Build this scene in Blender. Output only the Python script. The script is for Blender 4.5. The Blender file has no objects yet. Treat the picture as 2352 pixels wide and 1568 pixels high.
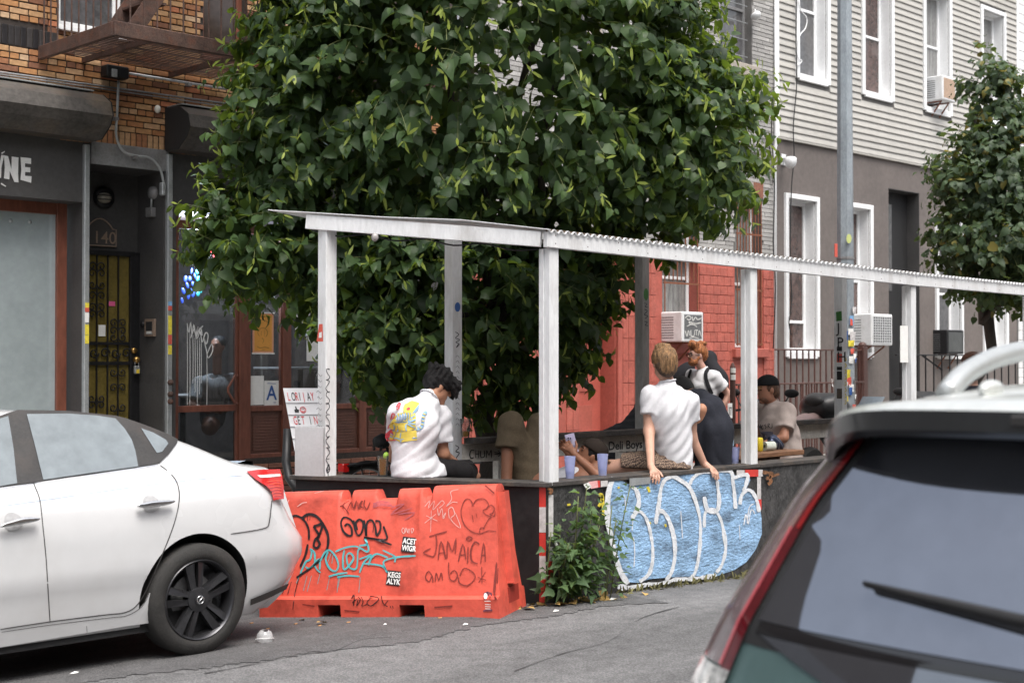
import bpy, bmesh, math, random
import numpy as np
from mathutils import Vector, Matrix, Euler
random.seed(11); rng = np.random.default_rng(11)
sc = bpy.context.scene; COL = sc.collection; R = math.radians
# ---------------------------------------------------------------- camera (street runs along +X, houses stand at +Y)
FP, CX, CY, HZ, EYE = 3215.8, 1176.0, 784.0, 827.0, 1.66
PITCH = math.atan2(HZ - CY, FP); S2 = math.sqrt(.5)
cd = bpy.data.cameras.new('camera'); cam = bpy.data.objects.new('camera', cd); COL.objects.link(cam)
cam.location = (0, 0, EYE); cam.rotation_euler = (R(90) + PITCH, 0, R(-45))
cd.sensor_width = 36; cd.lens = 36 * FP / 2352; cd.clip_start = .1; cd.clip_end = 400
cd.dof.use_dof = True; cd.dof.focus_distance = 10.8; cd.dof.aperture_fstop = 4.0
sc.camera = cam
# ---------------------------------------------------------------- light: bright overcast afternoon
SUN_EL, SUN_AZ = R(64), R(200)         # azimuth measured from +Y towards +X
w = bpy.data.worlds.new('World'); sc.world = w; w.use_nodes = True
nt = w.node_tree; nt.nodes.clear()
sky = nt.nodes.new('ShaderNodeTexSky'); sky.sky_type = 'NISHITA'; sky.sun_disc = False
sky.sun_elevation = SUN_EL; sky.sun_rotation = SUN_AZ; sky.air_density = 1.2; sky.dust_density = 6.0; sky.ozone_density = 1.0
hsv = nt.nodes.new('ShaderNodeHueSaturation'); hsv.inputs['Saturation'].default_value = .38
bg = nt.nodes.new('ShaderNodeBackground'); bg.inputs['Strength'].default_value = .15
wo = nt.nodes.new('ShaderNodeOutputWorld')
nt.links.new(sky.outputs[0], hsv.inputs['Color']); nt.links.new(hsv.outputs[0], bg.inputs[0]); nt.links.new(bg.outputs[0], wo.inputs[0])
sl = bpy.data.lights.new('sun', 'SUN'); sl.energy = 1.2; sl.angle = R(35); sl.color = (1, .96, .9)
so = bpy.data.objects.new('sun', sl); COL.objects.link(so)
sd = Vector((math.sin(SUN_AZ) * math.cos(SUN_EL), math.cos(SUN_AZ) * math.cos(SUN_EL), math.sin(SUN_EL)))
so.rotation_euler = (-sd).to_track_quat('-Z', 'Y').to_euler(); so.location = sd * 60
vs = sc.view_settings; vs.view_transform = 'Standard'; vs.look = 'None'; vs.gamma = 1; vs.use_curve_mapping = False
vs.exposure = .9
# ---------------------------------------------------------------- pixels of the photo (2352 px wide) to world points
CAMP = Vector((0, 0, EYE)); HF = Vector((S2, S2, 0)); RT = Vector((S2, -S2, 0)); ZU = Vector((0, 0, 1))
FWD = HF * math.cos(PITCH) + ZU * math.sin(PITCH); UPV = ZU * math.cos(PITCH) - HF * math.sin(PITCH)
def ray(x, y): return FWD + RT * ((x - CX) / FP) + UPV * ((CY - y) / FP)
def onY(x, y, Y): d = ray(x, y); return CAMP + d * (Y / d.y)
def onX(x, y, X): d = ray(x, y); return CAMP + d * (X / d.x)
def onZ(x, y, Z): d = ray(x, y); return CAMP + d * ((Z - EYE) / d.z)
def atD(x, y, D): d = ray(x, y); return CAMP + d * (D / d.dot(HF))
def FX(x, Y): return onY(x, HZ, Y).x
def FZ(x, y, Y): return onY(x, y, Y).z
def pix(p):
    d = Vector(p) - CAMP; k = d.dot(FWD); return (CX + FP * d.dot(RT) / k, CY - FP * d.dot(UPV) / k)
# ---------------------------------------------------------------- materials
MATS = {}
def lin(c):
    if isinstance(c, str):
        c = [int(c[i:i + 2], 16) / 255 for i in (0, 2, 4)]
        c = [v / 12.92 if v <= .04045 else ((v + .055) / 1.055) ** 2.4 for v in c]
    return (*c[:3], 1)
def mat(name, col=None, rough=.6, metal=0., var=.12, scale=6., bump=0., bscale=40., spec=.5, coat=0., dirt=None, dscale=3., damt=.4, trans=0., alpha=1., emit=None, est=1., stretch=None, rnd=0., ior=1.5):
    """Principled material with two scales of procedural colour variation, optional dirt patches and fine bump."""
    if name in MATS: return MATS[name]
    m = bpy.data.materials.new(name); m.use_nodes = True; n = m.node_tree.nodes; l = m.node_tree.links
    b = n['Principled BSDF']; c = lin(col); b.inputs['Roughness'].default_value = rough; b.inputs['Metallic'].default_value = metal
    b.inputs['Specular IOR Level'].default_value = spec; b.inputs['Coat Weight'].default_value = coat; b.inputs['Coat Roughness'].default_value = .04
    b.inputs['Transmission Weight'].default_value = trans; b.inputs['Alpha'].default_value = alpha; b.inputs['IOR'].default_value = ior
    tc = n.new('ShaderNodeTexCoord'); co = tc.outputs['Object']
    if stretch:
        mp = n.new('ShaderNodeMapping'); mp.inputs['Scale'].default_value = stretch; l.new(co, mp.inputs[0]); co = mp.outputs[0]
    def noise(s, det=4):
        t = n.new('ShaderNodeTexNoise'); t.inputs['Scale'].default_value = s; t.inputs['Detail'].default_value = det; t.inputs['Roughness'].default_value = .6; l.new(co, t.inputs['Vector']); return t
    def mix(a, bb, f, mode='MIX'):
        x = n.new('ShaderNodeMix'); x.data_type = 'RGBA'; x.blend_type = mode; x.clamp_factor = True
        for s, v in ((6, a), (7, bb), (0, f)):
            if isinstance(v, (tuple, float, int)): x.inputs[s].default_value = v
            else: l.new(v, x.inputs[s])
        return x.outputs[2]
    out = None
    if var > 0:
        t1 = noise(scale); t2 = noise(scale * 9, 3)
        ad = n.new('ShaderNodeMath'); ad.operation = 'ADD'; l.new(t1.outputs[0], ad.inputs[0]); l.new(t2.outputs[0], ad.inputs[1])
        mr = n.new('ShaderNodeMapRange'); mr.inputs[1].default_value = .7; mr.inputs[2].default_value = 1.3; mr.inputs[3].default_value = 1 - var * 1.6; mr.inputs[4].default_value = 1 + var * 1.3
        l.new(ad.outputs[0], mr.inputs[0])
        fac = mr.outputs[0]
        if rnd:
            oi = n.new('ShaderNodeObjectInfo'); ge = n.new('ShaderNodeNewGeometry')
            a2 = n.new('ShaderNodeMath'); a2.operation = 'ADD'; l.new(oi.outputs['Random'], a2.inputs[0]); l.new(ge.outputs['Random Per Island'], a2.inputs[1])
            f2 = n.new('ShaderNodeMath'); f2.operation = 'FRACT'; l.new(a2.outputs[0], f2.inputs[0])
            r2 = n.new('ShaderNodeMapRange'); r2.inputs[3].default_value = 1 - rnd; r2.inputs[4].default_value = 1 + rnd; l.new(f2.outputs[0], r2.inputs[0])
            mu = n.new('ShaderNodeMath'); mu.operation = 'MULTIPLY'; l.new(fac, mu.inputs[0]); l.new(r2.outputs[0], mu.inputs[1]); fac = mu.outputs[0]
        vm = n.new('ShaderNodeVectorMath'); vm.operation = 'SCALE'; vm.inputs[0].default_value = c[:3]; l.new(fac, vm.inputs['Scale']); out = vm.outputs[0]
        rr = n.new('ShaderNodeMapRange'); rr.inputs[3].default_value = max(0, rough - .12 * min(1, rough * 2)); rr.inputs[4].default_value = min(1, rough + .12 * min(1, rough * 2)); l.new(t1.outputs[0], rr.inputs[0]); l.new(rr.outputs[0], b.inputs['Roughness'])
    if dirt:
        t3 = noise(dscale, 8); cr = n.new('ShaderNodeMapRange'); cr.inputs[1].default_value = .5; cr.inputs[2].default_value = .72; cr.inputs[4].default_value = damt; l.new(t3.outputs[0], cr.inputs[0])
        out = mix(out if out else c, lin(dirt), cr.outputs[0])
    if out: l.new(out, b.inputs['Base Color'])
    else: b.inputs['Base Color'].default_value = c
    if bump:
        t4 = noise(bscale, 5); bp = n.new('ShaderNodeBump'); bp.inputs['Strength'].default_value = min(1, bump); bp.inputs['Distance'].default_value = .01 * max(1, bump); l.new(t4.outputs[0], bp.inputs['Height']); l.new(bp.outputs[0], b.inputs['Normal'])
    if emit: b.inputs['Emission Color'].default_value = lin(emit); b.inputs['Emission Strength'].default_value = est
    MATS[name] = m; return m
def glassmat(name, tint='ffffff', rough=.0, ior=1.45, refl=1., film=0., filmcol='c8d0d2'):
    """thin window glass: see-through, with Fresnel reflection and an optional pale film of dust"""
    if name in MATS: return MATS[name]
    m = bpy.data.materials.new(name); m.use_nodes = True; n = m.node_tree.nodes; l = m.node_tree.links; n.clear()
    o = n.new('ShaderNodeOutputMaterial'); tr = n.new('ShaderNodeBsdfTransparent'); tr.inputs[0].default_value = lin(tint)
    gl = n.new('ShaderNodeBsdfGlossy'); gl.inputs['Roughness'].default_value = rough
    fr = n.new('ShaderNodeFresnel'); fr.inputs[0].default_value = ior
    mu = n.new('ShaderNodeMath'); mu.operation = 'MULTIPLY'; mu.use_clamp = True; mu.inputs[1].default_value = refl; l.new(fr.outputs[0], mu.inputs[0])
    mx = n.new('ShaderNodeMixShader'); l.new(mu.outputs[0], mx.inputs[0])
    src = tr.outputs[0]
    if film:
        df = n.new('ShaderNodeBsdfDiffuse'); df.inputs[0].default_value = lin(filmcol); m2 = n.new('ShaderNodeMixShader'); m2.inputs[0].default_value = film
        l.new(tr.outputs[0], m2.inputs[1]); l.new(df.outputs[0], m2.inputs[2]); src = m2.outputs[0]
    l.new(src, mx.inputs[1]); l.new(gl.outputs[0], mx.inputs[2]); l.new(mx.outputs[0], o.inputs[0])
    MATS[name] = m; return m
# ---------------------------------------------------------------- meshes
class MB:
    def __init__(s): s.v = []; s.f = []; s.mi = []; s.cur = 0
    def add(s, vs, fs):
        k = len(s.v); s.v.extend([tuple(p) for p in vs]); s.f.extend([tuple(i + k for i in f) for f in fs]); s.mi.extend([s.cur] * len(fs)); return s
    def use(s, i): s.cur = i; return s
    def box(s, a, b, bev=0., T=None):
        lo = [min(a[i], b[i]) for i in range(3)]; hi = [max(a[i], b[i]) for i in range(3)]
        c = Vector([(lo[i] + hi[i]) / 2 for i in range(3)]); h = [(hi[i] - lo[i]) / 2 for i in range(3)]
        return s.obox(c, h, None, bev, T)
    def obox(s, c, h, Rm=None, bev=0., T=None):
        c = Vector(c); bev = min(bev, min(h) * .45); vs = []; fs = []
        tr = lambda p: (T @ (c + (Rm @ Vector(p) if Rm else Vector(p)))) if T else c + (Rm @ Vector(p) if Rm else Vector(p))
        if bev <= 0:
            vs = [tr((x * h[0], y * h[1], z * h[2])) for x in (-1, 1) for y in (-1, 1) for z in (-1, 1)]
            fs = [(0, 1, 3, 2), (4, 6, 7, 5), (0, 4, 5, 1), (2, 3, 7, 6), (0, 2, 6, 4), (1, 5, 7, 3)]
        else:
            idx = {}
            for x in (-1, 1):
                for y in (-1, 1):
                    for z in (-1, 1):
                        for ax in range(3):
                            q = [x * (h[0] - bev), y * (h[1] - bev), z * (h[2] - bev)]; sg = (x, y, z); q[ax] = sg[ax] * h[ax]
                            idx[(x, y, z, ax)] = len(vs); vs.append(tr(q))
            for ax in range(3):
                u, v = [a for a in range(3) if a != ax]
                for sg in (-1, 1):
                    def K(a, b):
                        k = [0, 0, 0]; k[ax] = sg; k[u] = a; k[v] = b; return idx[(*k, ax)]
                    q = [K(-1, -1), K(1, -1), K(1, 1), K(-1, 1)]; fs.append(tuple(q if (sg > 0) == (ax != 1) else q[::-1]))
                for a in (-1, 1):
                    for b in (-1, 1):
                        def E(t, w_):
                            k = [0, 0, 0]; k[ax] = t; k[u] = a; k[v] = b; return idx[(*k, w_)]
                        fs.append((E(-1, u), E(1, u), E(1, v), E(-1, v)))
            for x in (-1, 1):
                for y in (-1, 1):
                    for z in (-1, 1): fs.append(tuple(idx[(x, y, z, a)] for a in range(3)))
        return s.add(vs, fs)
    def bar(s, p, q, wd, ht, up=(0, 0, 1), bev=0.):
        p = Vector(p); q = Vector(q); d = (q - p); L = d.length; d.normalize(); up = Vector(up); sd_ = d.cross(up)
        if sd_.length < 1e-4: sd_ = d.cross(Vector((1, 0, 0)))
        sd_.normalize(); u2 = sd_.cross(d); Rm = Matrix((d, sd_, u2)).transposed()
        return s.obox((p + q) / 2, (L / 2, wd / 2, ht / 2), Rm, bev)
    def tube(s, pts, r, n=8, cap=True, closed=False):
        pts = [Vector(p) for p in pts]; k = len(pts); rs = r if isinstance(r, (list, tuple)) else [r] * k
        rows = []; prev = None
        for i, p in enumerate(pts):
            a = pts[i - 1] if (i > 0 or closed) else p; b = pts[(i + 1) % k] if (i < k - 1 or closed) else p
            d = (b - a); d = d.normalized() if d.length > 1e-9 else Vector((0, 0, 1))
            if prev is None:
                x = d.orthogonal().normalized()
            else:
                x = prev - d * prev.dot(d); x = x.normalized() if x.length > 1e-6 else d.orthogonal().normalized()
            prev = x; y = d.cross(x)
            rows.append([p + (x * math.cos(2 * math.pi * j / n) + y * math.sin(2 * math.pi * j / n)) * rs[i] for j in range(n)])
        vs = [p for rw in rows for p in rw]; fs = []
        for i in range(k if closed else k - 1):
            for j in range(n):
                a = i * n + j; b = i * n + (j + 1) % n; c2 = ((i + 1) % k) * n; fs.append((a, b, c2 + (j + 1) % n, c2 + j))
        if cap and not closed: fs.append(tuple(range(n))[::-1]); fs.append(tuple((k - 1) * n + j for j in range(n)))
        return s.add(vs, fs)
    def lathe(s, prof, n=20, o=(0, 0, 0), ax=(0, 0, 1), a0=0., a1=2 * math.pi):
        o = Vector(o); ax = Vector(ax).normalized(); x = ax.orthogonal().normalized(); y = ax.cross(x); full = abs(a1 - a0 - 2 * math.pi) < 1e-6
        m = n if full else n + 1; vs = []
        for r, z in prof:
            for j in range(m):
                t = a0 + (a1 - a0) * j / n; vs.append(o + ax * z + (x * math.cos(t) + y * math.sin(t)) * r)
        fs = []
        for i in range(len(prof) - 1):
            for j in range(n):
                a = i * m + j; b = i * m + (j + 1) % m; fs.append((a, b, b + m, a + m))
        return s.add(vs, fs)
    def prism(s, poly, o, u, v, w_, d):
        """polygon (a, b) in the frame o + a u + b v, thickened by d along w_"""
        o = Vector(o); u = Vector(u); v = Vector(v); w_ = Vector(w_).normalized() * d; n = len(poly)
        vs = [o + u * a + v * b for a, b in poly]; vs += [p + w_ for p in vs]
        fs = [tuple(range(n)), tuple(range(2 * n - 1, n - 1, -1))] + [(i, i + n, (i + 1) % n + n, (i + 1) % n) for i in range(n)]
        return s.add(vs, fs)
    def ell(s, c, r, Rm=None, nu=14, nv=9):
        c = Vector(c); vs = []; fs = []
        for i in range(nv + 1):
            t = math.pi * i / nv
            for j in range(nu):
                a = 2 * math.pi * j / nu; p = Vector((r[0] * math.sin(t) * math.cos(a), r[1] * math.sin(t) * math.sin(a), r[2] * math.cos(t)))
                vs.append(c + (Rm @ p if Rm else p))
        for i in range(nv):
            for j in range(nu):
                a = i * nu + j; b = i * nu + (j + 1) % nu; fs.append((a, b, b + nu, a + nu))
        return s.add(vs, fs)
    def grid(s, P):
        """P: rows x cols of points"""
        r = len(P); c = len(P[0]); return s.add([p for rw in P for p in rw], [(i * c + j, i * c + j + 1, (i + 1) * c + j + 1, (i + 1) * c + j) for i in range(r - 1) for j in range(c - 1)])
    def build(s, name, m, parent=None, smooth=False, fix=True, **tags):
        me = bpy.data.meshes.new(name); me.from_pydata(s.v, [], s.f)
        ms = m if isinstance(m, (list, tuple)) else [m]
        for x in ms: me.materials.append(x)
        if len(ms) > 1: me.polygons.foreach_set('material_index', s.mi)
        if fix and len(s.f) < 60000:
            bm = bmesh.new(); bm.from_mesh(me); bmesh.ops.remove_doubles(bm, verts=bm.verts, dist=1e-5) if smooth else None
            bmesh.ops.recalc_face_normals(bm, faces=bm.faces); bm.to_mesh(me); bm.free()
        if smooth: me.polygons.foreach_set('use_smooth', [True] * len(me.polygons))
        me.update(); return link(name, me, parent, smooth_angle=smooth if isinstance(smooth, (int, float)) and not isinstance(smooth, bool) else None, **tags)
def link(name, me, parent=None, loc=None, smooth_angle=None, **tags):
    o = bpy.data.objects.new(name, me); COL.objects.link(o)
    if smooth_angle and me: me.set_sharp_from_angle(angle=R(smooth_angle))
    if loc is not None: o.location = loc
    if parent is not None:
        o.parent = parent; o.matrix_parent_inverse = WINV(parent)
    tag(o, **tags); return o
def WINV(o):
    m = Matrix.LocRotScale(o.location, o.rotation_euler, o.scale)
    if o.parent is not None: m = Matrix.LocRotScale(o.parent.location, o.parent.rotation_euler, o.parent.scale) @ o.matrix_parent_inverse @ m
    return m.inverted()
def tag(o, label=None, cat=None, group=None, kind=None):
    if label: o['label'] = label
    if cat: o['category'] = cat
    if group: o['group'] = group
    if kind: o['kind'] = kind
    return o
def thing(name, label, cat, loc=(0, 0, 0), group=None, kind=None):
    o = bpy.data.objects.new(name, None); COL.objects.link(o); o.location = loc; o.empty_display_size = .1
    return tag(o, label, cat, group, kind)
def copy_tree(o, parent=None):
    c = o.copy(); COL.objects.link(c); c.parent = parent
    for ch in list(o.children): copy_tree(ch, c)
    return c
def part(name, m, parent, fn, smooth=False, **t):
    b = MB(); fn(b); return b.build(name, m, parent, smooth, **t)
def pbox(name, m, parent, a, b, bev=.004, **t): return MB().box(a, b, bev).build(name, m, parent, **t)
FONT_CACHE = {}
def text(s, m, parent, o, u, v, size, name='lettering', bold=0., depth=.002, xs=1., shear=0., align='LEFT', sp=1.):
    """flat lettering: o = baseline start, u/v = right/up unit vectors"""
    cu = bpy.data.curves.new('t', 'FONT'); cu.body = s; cu.size = 1; cu.offset = bold; cu.shear = shear; cu.align_x = align; cu.space_character = sp; cu.extrude = 0; cu.resolution_u = 3
    ob = bpy.data.objects.new('t', cu); COL.objects.link(ob); dg = bpy.context.evaluated_depsgraph_get(); me = bpy.data.meshes.new_from_object(ob.evaluated_get(dg))
    bpy.data.objects.remove(ob); o = Vector(o); u = Vector(u).normalized(); v = Vector(v).normalized(); w_ = u.cross(v)
    for p in me.vertices: a, b = p.co.x * size * xs, p.co.y * size; p.co = o + u * a + v * b + w_ * depth
    me.materials.clear(); me.materials.append(m); me.name = name
    return link(name, me, parent)
def smooth_path(pts, k=4, closed=False):
    P = [np.array(p, float) for p in pts]; n = len(P); out = []
    if n < 3 or k < 2: return P
    for i in range(n if closed else n - 1):
        a, b, c, d = P[(i - 1) % n if closed else max(i - 1, 0)], P[i], P[(i + 1) % n], P[(i + 2) % n if closed else min(i + 2, n - 1)]
        for j in range(k):
            t = j / k; out.append(.5 * (2 * b + (c - a) * t + (2 * a - 5 * b + 4 * c - d) * t * t + (3 * b - a - 3 * c + d) * t ** 3))
    if not closed: out.append(P[-1])
    return out
def strokes(name, m, parent, lines, width, mp, k=4, jit=.12, smooth=True):
    """painted strokes: polylines (a, b) on a surface; mp(a, b, lift) gives the 3-D point"""
    if name in ('paint_drip', 'yellow_patch', 'rotten_edge') and len(lines) > 1:
        return [strokes(name, m, parent, [q], width, mp, k, jit, smooth) for q in lines]
    b = MB(); r_ = random.Random(sum(map(ord, name)) + len(lines))
    for li, ln in enumerate(lines):
        P = smooth_path(ln, k) if smooth else [np.array(p, float) for p in ln]; L = []; Rr = []; wob = 1.; lift = .0015 + .0006 * (li % 5)
        for i, p in enumerate(P):
            d = P[min(i + 1, len(P) - 1)] - P[max(i - 1, 0)]; q = np.hypot(*d) or 1; nn = np.array((-d[1], d[0])) / q
            wob += (1 - wob) * .3 + r_.uniform(-jit, jit); hw = width / 2 * wob * (.75 if i in (0, len(P) - 1) else 1)
            L.append(mp(*(p + nn * hw), lift)); Rr.append(mp(*(p - nn * hw), lift))
        b.add(L + Rr, [(i, i + 1, len(P) + i + 1, len(P) + i) for i in range(len(P) - 1)])
    return b.build(name, m, parent, fix=False)
def frame(o, u, v):
    o = Vector(o); u = Vector(u).normalized(); v = Vector(v).normalized(); n = u.cross(v)
    return lambda a, b, lift=0.: o + u * a + v * b + n * lift
def wall(b, X0, X1, Z0, Z1, Y, holes, dep):
    """street-facing wall sheet with openings (x0, x1, z0, z1) and their reveals"""
    xs = sorted({X0, X1, *[h for q in holes for h in q[:2] if X0 < h < X1]}); zs = sorted({Z0, Z1, *[h for q in holes for h in q[2:4] if Z0 < h < Z1]})
    for i in range(len(xs) - 1):
        for j in range(len(zs) - 1):
            cx, cz = (xs[i] + xs[i + 1]) / 2, (zs[j] + zs[j + 1]) / 2
            if any(q[0] < cx < q[1] and q[2] < cz < q[3] for q in holes): continue
            b.add([(xs[i], Y, zs[j]), (xs[i + 1], Y, zs[j]), (xs[i + 1], Y, zs[j + 1]), (xs[i], Y, zs[j + 1])], [(0, 1, 2, 3)])
    for x0, x1, z0, z1 in [q[:4] for q in holes]:
        q = [(x0, z0), (x1, z0), (x1, z1), (x0, z1)]
        for i in range(4):
            a, c = q[i], q[(i + 1) % 4]; b.add([(a[0], Y, a[1]), (c[0], Y, c[1]), (c[0], Y + dep, c[1]), (a[0], Y + dep, a[1])], [(0, 1, 2, 3)])
    return b
# ================================================================ ground: crowned road, kerb, pavement
FY, KERB = 13.5, 9.15                     # house line, kerb line
def gz(y):                                # road surface falls towards the far gutter
    return 0. if y < 6.6 else -.07 * (y - 6.6)
def rz(x, y): return gz(y) - .03 * min(max(0, x - 7.2), 20)       # and gently away past the dining shed
GUT = gz(KERB)
def walk_z(y): return GUT + .15 + .02 * (y - KERB)
def asphalt(name, col, lo, hi):
    m = bpy.data.materials.new(name); m.use_nodes = True; n = m.node_tree.nodes; l = m.node_tree.links; b = n['Principled BSDF']
    tc = n.new('ShaderNodeTexCoord')
    def noi(s, d, vec=None):
        t = n.new('ShaderNodeTexNoise'); t.inputs['Scale'].default_value = s; t.inputs['Detail'].default_value = d; l.new(vec or tc.outputs['Object'], t.inputs['Vector']); return t.outputs[0]
    def mr(x, a, c, d, e):
        r = n.new('ShaderNodeMapRange'); l.new(x, r.inputs[0])
        for i, q in enumerate((a, c, d, e)): r.inputs[i + 1].default_value = q
        return r.outputs[0]
    def mul(a, c):
        x = n.new('ShaderNodeMath'); x.operation = 'MULTIPLY'; l.new(a, x.inputs[0]); l.new(c, x.inputs[1]); return x.outputs[0]
    mp = n.new('ShaderNodeMapping'); mp.inputs['Scale'].default_value = (.25, 1.6, 1); l.new(tc.outputs['Object'], mp.inputs[0])
    big = mr(noi(.9, 6, mp.outputs[0]), .35, .65, .72, 1.15); med = mr(noi(9, 5), .3, .7, .8, 1.15); st = mr(noi(150, 2), .3, .7, lo, hi)
    v = n.new('ShaderNodeTexVoronoi'); v.inputs['Scale'].default_value = 85; l.new(tc.outputs['Object'], v.inputs['Vector'])
    peb = mr(v.outputs['Distance'], .0, .7, 1.35, .62)
    sx = n.new('ShaderNodeSeparateXYZ'); l.new(tc.outputs['Object'], sx.inputs[0])
    sp = n.new('ShaderNodeVectorMath'); sp.operation = 'SCALE'; sp.inputs[0].default_value = lin(col)[:3]; l.new(mul(mul(mul(big, med), st), peb), sp.inputs['Scale']); l.new(sp.outputs[0], b.inputs['Base Color'])
    b.inputs['Roughness'].default_value = .85; bp = n.new('ShaderNodeBump'); bp.inputs['Strength'].default_value = .7; bp.inputs['Distance'].default_value = .006
    l.new(v.outputs['Distance'], bp.inputs['Height']); l.new(bp.outputs[0], b.inputs['Normal']); return m
M_road = asphalt('road_asphalt', (.175, .173, .175), .75, 1.25); M_patch = asphalt('patch_asphalt', (.118, .116, .118), .72, 1.3)
M_walk = mat('pavement_concrete', (.3, .29, .27), .85, var=.15, scale=2, bump=.4, bscale=90, dirt='4a4540', dscale=1.5)
M_kerb = mat('kerb_stone', (.26, .25, .24), .8, var=.2, scale=4, bump=.5, bscale=50, dirt='3a3733')
b = MB(); ys = [-60, -8, -3.2, 0, 3, 6.6, 6.61, 7.4, 8.2, KERB + .02]
b.grid([[(x, y, rz(x, y)) for y in ys] for x in (-70, 0, 7.2, 12, 27.2, 130)]); b.build('road', M_road, kind='structure')
# smoother dark strip of asphalt along the parking lane: ragged edge
b = MB(); r_ = random.Random(3); bot = []; x = 1.5
while x < 7.6:
    e = 6.42 + .07 * math.sin(x * 2.1) + .04 * math.sin(x * 5.3 + 1) + r_.uniform(-.035, .035) - .12 * (x - 5); bot.append((x, e)); x += .035
bot += [(7.6 + .02 * k, 6.1 + .12 * k) for k in range(5)]
def patch_row(f): return [(x, f(y), rz(x, f(y)) + .004) for x, y in bot]
b.grid([patch_row(lambda y: y), patch_row(lambda y: max(6.6, y + .001)), patch_row(lambda y: max(7.6, y + .002)), patch_row(lambda y: 9.05)]); b.build('asphalt_patch', M_patch, kind='structure')
M_crack = mat('road_crack', (.05, .049, .05), .9, var=.3, scale=20); M_stain = mat('road_stain', (.1, .098, .1), .8, var=.3, scale=9)
def rp_(a, c, l=0):
    p = onZ(a, c, 0.)
    for _ in range(3): p = onZ(a, c, rz(p.x, p.y) + .003 + l)
    return p
for ln in ([(470, 1545), (560, 1528), (640, 1512), (700, 1500), (770, 1492), (830, 1468), (900, 1462)], [(1180, 1540), (1290, 1500), (1400, 1470), (1470, 1420), (1560, 1392)]): strokes('road_crack', M_crack, None, [ln], 1.4, rp_, 6, .5)
for o_ in [o for o in COL.objects if o.name.startswith('road_crack')]: tag(o_, kind='structure')
# kerb stones and pavement flags
ks = thing('kerb', None, None, (0, KERB, 0), kind='structure')
km = MB().box((0, KERB, GUT - .2), (2.38, KERB + .15, GUT + .148), .02); k0 = km.build('kerb_stone', M_kerb, ks)
for i in range(-4, 16):
    o = k0 if i == -4 else k0.copy()
    if i > -4: COL.objects.link(o)
    o.location.x = i * 2.4 + 1.0
pv = thing('pavement', None, None, (0, 10, 0), kind='structure')
base = MB(); base.add([(-30, KERB + .14, GUT), (60, KERB + .14, GUT), (60, 30, GUT), (-30, 30, GUT)], [(0, 1, 2, 3)]); base.build('pavement_bed', M_kerb, pv)
fl = MB(); fl.add([(0, 0, 0)], []); q = .72; fm = None
for i in range(0, 28):
    for j in range(3):
        y0 = KERB + .155 + j * 1.4; y1 = y0 + 1.392
        if fm is None:
            b = MB(); b.add([(0, 0, -.04), (1.39, 0, -.04), (1.39, 1.39, -.02), (0, 1.39, -.02), (0, 0, .0), (1.39, 0, .0), (1.39, 1.39, .028), (0, 1.39, .028)], [(4, 5, 6, 7), (0, 1, 5, 4), (3, 2, 6, 7), (0, 3, 7, 4), (1, 2, 6, 5)])
            fo = b.build('paving_flag', M_walk, pv); fm = fo.data
        else: fo = bpy.data.objects.new('paving_flag', fm); COL.objects.link(fo); fo.parent = pv; fo.matrix_parent_inverse = WINV(pv)
        fo.location = (3 + i * 1.4, y0, walk_z(y0) - .001 * (i % 3))
# ================================================================ brick house with two shopfronts
M_char = mat('charcoal_paint', (.06, .058, .058), .55, var=.14, scale=3, bump=.25, bscale=70, dirt='55504c', dscale=2.2, damt=.25)
M_steel = mat('grey_steel', (.24, .24, .245), .5, .3, var=.15, scale=5, dirt='5a4a3c', dscale=6, damt=.3)
M_gal = mat('galvanised', (.42, .44, .45), .42, .55, var=.12, scale=9)
M_gate = mat('gate_housing', (.075, .068, .062), .5, .2, var=.3, scale=3, dirt='8a7458', dscale=2.2, damt=.3, bump=.15)
M_brown = mat('brown_wood', (.17, .058, .036), .45, var=.22, scale=3, stretch=(1, 1, .25), bump=.15, bscale=60)
M_panel = mat('brown_panel', (.125, .052, .036), .5, var=.15, scale=5)
M_mort = mat('dark_mortar', (.045, .035, .03), .9, var=.3, scale=14, bump=.5)
M_white = mat('white_vinyl', (.78, .79, .8), .4, var=.05, scale=4)
M_rust = mat('rusty_iron', (.08, .046, .036), .7, .1, var=.35, scale=10, bump=.6, bscale=60, dirt='6b3a22', dscale=9, damt=.5)
M_blackiron = mat('black_iron', (.018, .018, .02), .45, .3, var=.3, scale=20)
M_black = mat('matt_black', (.014, .014, .015), .7, var=.25, scale=8)
M_paper = mat('paper', (.78, .78, .76), .8, var=.05, scale=10)
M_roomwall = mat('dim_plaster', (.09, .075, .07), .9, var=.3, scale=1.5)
M_glass = glassmat('shop_glass', 'dfe5e2', 0, 1.5, 1.3, .03)
M_frost = mat('frosted_pane', (.42, .48, .5), .05, .3, var=.07, scale=1.2, spec=.6, dirt='9aa6a8', dscale=1.3, damt=.3)
M_interior = mat('dark_interior', (.03, .028, .028), .8, var=.4, scale=2)
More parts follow.
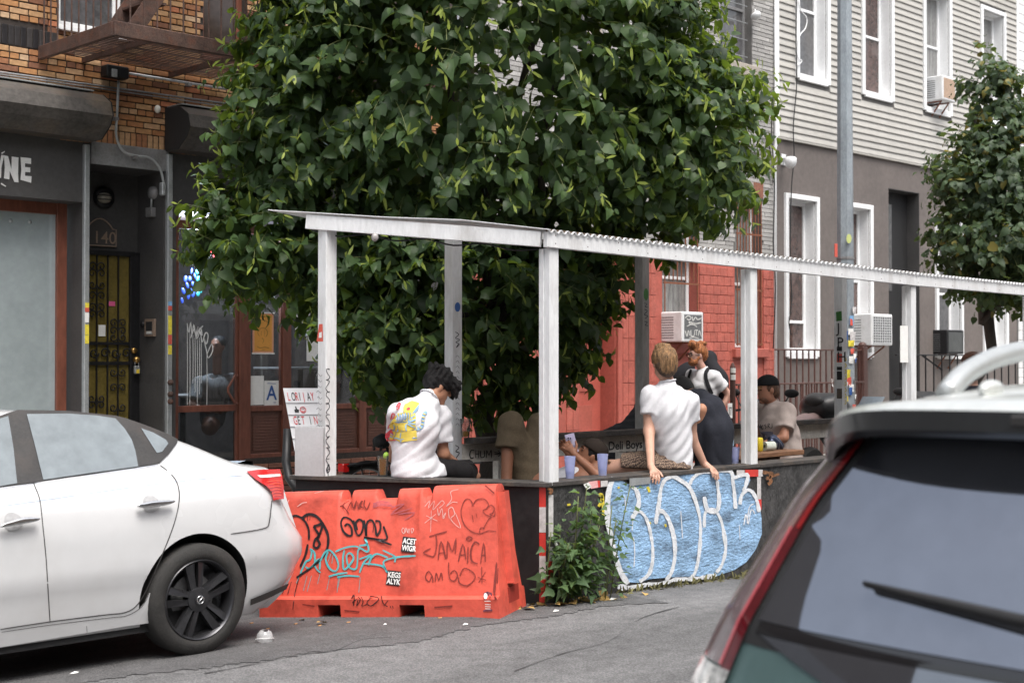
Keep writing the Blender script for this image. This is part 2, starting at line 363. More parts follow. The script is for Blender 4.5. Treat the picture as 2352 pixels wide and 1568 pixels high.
def brickmat(name, stops, rough=.8):
    m = bpy.data.materials.new(name); m.use_nodes = True; n = m.node_tree.nodes; l = m.node_tree.links; b = n['Principled BSDF']; b.inputs['Roughness'].default_value = rough
    oi = n.new('ShaderNodeObjectInfo'); ge = n.new('ShaderNodeNewGeometry'); a = n.new('ShaderNodeMath'); a.operation = 'ADD'; l.new(oi.outputs['Random'], a.inputs[0]); l.new(ge.outputs['Random Per Island'], a.inputs[1])
    f = n.new('ShaderNodeMath'); f.operation = 'FRACT'; l.new(a.outputs[0], f.inputs[0]); cr = n.new('ShaderNodeValToRGB'); l.new(f.outputs[0], cr.inputs[0]); e = cr.color_ramp.elements; cr.color_ramp.interpolation = 'CONSTANT'
    for i, (p, c) in enumerate(stops):
        el = e[i] if i < 2 else e.new(p); el.position = p; el.color = lin(c)
    tc = n.new('ShaderNodeTexCoord'); t = n.new('ShaderNodeTexNoise'); t.inputs['Scale'].default_value = 25; t.inputs['Detail'].default_value = 6; l.new(tc.outputs['Object'], t.inputs[0])
    mr = n.new('ShaderNodeMapRange'); mr.inputs[1].default_value = .3; mr.inputs[2].default_value = .7; mr.inputs[3].default_value = .72; mr.inputs[4].default_value = 1.15; l.new(t.outputs[0], mr.inputs[0])
    vm = n.new('ShaderNodeVectorMath'); vm.operation = 'SCALE'; l.new(cr.outputs[0], vm.inputs[0]); l.new(mr.outputs[0], vm.inputs['Scale']); l.new(vm.outputs[0], b.inputs['Base Color'])
    bp = n.new('ShaderNodeBump'); bp.inputs['Strength'].default_value = .5; bp.inputs['Distance'].default_value = .004; l.new(t.outputs[0], bp.inputs['Height']); l.new(bp.outputs[0], b.inputs['Normal']); return m
M_brick = brickmat('tan_brick', [(0, (.38, .2, .085)), (.16, (.43, .25, .12)), (.3, (.34, .15, .06)), (.44, (.46, .28, .15)), (.58, (.28, .12, .055)), (.68, (.41, .2, .08)), (.8, (.2, .085, .045)), (.88, (.44, .16, .075)), (.95, (.5, .34, .21))])
M_dbrick = brickmat('dark_glazed_brick', [(0, (.022, .02, .022)), (.4, (.035, .032, .033)), (.75, (.05, .045, .045))], .35)
M_rbrick = brickmat('red_base_brick', [(0, (.24, .1, .065)), (.4, (.3, .13, .08)), (.75, (.2, .085, .06))])
M_cutbrick = brickmat('soldier_brick', [(0, (.4, .2, .09)), (.35, (.3, .13, .06)), (.7, (.45, .27, .14))])
BX0, BX1 = -14., 12.5
bh = thing('brick_house', 'tan brick house with charcoal shopfronts, roll-down gate housings and a rusty fire escape', 'building', (8, FY, 0))
XD0, XD1 = FX(200, FY), 8.115             # door recess
XS0, XS1 = FX(400, FY), FX(916, FY)       # brown shopfront
XW1 = FX(192, FY)                         # right edge of the pale shop window recess
ZT, ZB = 3.31, 3.94
holes = [(-2, XW1, .55, ZT), (XD0 + .02, XD1, -.4, 3.72), (XS0 + .02, XS1, -.4, ZT)]
part('wall', M_char, bh, lambda b: wall(b, BX0, BX1, -.4, ZB, FY, holes, .55))
# upper brick wall: mortar sheet with real bricks where the photo shows them
wx0, wx1, wz0 = FX(133, FY), FX(290, FY), FZ(200, 70, FY)
w2a, w2b = FX(466, FY), FX(566, FY); wz1 = FZ(466, 108, FY) - .1
uh = [(wx0, wx1, wz0, 6.6), (w2a, w2b, wz1, 6.6)]
part('upper_wall', M_mort, bh, lambda b: [wall(b, 1.5, BX1, ZB, 9.5, FY + .014, uh, .3), wall(b, BX0, 1.5, ZB, 8.5, FY + .014, [], .3)])
bl, bhgt, jt = .19, .0535, .0125
bp_ = {}
def brick_mesh(L, h, m, dep=.016):
    k = (round(L, 3), round(h, 3), m.name)
    if k not in bp_:
        me = MB().box((-L / 2, 0, -h / 2), (L / 2, dep, h / 2), .0035); me2 = bpy.data.meshes.new('brick'); me2.from_pydata(me.v, [], me.f); me2.materials.append(m); me2.update(); bp_[k] = me2
    return bp_[k]
bricks = []
zc = ZB + .19; row = 0; r_ = random.Random(5)
while zc < 6.1:
    x = 5.75 + (.1 if row % 2 else 0); hdr = row % 6 == 3
    while x < 12.2:
        L = (.09 if hdr else bl); x0, x1 = x, x + L; x = x1 + jt
        for a, c, z0, z1 in uh:
            if z0 - .03 < zc < z1:
                if x0 < a < x1: x1 = a - .005
                if x0 < c < x1: x0 = c + .005
        if any(a - .01 < (x0 + x1) / 2 < c + .01 and z0 - .03 < zc < z1 for a, c, z0, z1 in uh) or x1 - x0 < .03: continue
        dark = wz0 - .3 < zc < wz0 - .06 and x1 < wx0 + .05
        if dark: continue
        bricks.append((x0, x1, zc, bhgt, M_brick))
    zc += bhgt + jt; row += 1
x = 5.75
while x < wx0 - .06:                        # dark soldier band level with the window sill
    bricks.append((x, x + .054, wz0 - .185, .2, M_dbrick)); x += .066
x = 6.9
while x < 8.5:                              # soldier course over the door
    bricks.append((x, x + .056, ZB + .075, .16, M_cutbrick)); x += .068
def vis(q):                                 # how large a brick shows: clear of the tree and the gates first
    px, py = pix(((q[0] + q[1]) / 2, FY, q[2])); return px < -20 or px > 560 or py < -15 or (py > 205 + px * .1 and px < 262) or (px > 470 and py > 140)
bricks.sort(key=vis); rest = MB()
for i, (x0, x1, z, h, m) in enumerate(bricks):
    if i < 300:
        link('brick', brick_mesh(x1 - x0, h, m), bh, ((x0 + x1) / 2, FY - .002 + r_.uniform(-.002, .002), z + r_.uniform(-.002, .002)))
    else: rest.use(0 if m is M_brick else 1 if m is M_dbrick else 2).box((x0, FY - .002, z - h / 2), (x1, FY + .013, z + h / 2), .003)
rest.build('brickwork', [M_brick, M_dbrick, M_cutbrick], bh, fix=False, kind='stuff')
# windows over the shops
def sash(parent, x0, x1, z0, z1, Y, dep=.18, fr=.055, m=None, rail=.5, glass=None, sill=True):
    """recessed sash window: frame, two panes, meeting rail, sill"""
    m = m or M_white; glass = glass or M_dimglass
    wnd = part('window', m, parent, lambda b: [b.box((x0, Y + dep - .05, z0), (x0 + fr, Y + dep, z1), .004), b.box((x1 - fr, Y + dep - .05, z0), (x1, Y + dep, z1), .004), b.box((x0, Y + dep - .052, z0), (x1, Y + dep - .002, z0 + fr), .004), b.box((x0, Y + dep - .052, z1 - fr), (x1, Y + dep - .002, z1), .004)])
    zm = z0 + (z1 - z0) * rail
    pbox('meeting_rail', m, wnd, (x0 + fr, Y + dep - .06, zm - .025), (x1 - fr, Y + dep - .01, zm + .025))
    for a, c, dy in ((z0 + fr, zm - .025, -.03), (zm + .025, z1 - fr, -.018)):
        pbox('pane', glass, wnd, (x0 + fr, Y + dep + dy, a), (x1 - fr, Y + dep + dy + .006, c), 0)
    if sill: pbox('sill', m, wnd, (x0 - .03, Y - .05, z0 - .05), (x1 + .03, Y + dep - .055, z0 - .002))
    return wnd
M_dimglass = mat('dim_pane', (.1, .1, .105), .04, var=.25, scale=1.5, spec=.9, dirt='6f6a66', dscale=1.2, damt=.5)
M_brnglass = mat('shaded_pane', (.05, .035, .03), .1, var=.2, scale=2)
wn = sash(bh, wx0, wx1, wz0, 6.6, FY, .2, .09)
sash(bh, w2a, w2b, wz1, 6.6, FY, .16, .07, M_brown, .6, M_brnglass)
# roll-gate housings
for x0, x1 in ((-2, 7.22), (8.13, 11.5)):
    pf = [(0, .02), (-.27, .02), (-.44, .14), (-.5, .24), (-.46, .38), (-.3, .48), (0, .5)]
    g = part('gate_housing', M_gate, bh, lambda b: b.prism(pf, (x0, FY, ZB - .02), (0, 1, 0), (0, 0, 1), (1, 0, 0), x1 - x0))
    pbox('flashing', M_gal, g, (x0 + .02, FY - .3, ZB + .483), (x1 - .1 if x1 < 8 else x1, FY - .003, ZB + .497), .002)
    for s_ in (x0, x1):
        if 5 < s_ < 9: part('end_plate', M_black, g, lambda b: b.prism([(q[0] * 1.03, q[1]) for q in pf], (s_ - .006 if s_ == x0 else s_ + .002, FY, ZB - .02), (0, 1, 0), (0, 0, 1), (1, 0, 0), .005))
for a, c in ((193.5, 205), (384.5, 396)): pbox('gate_rail', M_gal, bh, (FX(a, FY - .06), FY - .06, -.1), (FX(c, FY - .06), FY - .002, ZB - .03), .006)
pbox('door_fascia', M_steel, bh, (XD0 + .03, FY - .02, 3.72), (XD1 + .05, FY - .003, 3.955), .003)
# conduit, junction boxes, lamp
def fp(x, y, Y=FY): return onY(x, y, Y)
part('conduit', M_gal, bh, lambda b: b.tube([Vector(q) for q in smooth_path([fp(272, 186, FY - .06), fp(269, 262, FY - .06), fp(267, 312, FY - .06), fp(283, 347, FY - .06), fp(312, 358, FY - .06), fp(344, 363, FY - .06), fp(367, 387, FY - .06), fp(376, 422, FY - .06)], 5)], .014, 8), True)
part('conduit', M_gal, bh, lambda b: b.tube([fp(297, 169, FY - .05), fp(520, 205, FY - .05)], .014, 8), True)
part('conduit', M_steel, bh, lambda b: [b.tube([fp(-20, 163, FY - .02), fp(520, 238, FY - .02)], .01, 6), b.tube([fp(-20, 168, FY - .02), fp(520, 245, FY - .02)], .007, 6)], True)
for q in ((312, 360), (269, 272), (437, 193)):
    pbox('clamp', M_steel, bh, fp(q[0] - 5, q[1] - 4, FY - .075), Vector(fp(q[0] + 5, q[1] + 5, FY - .075)) + Vector((0, .07, 0)), .003)
pbox('conduit_fitting', M_gal, bh, fp(373, 418, FY - .08), Vector(fp(381, 449, FY - .08)) + Vector((0, .07, 0)), .012)
jb = pbox('junction_box', M_blackiron, bh, fp(246, 147, FY - .14), Vector(fp(297, 182, FY - .14)) + Vector((0, .135, 0)), .01)
pbox('cover_plate', M_gal, jb, fp(258, 158, FY - .16), Vector(fp(270, 178, FY - .16)) + Vector((0, .02, 0)), .004)
bulb = thing('light_bulb', 'small bare light bulb on the brick between the two gate housings', 'light', fp(362, 250))
part('bulb_glass', mat('bulb_glass', (.7, .68, .62), .1, var=.05), bulb, lambda b: b.ell(fp(362, 251, FY - .07), (.035, .035, .045)), True)
part('socket', M_black, bulb, lambda b: b.tube([fp(364, 246, FY + .012), fp(363, 248, FY - .05)], .02, 8), True)
# recess with door 140
YR = 14.05; zth = .55
rc = pbox('recess_wall', M_char, bh, (XD0 - .1, YR, -.4), (XD1 + .002, YR + .05, 3.73), 0)
pbox('recess_soffit', M_char, bh, (XD0, FY + .003, 3.725), (XD1, YR, 3.76), 0)
pbox('doorstep', M_kerb, bh, (XD0 + .03, FY + .01, -.3), (XD1 - .004, YR, zth - .02), .01)
dX0, dX1 = FX(188, YR), FX(304, YR); dz1 = FZ(290, 590, YR)
M_olive = mat('olive_glass', (.15, .115, .03), .25, var=.15, scale=3, spec=.7)
door = part('door', M_blackiron, bh, lambda b: [b.box((dX0 - .02, YR - .06, zth), (dX0 + .03, YR - .003, dz1 + .05), .004), b.box((dX1 - .06, YR - .06, zth), (dX1 + .06, YR - .003, dz1 + .05), .006), b.box((dX0, YR - .062, dz1), (dX1, YR - .004, dz1 + .055), .005), b.box((dX0, YR - .05, FZ(250, 792, YR)), (dX1, YR - .02, FZ(250, 785, YR))), b.box((dX0, YR - .05, FZ(250, 838, YR)), (dX1, YR - .02, FZ(250, 830, YR)))])
pbox('door_glass', M_olive, door, (dX0 + .02, YR - .02, zth), (dX1 - .05, YR - .008, dz1), 0)
def spiral(c, r, a0, turns, sgn, n=14): return [(c[0] + r * (1 - .75 * i / n) * math.cos(a0 + sgn * turns * 2 * math.pi * i / n), YR - .045, c[1] + r * (1 - .75 * i / n) * math.sin(a0 + sgn * turns * 2 * math.pi * i / n)) for i in range(n + 1)]
for i, px in enumerate((222, 247, 271)):
    bx = FX(px, YR - .045); bars = MB(); bars.bar((bx, YR - .045, zth + .05), (bx, YR - .045, dz1), .014, .014)
    for yy, on in ((612, 0), (628, 0), (655, 0), (680, 0), (706, 0), (722, 0), (742, 2), (760, 2), (775, 2), (855, 2), (890, 2), (915, 0), (930, 0), (935, 2)):
        if on == i:
            zz = FZ(px, yy, YR)
            for s_ in (-1, 1): bars.tube(spiral((bx + s_ * .055, zz), .05, math.pi if s_ > 0 else 0, 1.1, s_ * (1 if yy % 2 else -1)), .0075, 6)
    bars.build('scroll_bar', M_blackiron, door)
sb_ = MB(); zz = FZ(250, 811, YR)
for k in range(6): sb_.tube(spiral((dX0 + .12 + k * .13, zz), .06, 0, 1.2, 1 if k % 2 else -1), .009, 6)
sb_.build('scroll_band', M_blackiron, door)
M_brass = mat('brass', (.5, .3, .1), .3, .9, var=.2, scale=20)
part('knob', M_brass, door, lambda b: [b.ell((dX1 - .01, YR - .11, FZ(297, 826, YR)), (.04, .035, .04)), b.tube([(dX1 - .01, YR - .1, FZ(297, 826, YR)), (dX1 - .01, YR - .05, FZ(297, 826, YR))], .02, 8)], True)
part('deadbolt', M_brass, door, lambda b: b.lathe([(0, .03), (.03, .028), (.035, 0)], 14, (dX1 - .02, YR - .06, FZ(297, 805, YR)), (0, -1, 0)), True)
lb = thing('lock_box', 'small yellow and grey key lock box hanging from the brass knob of door 140', 'lock box', (dX1, YR, FZ(299, 850, YR)))
pbox('body', M_gal, lb, (dX1 - .045, YR - .14, FZ(299, 858, YR)), (dX1 + .02, YR - .1, FZ(299, 840, YR)), .008)
pbox('dial', mat('yellow_plastic', (.75, .55, .04), .4), lb, (dX1 - .03, YR - .145, FZ(299, 857, YR)), (dX1 + .005, YR - .139, FZ(299, 848, YR)), .002)
part('shackle', M_gal, lb, lambda b: b.tube([(dX1 - .035, YR - .12, FZ(299, 840, YR)), (dX1 - .035, YR - .12, FZ(299, 829, YR)), (dX1 - .012, YR - .115, FZ(299, 824, YR)), (dX1 + .01, YR - .12, FZ(299, 829, YR)), (dX1 + .01, YR - .12, FZ(299, 840, YR))], .006, 6), True)
M_pink = mat('pink_note', (.75, .12, .3), .7, var=.03); 
pbox('notice', M_pink, door, (FX(250, YR - .03), YR - .03, FZ(250, 703, YR)), (FX(264, YR - .03), YR - .027, FZ(250, 692, YR)), 0)
pbox('notice', M_paper, door, (FX(226, YR - .03), YR - .03, FZ(226, 772, YR)), (FX(242, YR - .03), YR - .027, FZ(226, 746, YR)), 0)
# house number plate 140
M_plate = mat('plate_grey', (.06, .055, .053), .5, var=.1); M_plater = mat('plate_rim', (.3, .22, .17), .5, .3)
px0, px1, pz0, pz1 = FX(192, YR - .03), FX(266, YR - .03), FZ(250, 566, YR), FZ(250, 527, YR)
arc = [(px0, pz0), (px1, pz0), (px1, pz1)] + [(px1 - .04 - (px1 - px0 - .08) * t / 8, pz1 + .11 * math.sin(math.pi * t / 8) ** .8) for t in range(0, 9)] + [(px0, pz1)]
np_ = part('number_plate', M_plate, bh, lambda b: b.prism(arc, (0, YR - .003, 0), (1, 0, 0), (0, 0, 1), (0, -1, 0), .02))
part('rim', M_plater, np_, lambda b: b.tube([(x, YR - .026, z) for x, z in arc], .008, 6, closed=True), True)
text('140', M_plater, np_, (FX(212, YR - .03), YR - .03, FZ(216, 558, YR)), (1, 0, 0), (0, 0, 1), .19, 'digits', .004)
bk = thing('bulkhead_light', 'oval caged bulkhead lamp on the dark wall above plate 140', 'lamp', fp(238, 453, YR))
part('base', M_blackiron, bk, lambda b: b.lathe([(.12, 0), (.12, .04), (.09, .06), (0, .06)], 18, fp(236, 454, YR - .002), (0, -1, 0)), True)
part('diffuser', mat('dusty_glass', (.3, .27, .22), .3, var=.2, scale=20), bk, lambda b: b.ell(fp(240, 455, YR - .07), (.085, .06, .06)), True)
part('cage', M_blackiron, bk, lambda b: [b.tube([Vector(fp(240, 455, YR - .07)) + Vector((.09 * math.cos(t), -.066 * abs(math.sin(t)), s_)) for t in np.linspace(0, math.pi, 9)], .006, 6) for s_ in (-.02, .025)], True)
# intercom and alarm box on the recess side wall (faces -X)
def sp(x, y): return onX(x, y, XD1)
def sbox(name, m, x0, y0, x1, y1, d, par, bev=.004):
    a = sp(x0, y0); c = sp(x1, y1); return pbox(name, m, par, (XD1 - d, min(a.y, c.y), a.z), (XD1 - .001, max(a.y, c.y), sp(x0, y1).z), bev)
ic = sbox('intercom', M_plater, 337, 733, 359, 773, .03, bh); sbox('intercom_screen', M_black, 341, 739, 355, 760, .034, ic, .001); sbox('keypad', M_gal, 341, 763, 355, 768, .034, ic, .001)
for yy in (761, 764): sbox('button', M_paper, 343, yy, 353, yy + 2, .036, ic, 0)
part('bell_push', M_blackiron, bh, lambda b: b.lathe([(.035, 0), (.035, .02), (.02, .03), (0, .03)], 12, sp(329, 745), (-1, 0, 0)), True)
ab = sbox('alarm_box', M_steel, 345, 478, 358, 500, .06, bh); part('alarm_bell', M_steel, bh, lambda b: b.lathe([(.075, 0), (.07, .04), (.03, .06), (0, .06)], 16, sp(354, 443), (-1, 0, 0)), True)
part('flex_pipe', M_gal, bh, lambda b: b.tube([sp(354, 452) + Vector((-.03, 0, 0)), sp(353, 479) + Vector((-.03, 0, 0))], .012, 6), True)
# pale shop window at the left
fY = FY + .36
part('shop_frame', M_brown, bh, lambda b: [b.box((-2, fY - .06, FZ(60, 489, fY)), (FX(146, fY), fY, ZT + .2), .005), b.box((FX(123, fY), fY - .07, .55), (FX(146, fY), fY + .003, ZT + .2), .005), b.box((-2, fY - .06, .55), (FX(124, fY), fY, .7), .005)])
pbox('shop_pane', M_frost, bh, (-2, fY - .03, .7), (FX(124, fY), fY - .02, ZT + .1), 0)
part('pane_fixing', M_gal, bh, lambda b: [b.lathe([(.02, 0), (.02, .01), (.01, .018), (0, .018)], 10, fp(x, y, fY - .03), (0, -1, 0)) for x, y in ((24, 507), (68, 510))], True)
M_wlet = mat('white_letter', (.75, .75, .74), .6, var=.06)
sg = thing('shop_sign_lettering', 'white capital letters painted on the charcoal fascia over the pale window', 'sign', fp(40, 400))
def lettershape(poly): return part('letter', M_wlet, sg, lambda b: b.prism([(fp(x, y, FY - .004).x, fp(x, y, FY - .004).z) for x, y in poly], (0, FY - .003, 0), (1, 0, 0), (0, 0, 1), (0, -1, 0), .006))
lettershape([(9, 357), (18, 359), (26, 390), (27, 360), (42, 362), (41, 398), (42, 419), (33, 418), (22, 392), (21, 412), (9, 410), (11, 385)])
lettershape([(47, 361), (71, 364), (71, 377), (57, 375), (57, 384), (69, 385), (69, 396), (57, 395), (57, 404), (72, 405), (71, 420), (47, 413), (49, 390)])
lettershape([(-14, 352), (-5, 355), (0, 372), (3, 356), (9, 357), (3, 384), (2, 409), (-6, 408), (-4, 384)])
for q in ([(3, 351), (11, 347), (10, 350), (4, 354)], [(3, 420), (14, 428), (12, 429), (2, 423)]): lettershape(q)
# brown shopfront
sY = FY + .12
sf = part('shopfront_frame', M_brown, bh, lambda b: [b.box((FX(a, sY), sY - .05, -.1), (FX(c, sY), sY + .05, ZT), .006) for a, c in ((397, 405), (545, 571), (645, 664), (820, 836), (900, 918))] +
          [b.box((XS0, sY - .042, FZ(405, y0, sY)), (XS1, sY + .042, FZ(405, y1, sY)), .005) for y0, y1 in ((524, 505), )] + [b.box((FX(571, sY), sY - .043, FZ(571, 945, sY)), (XS1, sY + .045, FZ(571, 932, sY)), .006), b.box((FX(571, sY), sY - .047, FZ(571, 1060, sY)), (XS1, sY + .045, FZ(571, 1042, sY)), .006)])
dr = part('shop_door', M_brown, bh, lambda b: [b.box((FX(405, sY), sY - .03, FZ(405, 947, sY)), (FX(545, sY), sY + .02, FZ(405, 932, sY)), .005), b.box((FX(405, sY), sY - .03, -.05), (FX(545, sY), sY + .02, .12), .005), b.box((FX(538, sY), sY - .032, -.05), (FX(545, sY), sY + .022, ZT - .2), .004)])
pbox('door_glass', M_glass, dr, (FX(405, sY), sY - .008, .1), (FX(538, sY), sY - .002, FZ(405, 524, sY)), 0)
part('handle', M_brown, dr, lambda b: b.tube([fp(545, 862, sY - .04), fp(540, 862, sY - .1), fp(524, 890, sY - .11), fp(524, 900, sY - .11), fp(540, 926, sY - .1), fp(545, 926, sY - .04)], .014, 8))
for a, c in ((571, 645), (664, 820), (836, 900)):
    pbox('shop_pane', M_glass, bh, (FX(a, sY), sY - .006, FZ(a, 934, sY)), (FX(c, sY), sY, FZ(405, 524, sY)), 0)
    pn = pbox('wood_panel', M_panel, bh, (FX(a, sY), sY - .012, FZ(571, 1045, sY)), (FX(c, sY), sY + .01, FZ(571, 940, sY)), 0)
    z0, z1 = FZ(571, 1036, sY), FZ(571, 955, sY); n_ = 12
    for k in range(n_): pbox('slat', M_panel, pn, (FX(a, sY) + .05, sY - .022, z0 + (z1 - z0) * k / n_), (FX(c, sY) - .05, sY - .012, z0 + (z1 - z0) * (k + .82) / n_), .003)
for j in range(6):
    for i in range(13):
        x0 = FX(571, FY) + i * .203 + (.1 if j % 2 else 0); 
        if x0 < XS1 - .2: link('base_brick', brick_mesh(.19, .055, M_rbrick, .05), bh, (x0 + .1, FY + .03, .03 + j * .068 + .06))
pbox('base_wall', M_mort, bh, (FX(571, FY), FY + .06, -.2), (XS1, FY + .1, .53), 0)
# room behind the glass
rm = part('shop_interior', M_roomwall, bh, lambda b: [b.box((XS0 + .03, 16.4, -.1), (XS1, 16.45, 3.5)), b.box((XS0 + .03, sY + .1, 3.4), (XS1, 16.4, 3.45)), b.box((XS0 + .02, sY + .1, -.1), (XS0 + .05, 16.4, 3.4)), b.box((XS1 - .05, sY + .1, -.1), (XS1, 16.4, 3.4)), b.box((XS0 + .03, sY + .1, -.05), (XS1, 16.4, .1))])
# posters and notices on the shop glass
gY = sY - .012
def sheet(name, m, label, cat, x0, y0, x1, y1, Y=None, grp=None):
    Y = Y or gY; o = thing(name, label, cat, fp((x0 + x1) / 2, y1, Y), grp); pbox('sheet', m, o, (FX(x0, Y), Y - .002, FZ(x0, y1, Y)), (FX(x1, Y), Y, FZ(x0, y0, Y)), 0); return o
M_poster = mat('orange_poster', (.72, .33, .06), .6, var=.06, scale=12); M_postrim = mat('pink_poster_rim', (.72, .36, .22), .6, var=.05); M_ink = mat('poster_ink', (.2, .12, .02), .7, var=.1); M_blue = mat('sign_blue', (.03, .1, .32), .6, var=.05)
ps = sheet('poster', M_postrim, 'orange and yellow poster with white scroll ends hung inside the shop glass', 'poster', 580, 718, 628, 810)
pbox('print_panel', M_poster, ps, (FX(584, gY), gY - .004, FZ(584, 806, gY)), (FX(624, gY), gY - .0025, FZ(584, 722, gY)), 0)
for y in (716, 810): pbox('scroll_end', M_paper, ps, (FX(578, gY), gY - .008, FZ(578, y + 3, gY)), (FX(630, gY), gY - .003, FZ(578, y, gY)), .002)
mpp = lambda a, c, l=0: fp(a, c, gY - .005 - l)
strokes('print', M_ink, ps, [[(588, 742), (596, 736), (604, 735), (612, 737), (620, 744)], [(596, 772), (592, 764), (596, 756), (604, 753), (612, 757), (615, 765), (611, 773)], [(600, 770), (600, 760)], [(607, 772), (608, 758)], [(603, 788), (606, 781), (602, 776)], [(590, 795), (598, 799), (608, 797), (618, 799)], [(595, 728), (613, 728)], [(598, 725), (610, 725)], [(599, 803), (609, 803)]], .9, lambda a, c, l=0: mpp(a, c, l), 4)
a_ = sheet('grade_card', M_paper, 'white health grade card with a large blue letter A behind the shop glass', 'sign', 607, 874, 640, 931)
text('A', M_blue, a_, fp(612, 918, gY - .004), (1, 0, 0), (0, 0, 1), .24, 'letter', .012, xs=.9); strokes('small_print', M_blue, a_, [[(614, 880), (634, 881)], [(628, 924), (634, 924)]], 1.6, mpp)
sheet('blank_sheet', M_paper, 'blank white sheet taped to the shop glass beside the letter A card', 'paper', 571, 863, 606, 930)
q = sheet('blue_notice', M_paper, 'white notice with blue boxes on the shop glass near the white beam post', 'paper', 677, 716, 711, 757); strokes('blue_print', M_blue, q, [[(683, 722), (706, 722)], [(684, 735), (692, 735)], [(697, 735), (706, 735)], [(684, 748), (694, 748)]], 4, mpp)
sheet('torn_notice', M_paper, 'torn white notice on the shop glass just under the shopfront transom', 'paper', 571, 562, 594, 590)
sheet('white_board', M_paper, 'tall blank white board leaning inside the shop glass', 'board', 704, 735, 745, 829)
q = sheet('framed_certificate', mat('orange_frame', (.5, .2, .04), .5), 'small orange framed certificate standing on the shop window ledge', 'frame', 834, 903, 855, 932); pbox('certificate', M_paper, q, (FX(837, gY), gY - .004, FZ(836, 929, gY)), (FX(851, gY), gY - .0025, FZ(836, 906, gY)), 0)
# drippy white tag on the glass door
strokes('spray_tag', M_wlet, dr, [[(430, 742), (434, 764), (438, 740), (441, 768), (445, 745), (449, 766), (455, 750), (450, 775), (460, 752), (464, 770), (458, 760), (466, 748)], [(438, 776), (446, 756), (452, 778), (460, 760), (464, 786), (472, 764), (478, 770), (474, 790), (468, 776), (476, 812)], [(476, 812), (486, 790), (488, 806), (478, 822), (474, 800)]], 2.2, lambda a, c, l=0: fp(a, c, sY - .011 - l))
strokes('paint_drip', M_wlet, dr, [[(x, y0), (x + .6, (y0 + y1) / 2), (x, y1)] for x, y0, y1 in ((430, 745, 930), (436, 765, 930), (443, 770, 880), (448, 775, 900), (453, 780, 931), (458, 775, 905), (462, 785, 880), (475, 815, 930))], 1.5, lambda a, c, l=0: fp(a, c, sY - .011 - l), 2)
# stickers on the gate rails
M_ylw = mat('yellow_sticker', (.72, .6, .06), .5, var=.15, scale=40); M_red = mat('red_sticker', (.6, .1, .07), .5, var=.1, scale=40); M_bluest = mat('blue_sticker', (.2, .4, .65), .5, var=.1, scale=30)
for xa, xb, L in ((195, 204, ((695, 706, M_ylw), (706, 716, M_red), (718, 740, M_paper), (745, 768, M_ylw), (769, 789, M_ylw))), (386, 394.5, ((692, 702, M_bluest), (702, 713, M_red), (725, 768, M_ylw), (769, 790, M_red), (793, 814, M_ylw)))):
    for y0, y1, m in L: pbox('sticker', m, bh, (FX(xa, FY - .062), FY - .0635, FZ(xa, y1, FY - .062)), (FX(xb, FY - .062), FY - .0615, FZ(xa, y0, FY - .062)), 0)
for y in (878, 905, 922): part('gate_lock', M_rust, bh, lambda b: b.lathe([(.03, 0), (.03, .03), (.015, .05), (0, .05)], 12, fp(390, y, FY - .06), (0, -1, 0)), True)
# glowing blue and green petals stand in for projected coloured light; red lamp
M_glowb = mat('blue_glow', (.02, .05, .3), .5, emit=(.05, .12, .9), est=.7, var=0); M_glowg = mat('green_glow', (.02, .2, .2), .5, emit=(.05, .35, .4), est=.35, var=0); M_neonr = mat('red_glow', (.4, .02, .02), .5, emit=(1, .03, .03), est=2.5, var=0)
nl = thing('projected_light_glow', 'blue and green glowing petals standing in for projected light inside the shop', 'lamp', fp(445, 640, 14.6)); r_ = random.Random(9)
for nm, m, cells in (('blue_petal', M_glowb, [(430, 655), (436, 640), (437, 668), (443, 652), (444, 675), (448, 634), (433, 678), (426, 640), (440, 622), (421, 668), (418, 690)]), ('green_petal', M_glowg, [(455, 640), (458, 655), (461, 668), (455, 675), (450, 662), (452, 625), (462, 645)])):
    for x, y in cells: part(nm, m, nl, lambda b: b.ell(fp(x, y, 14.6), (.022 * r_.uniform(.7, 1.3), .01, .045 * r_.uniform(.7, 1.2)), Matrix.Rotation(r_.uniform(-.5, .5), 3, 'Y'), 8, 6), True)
rl = thing('red_lamp', 'small red glowing lamp inside the shop above the blue glowing petals', 'lamp', fp(485, 575, 14.6))
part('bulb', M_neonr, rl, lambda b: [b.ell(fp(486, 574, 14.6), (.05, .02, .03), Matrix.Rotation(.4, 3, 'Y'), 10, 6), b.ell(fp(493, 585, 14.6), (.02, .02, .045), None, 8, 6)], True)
pl_ = bpy.data.lights.new('shop_fill_light', 'POINT'); pl_.energy = 130; pl_.color = (.75, .8, 1.); pl_.shadow_soft_size = .15; po_ = bpy.data.objects.new('shop_fill_light', pl_); COL.objects.link(po_); po_.parent = nl; po_.matrix_parent_inverse = WINV(nl); po_.location = Vector(fp(470, 600, 14.4))  # added fill light without a lamp of its own, brightens the person behind the glass
part('flex', M_black, rl, lambda b: b.tube([fp(488, 572, 14.6), fp(488, 450, 14.6)], .006, 5))
M_tab = mat('pale_table', (.4, .4, .4), .35, var=.1)
for i, (x, y, Y) in enumerate(((690, 842, 14.9), (420, 905, 14.7))):
    p = fp(x, y, Y); t = thing('cafe_table', ('pale cafe table inside behind the shop window notices', 'pale low table inside behind the sprayed glass door')[i], 'table', (p.x, p.y, .1)); pbox('table_top', M_tab, t, (p.x - .5, p.y - .35, p.z - .03), (p.x + .5, p.y + .35, p.z), .008)
    part('pedestal', M_black, t, lambda b: [b.tube([(p.x, p.y, .1), (p.x, p.y, p.z - .03)], .035, 10), b.lathe([(.25, 0), (.25, .015), (.04, .04)], 16, (p.x, p.y, .1))], True)
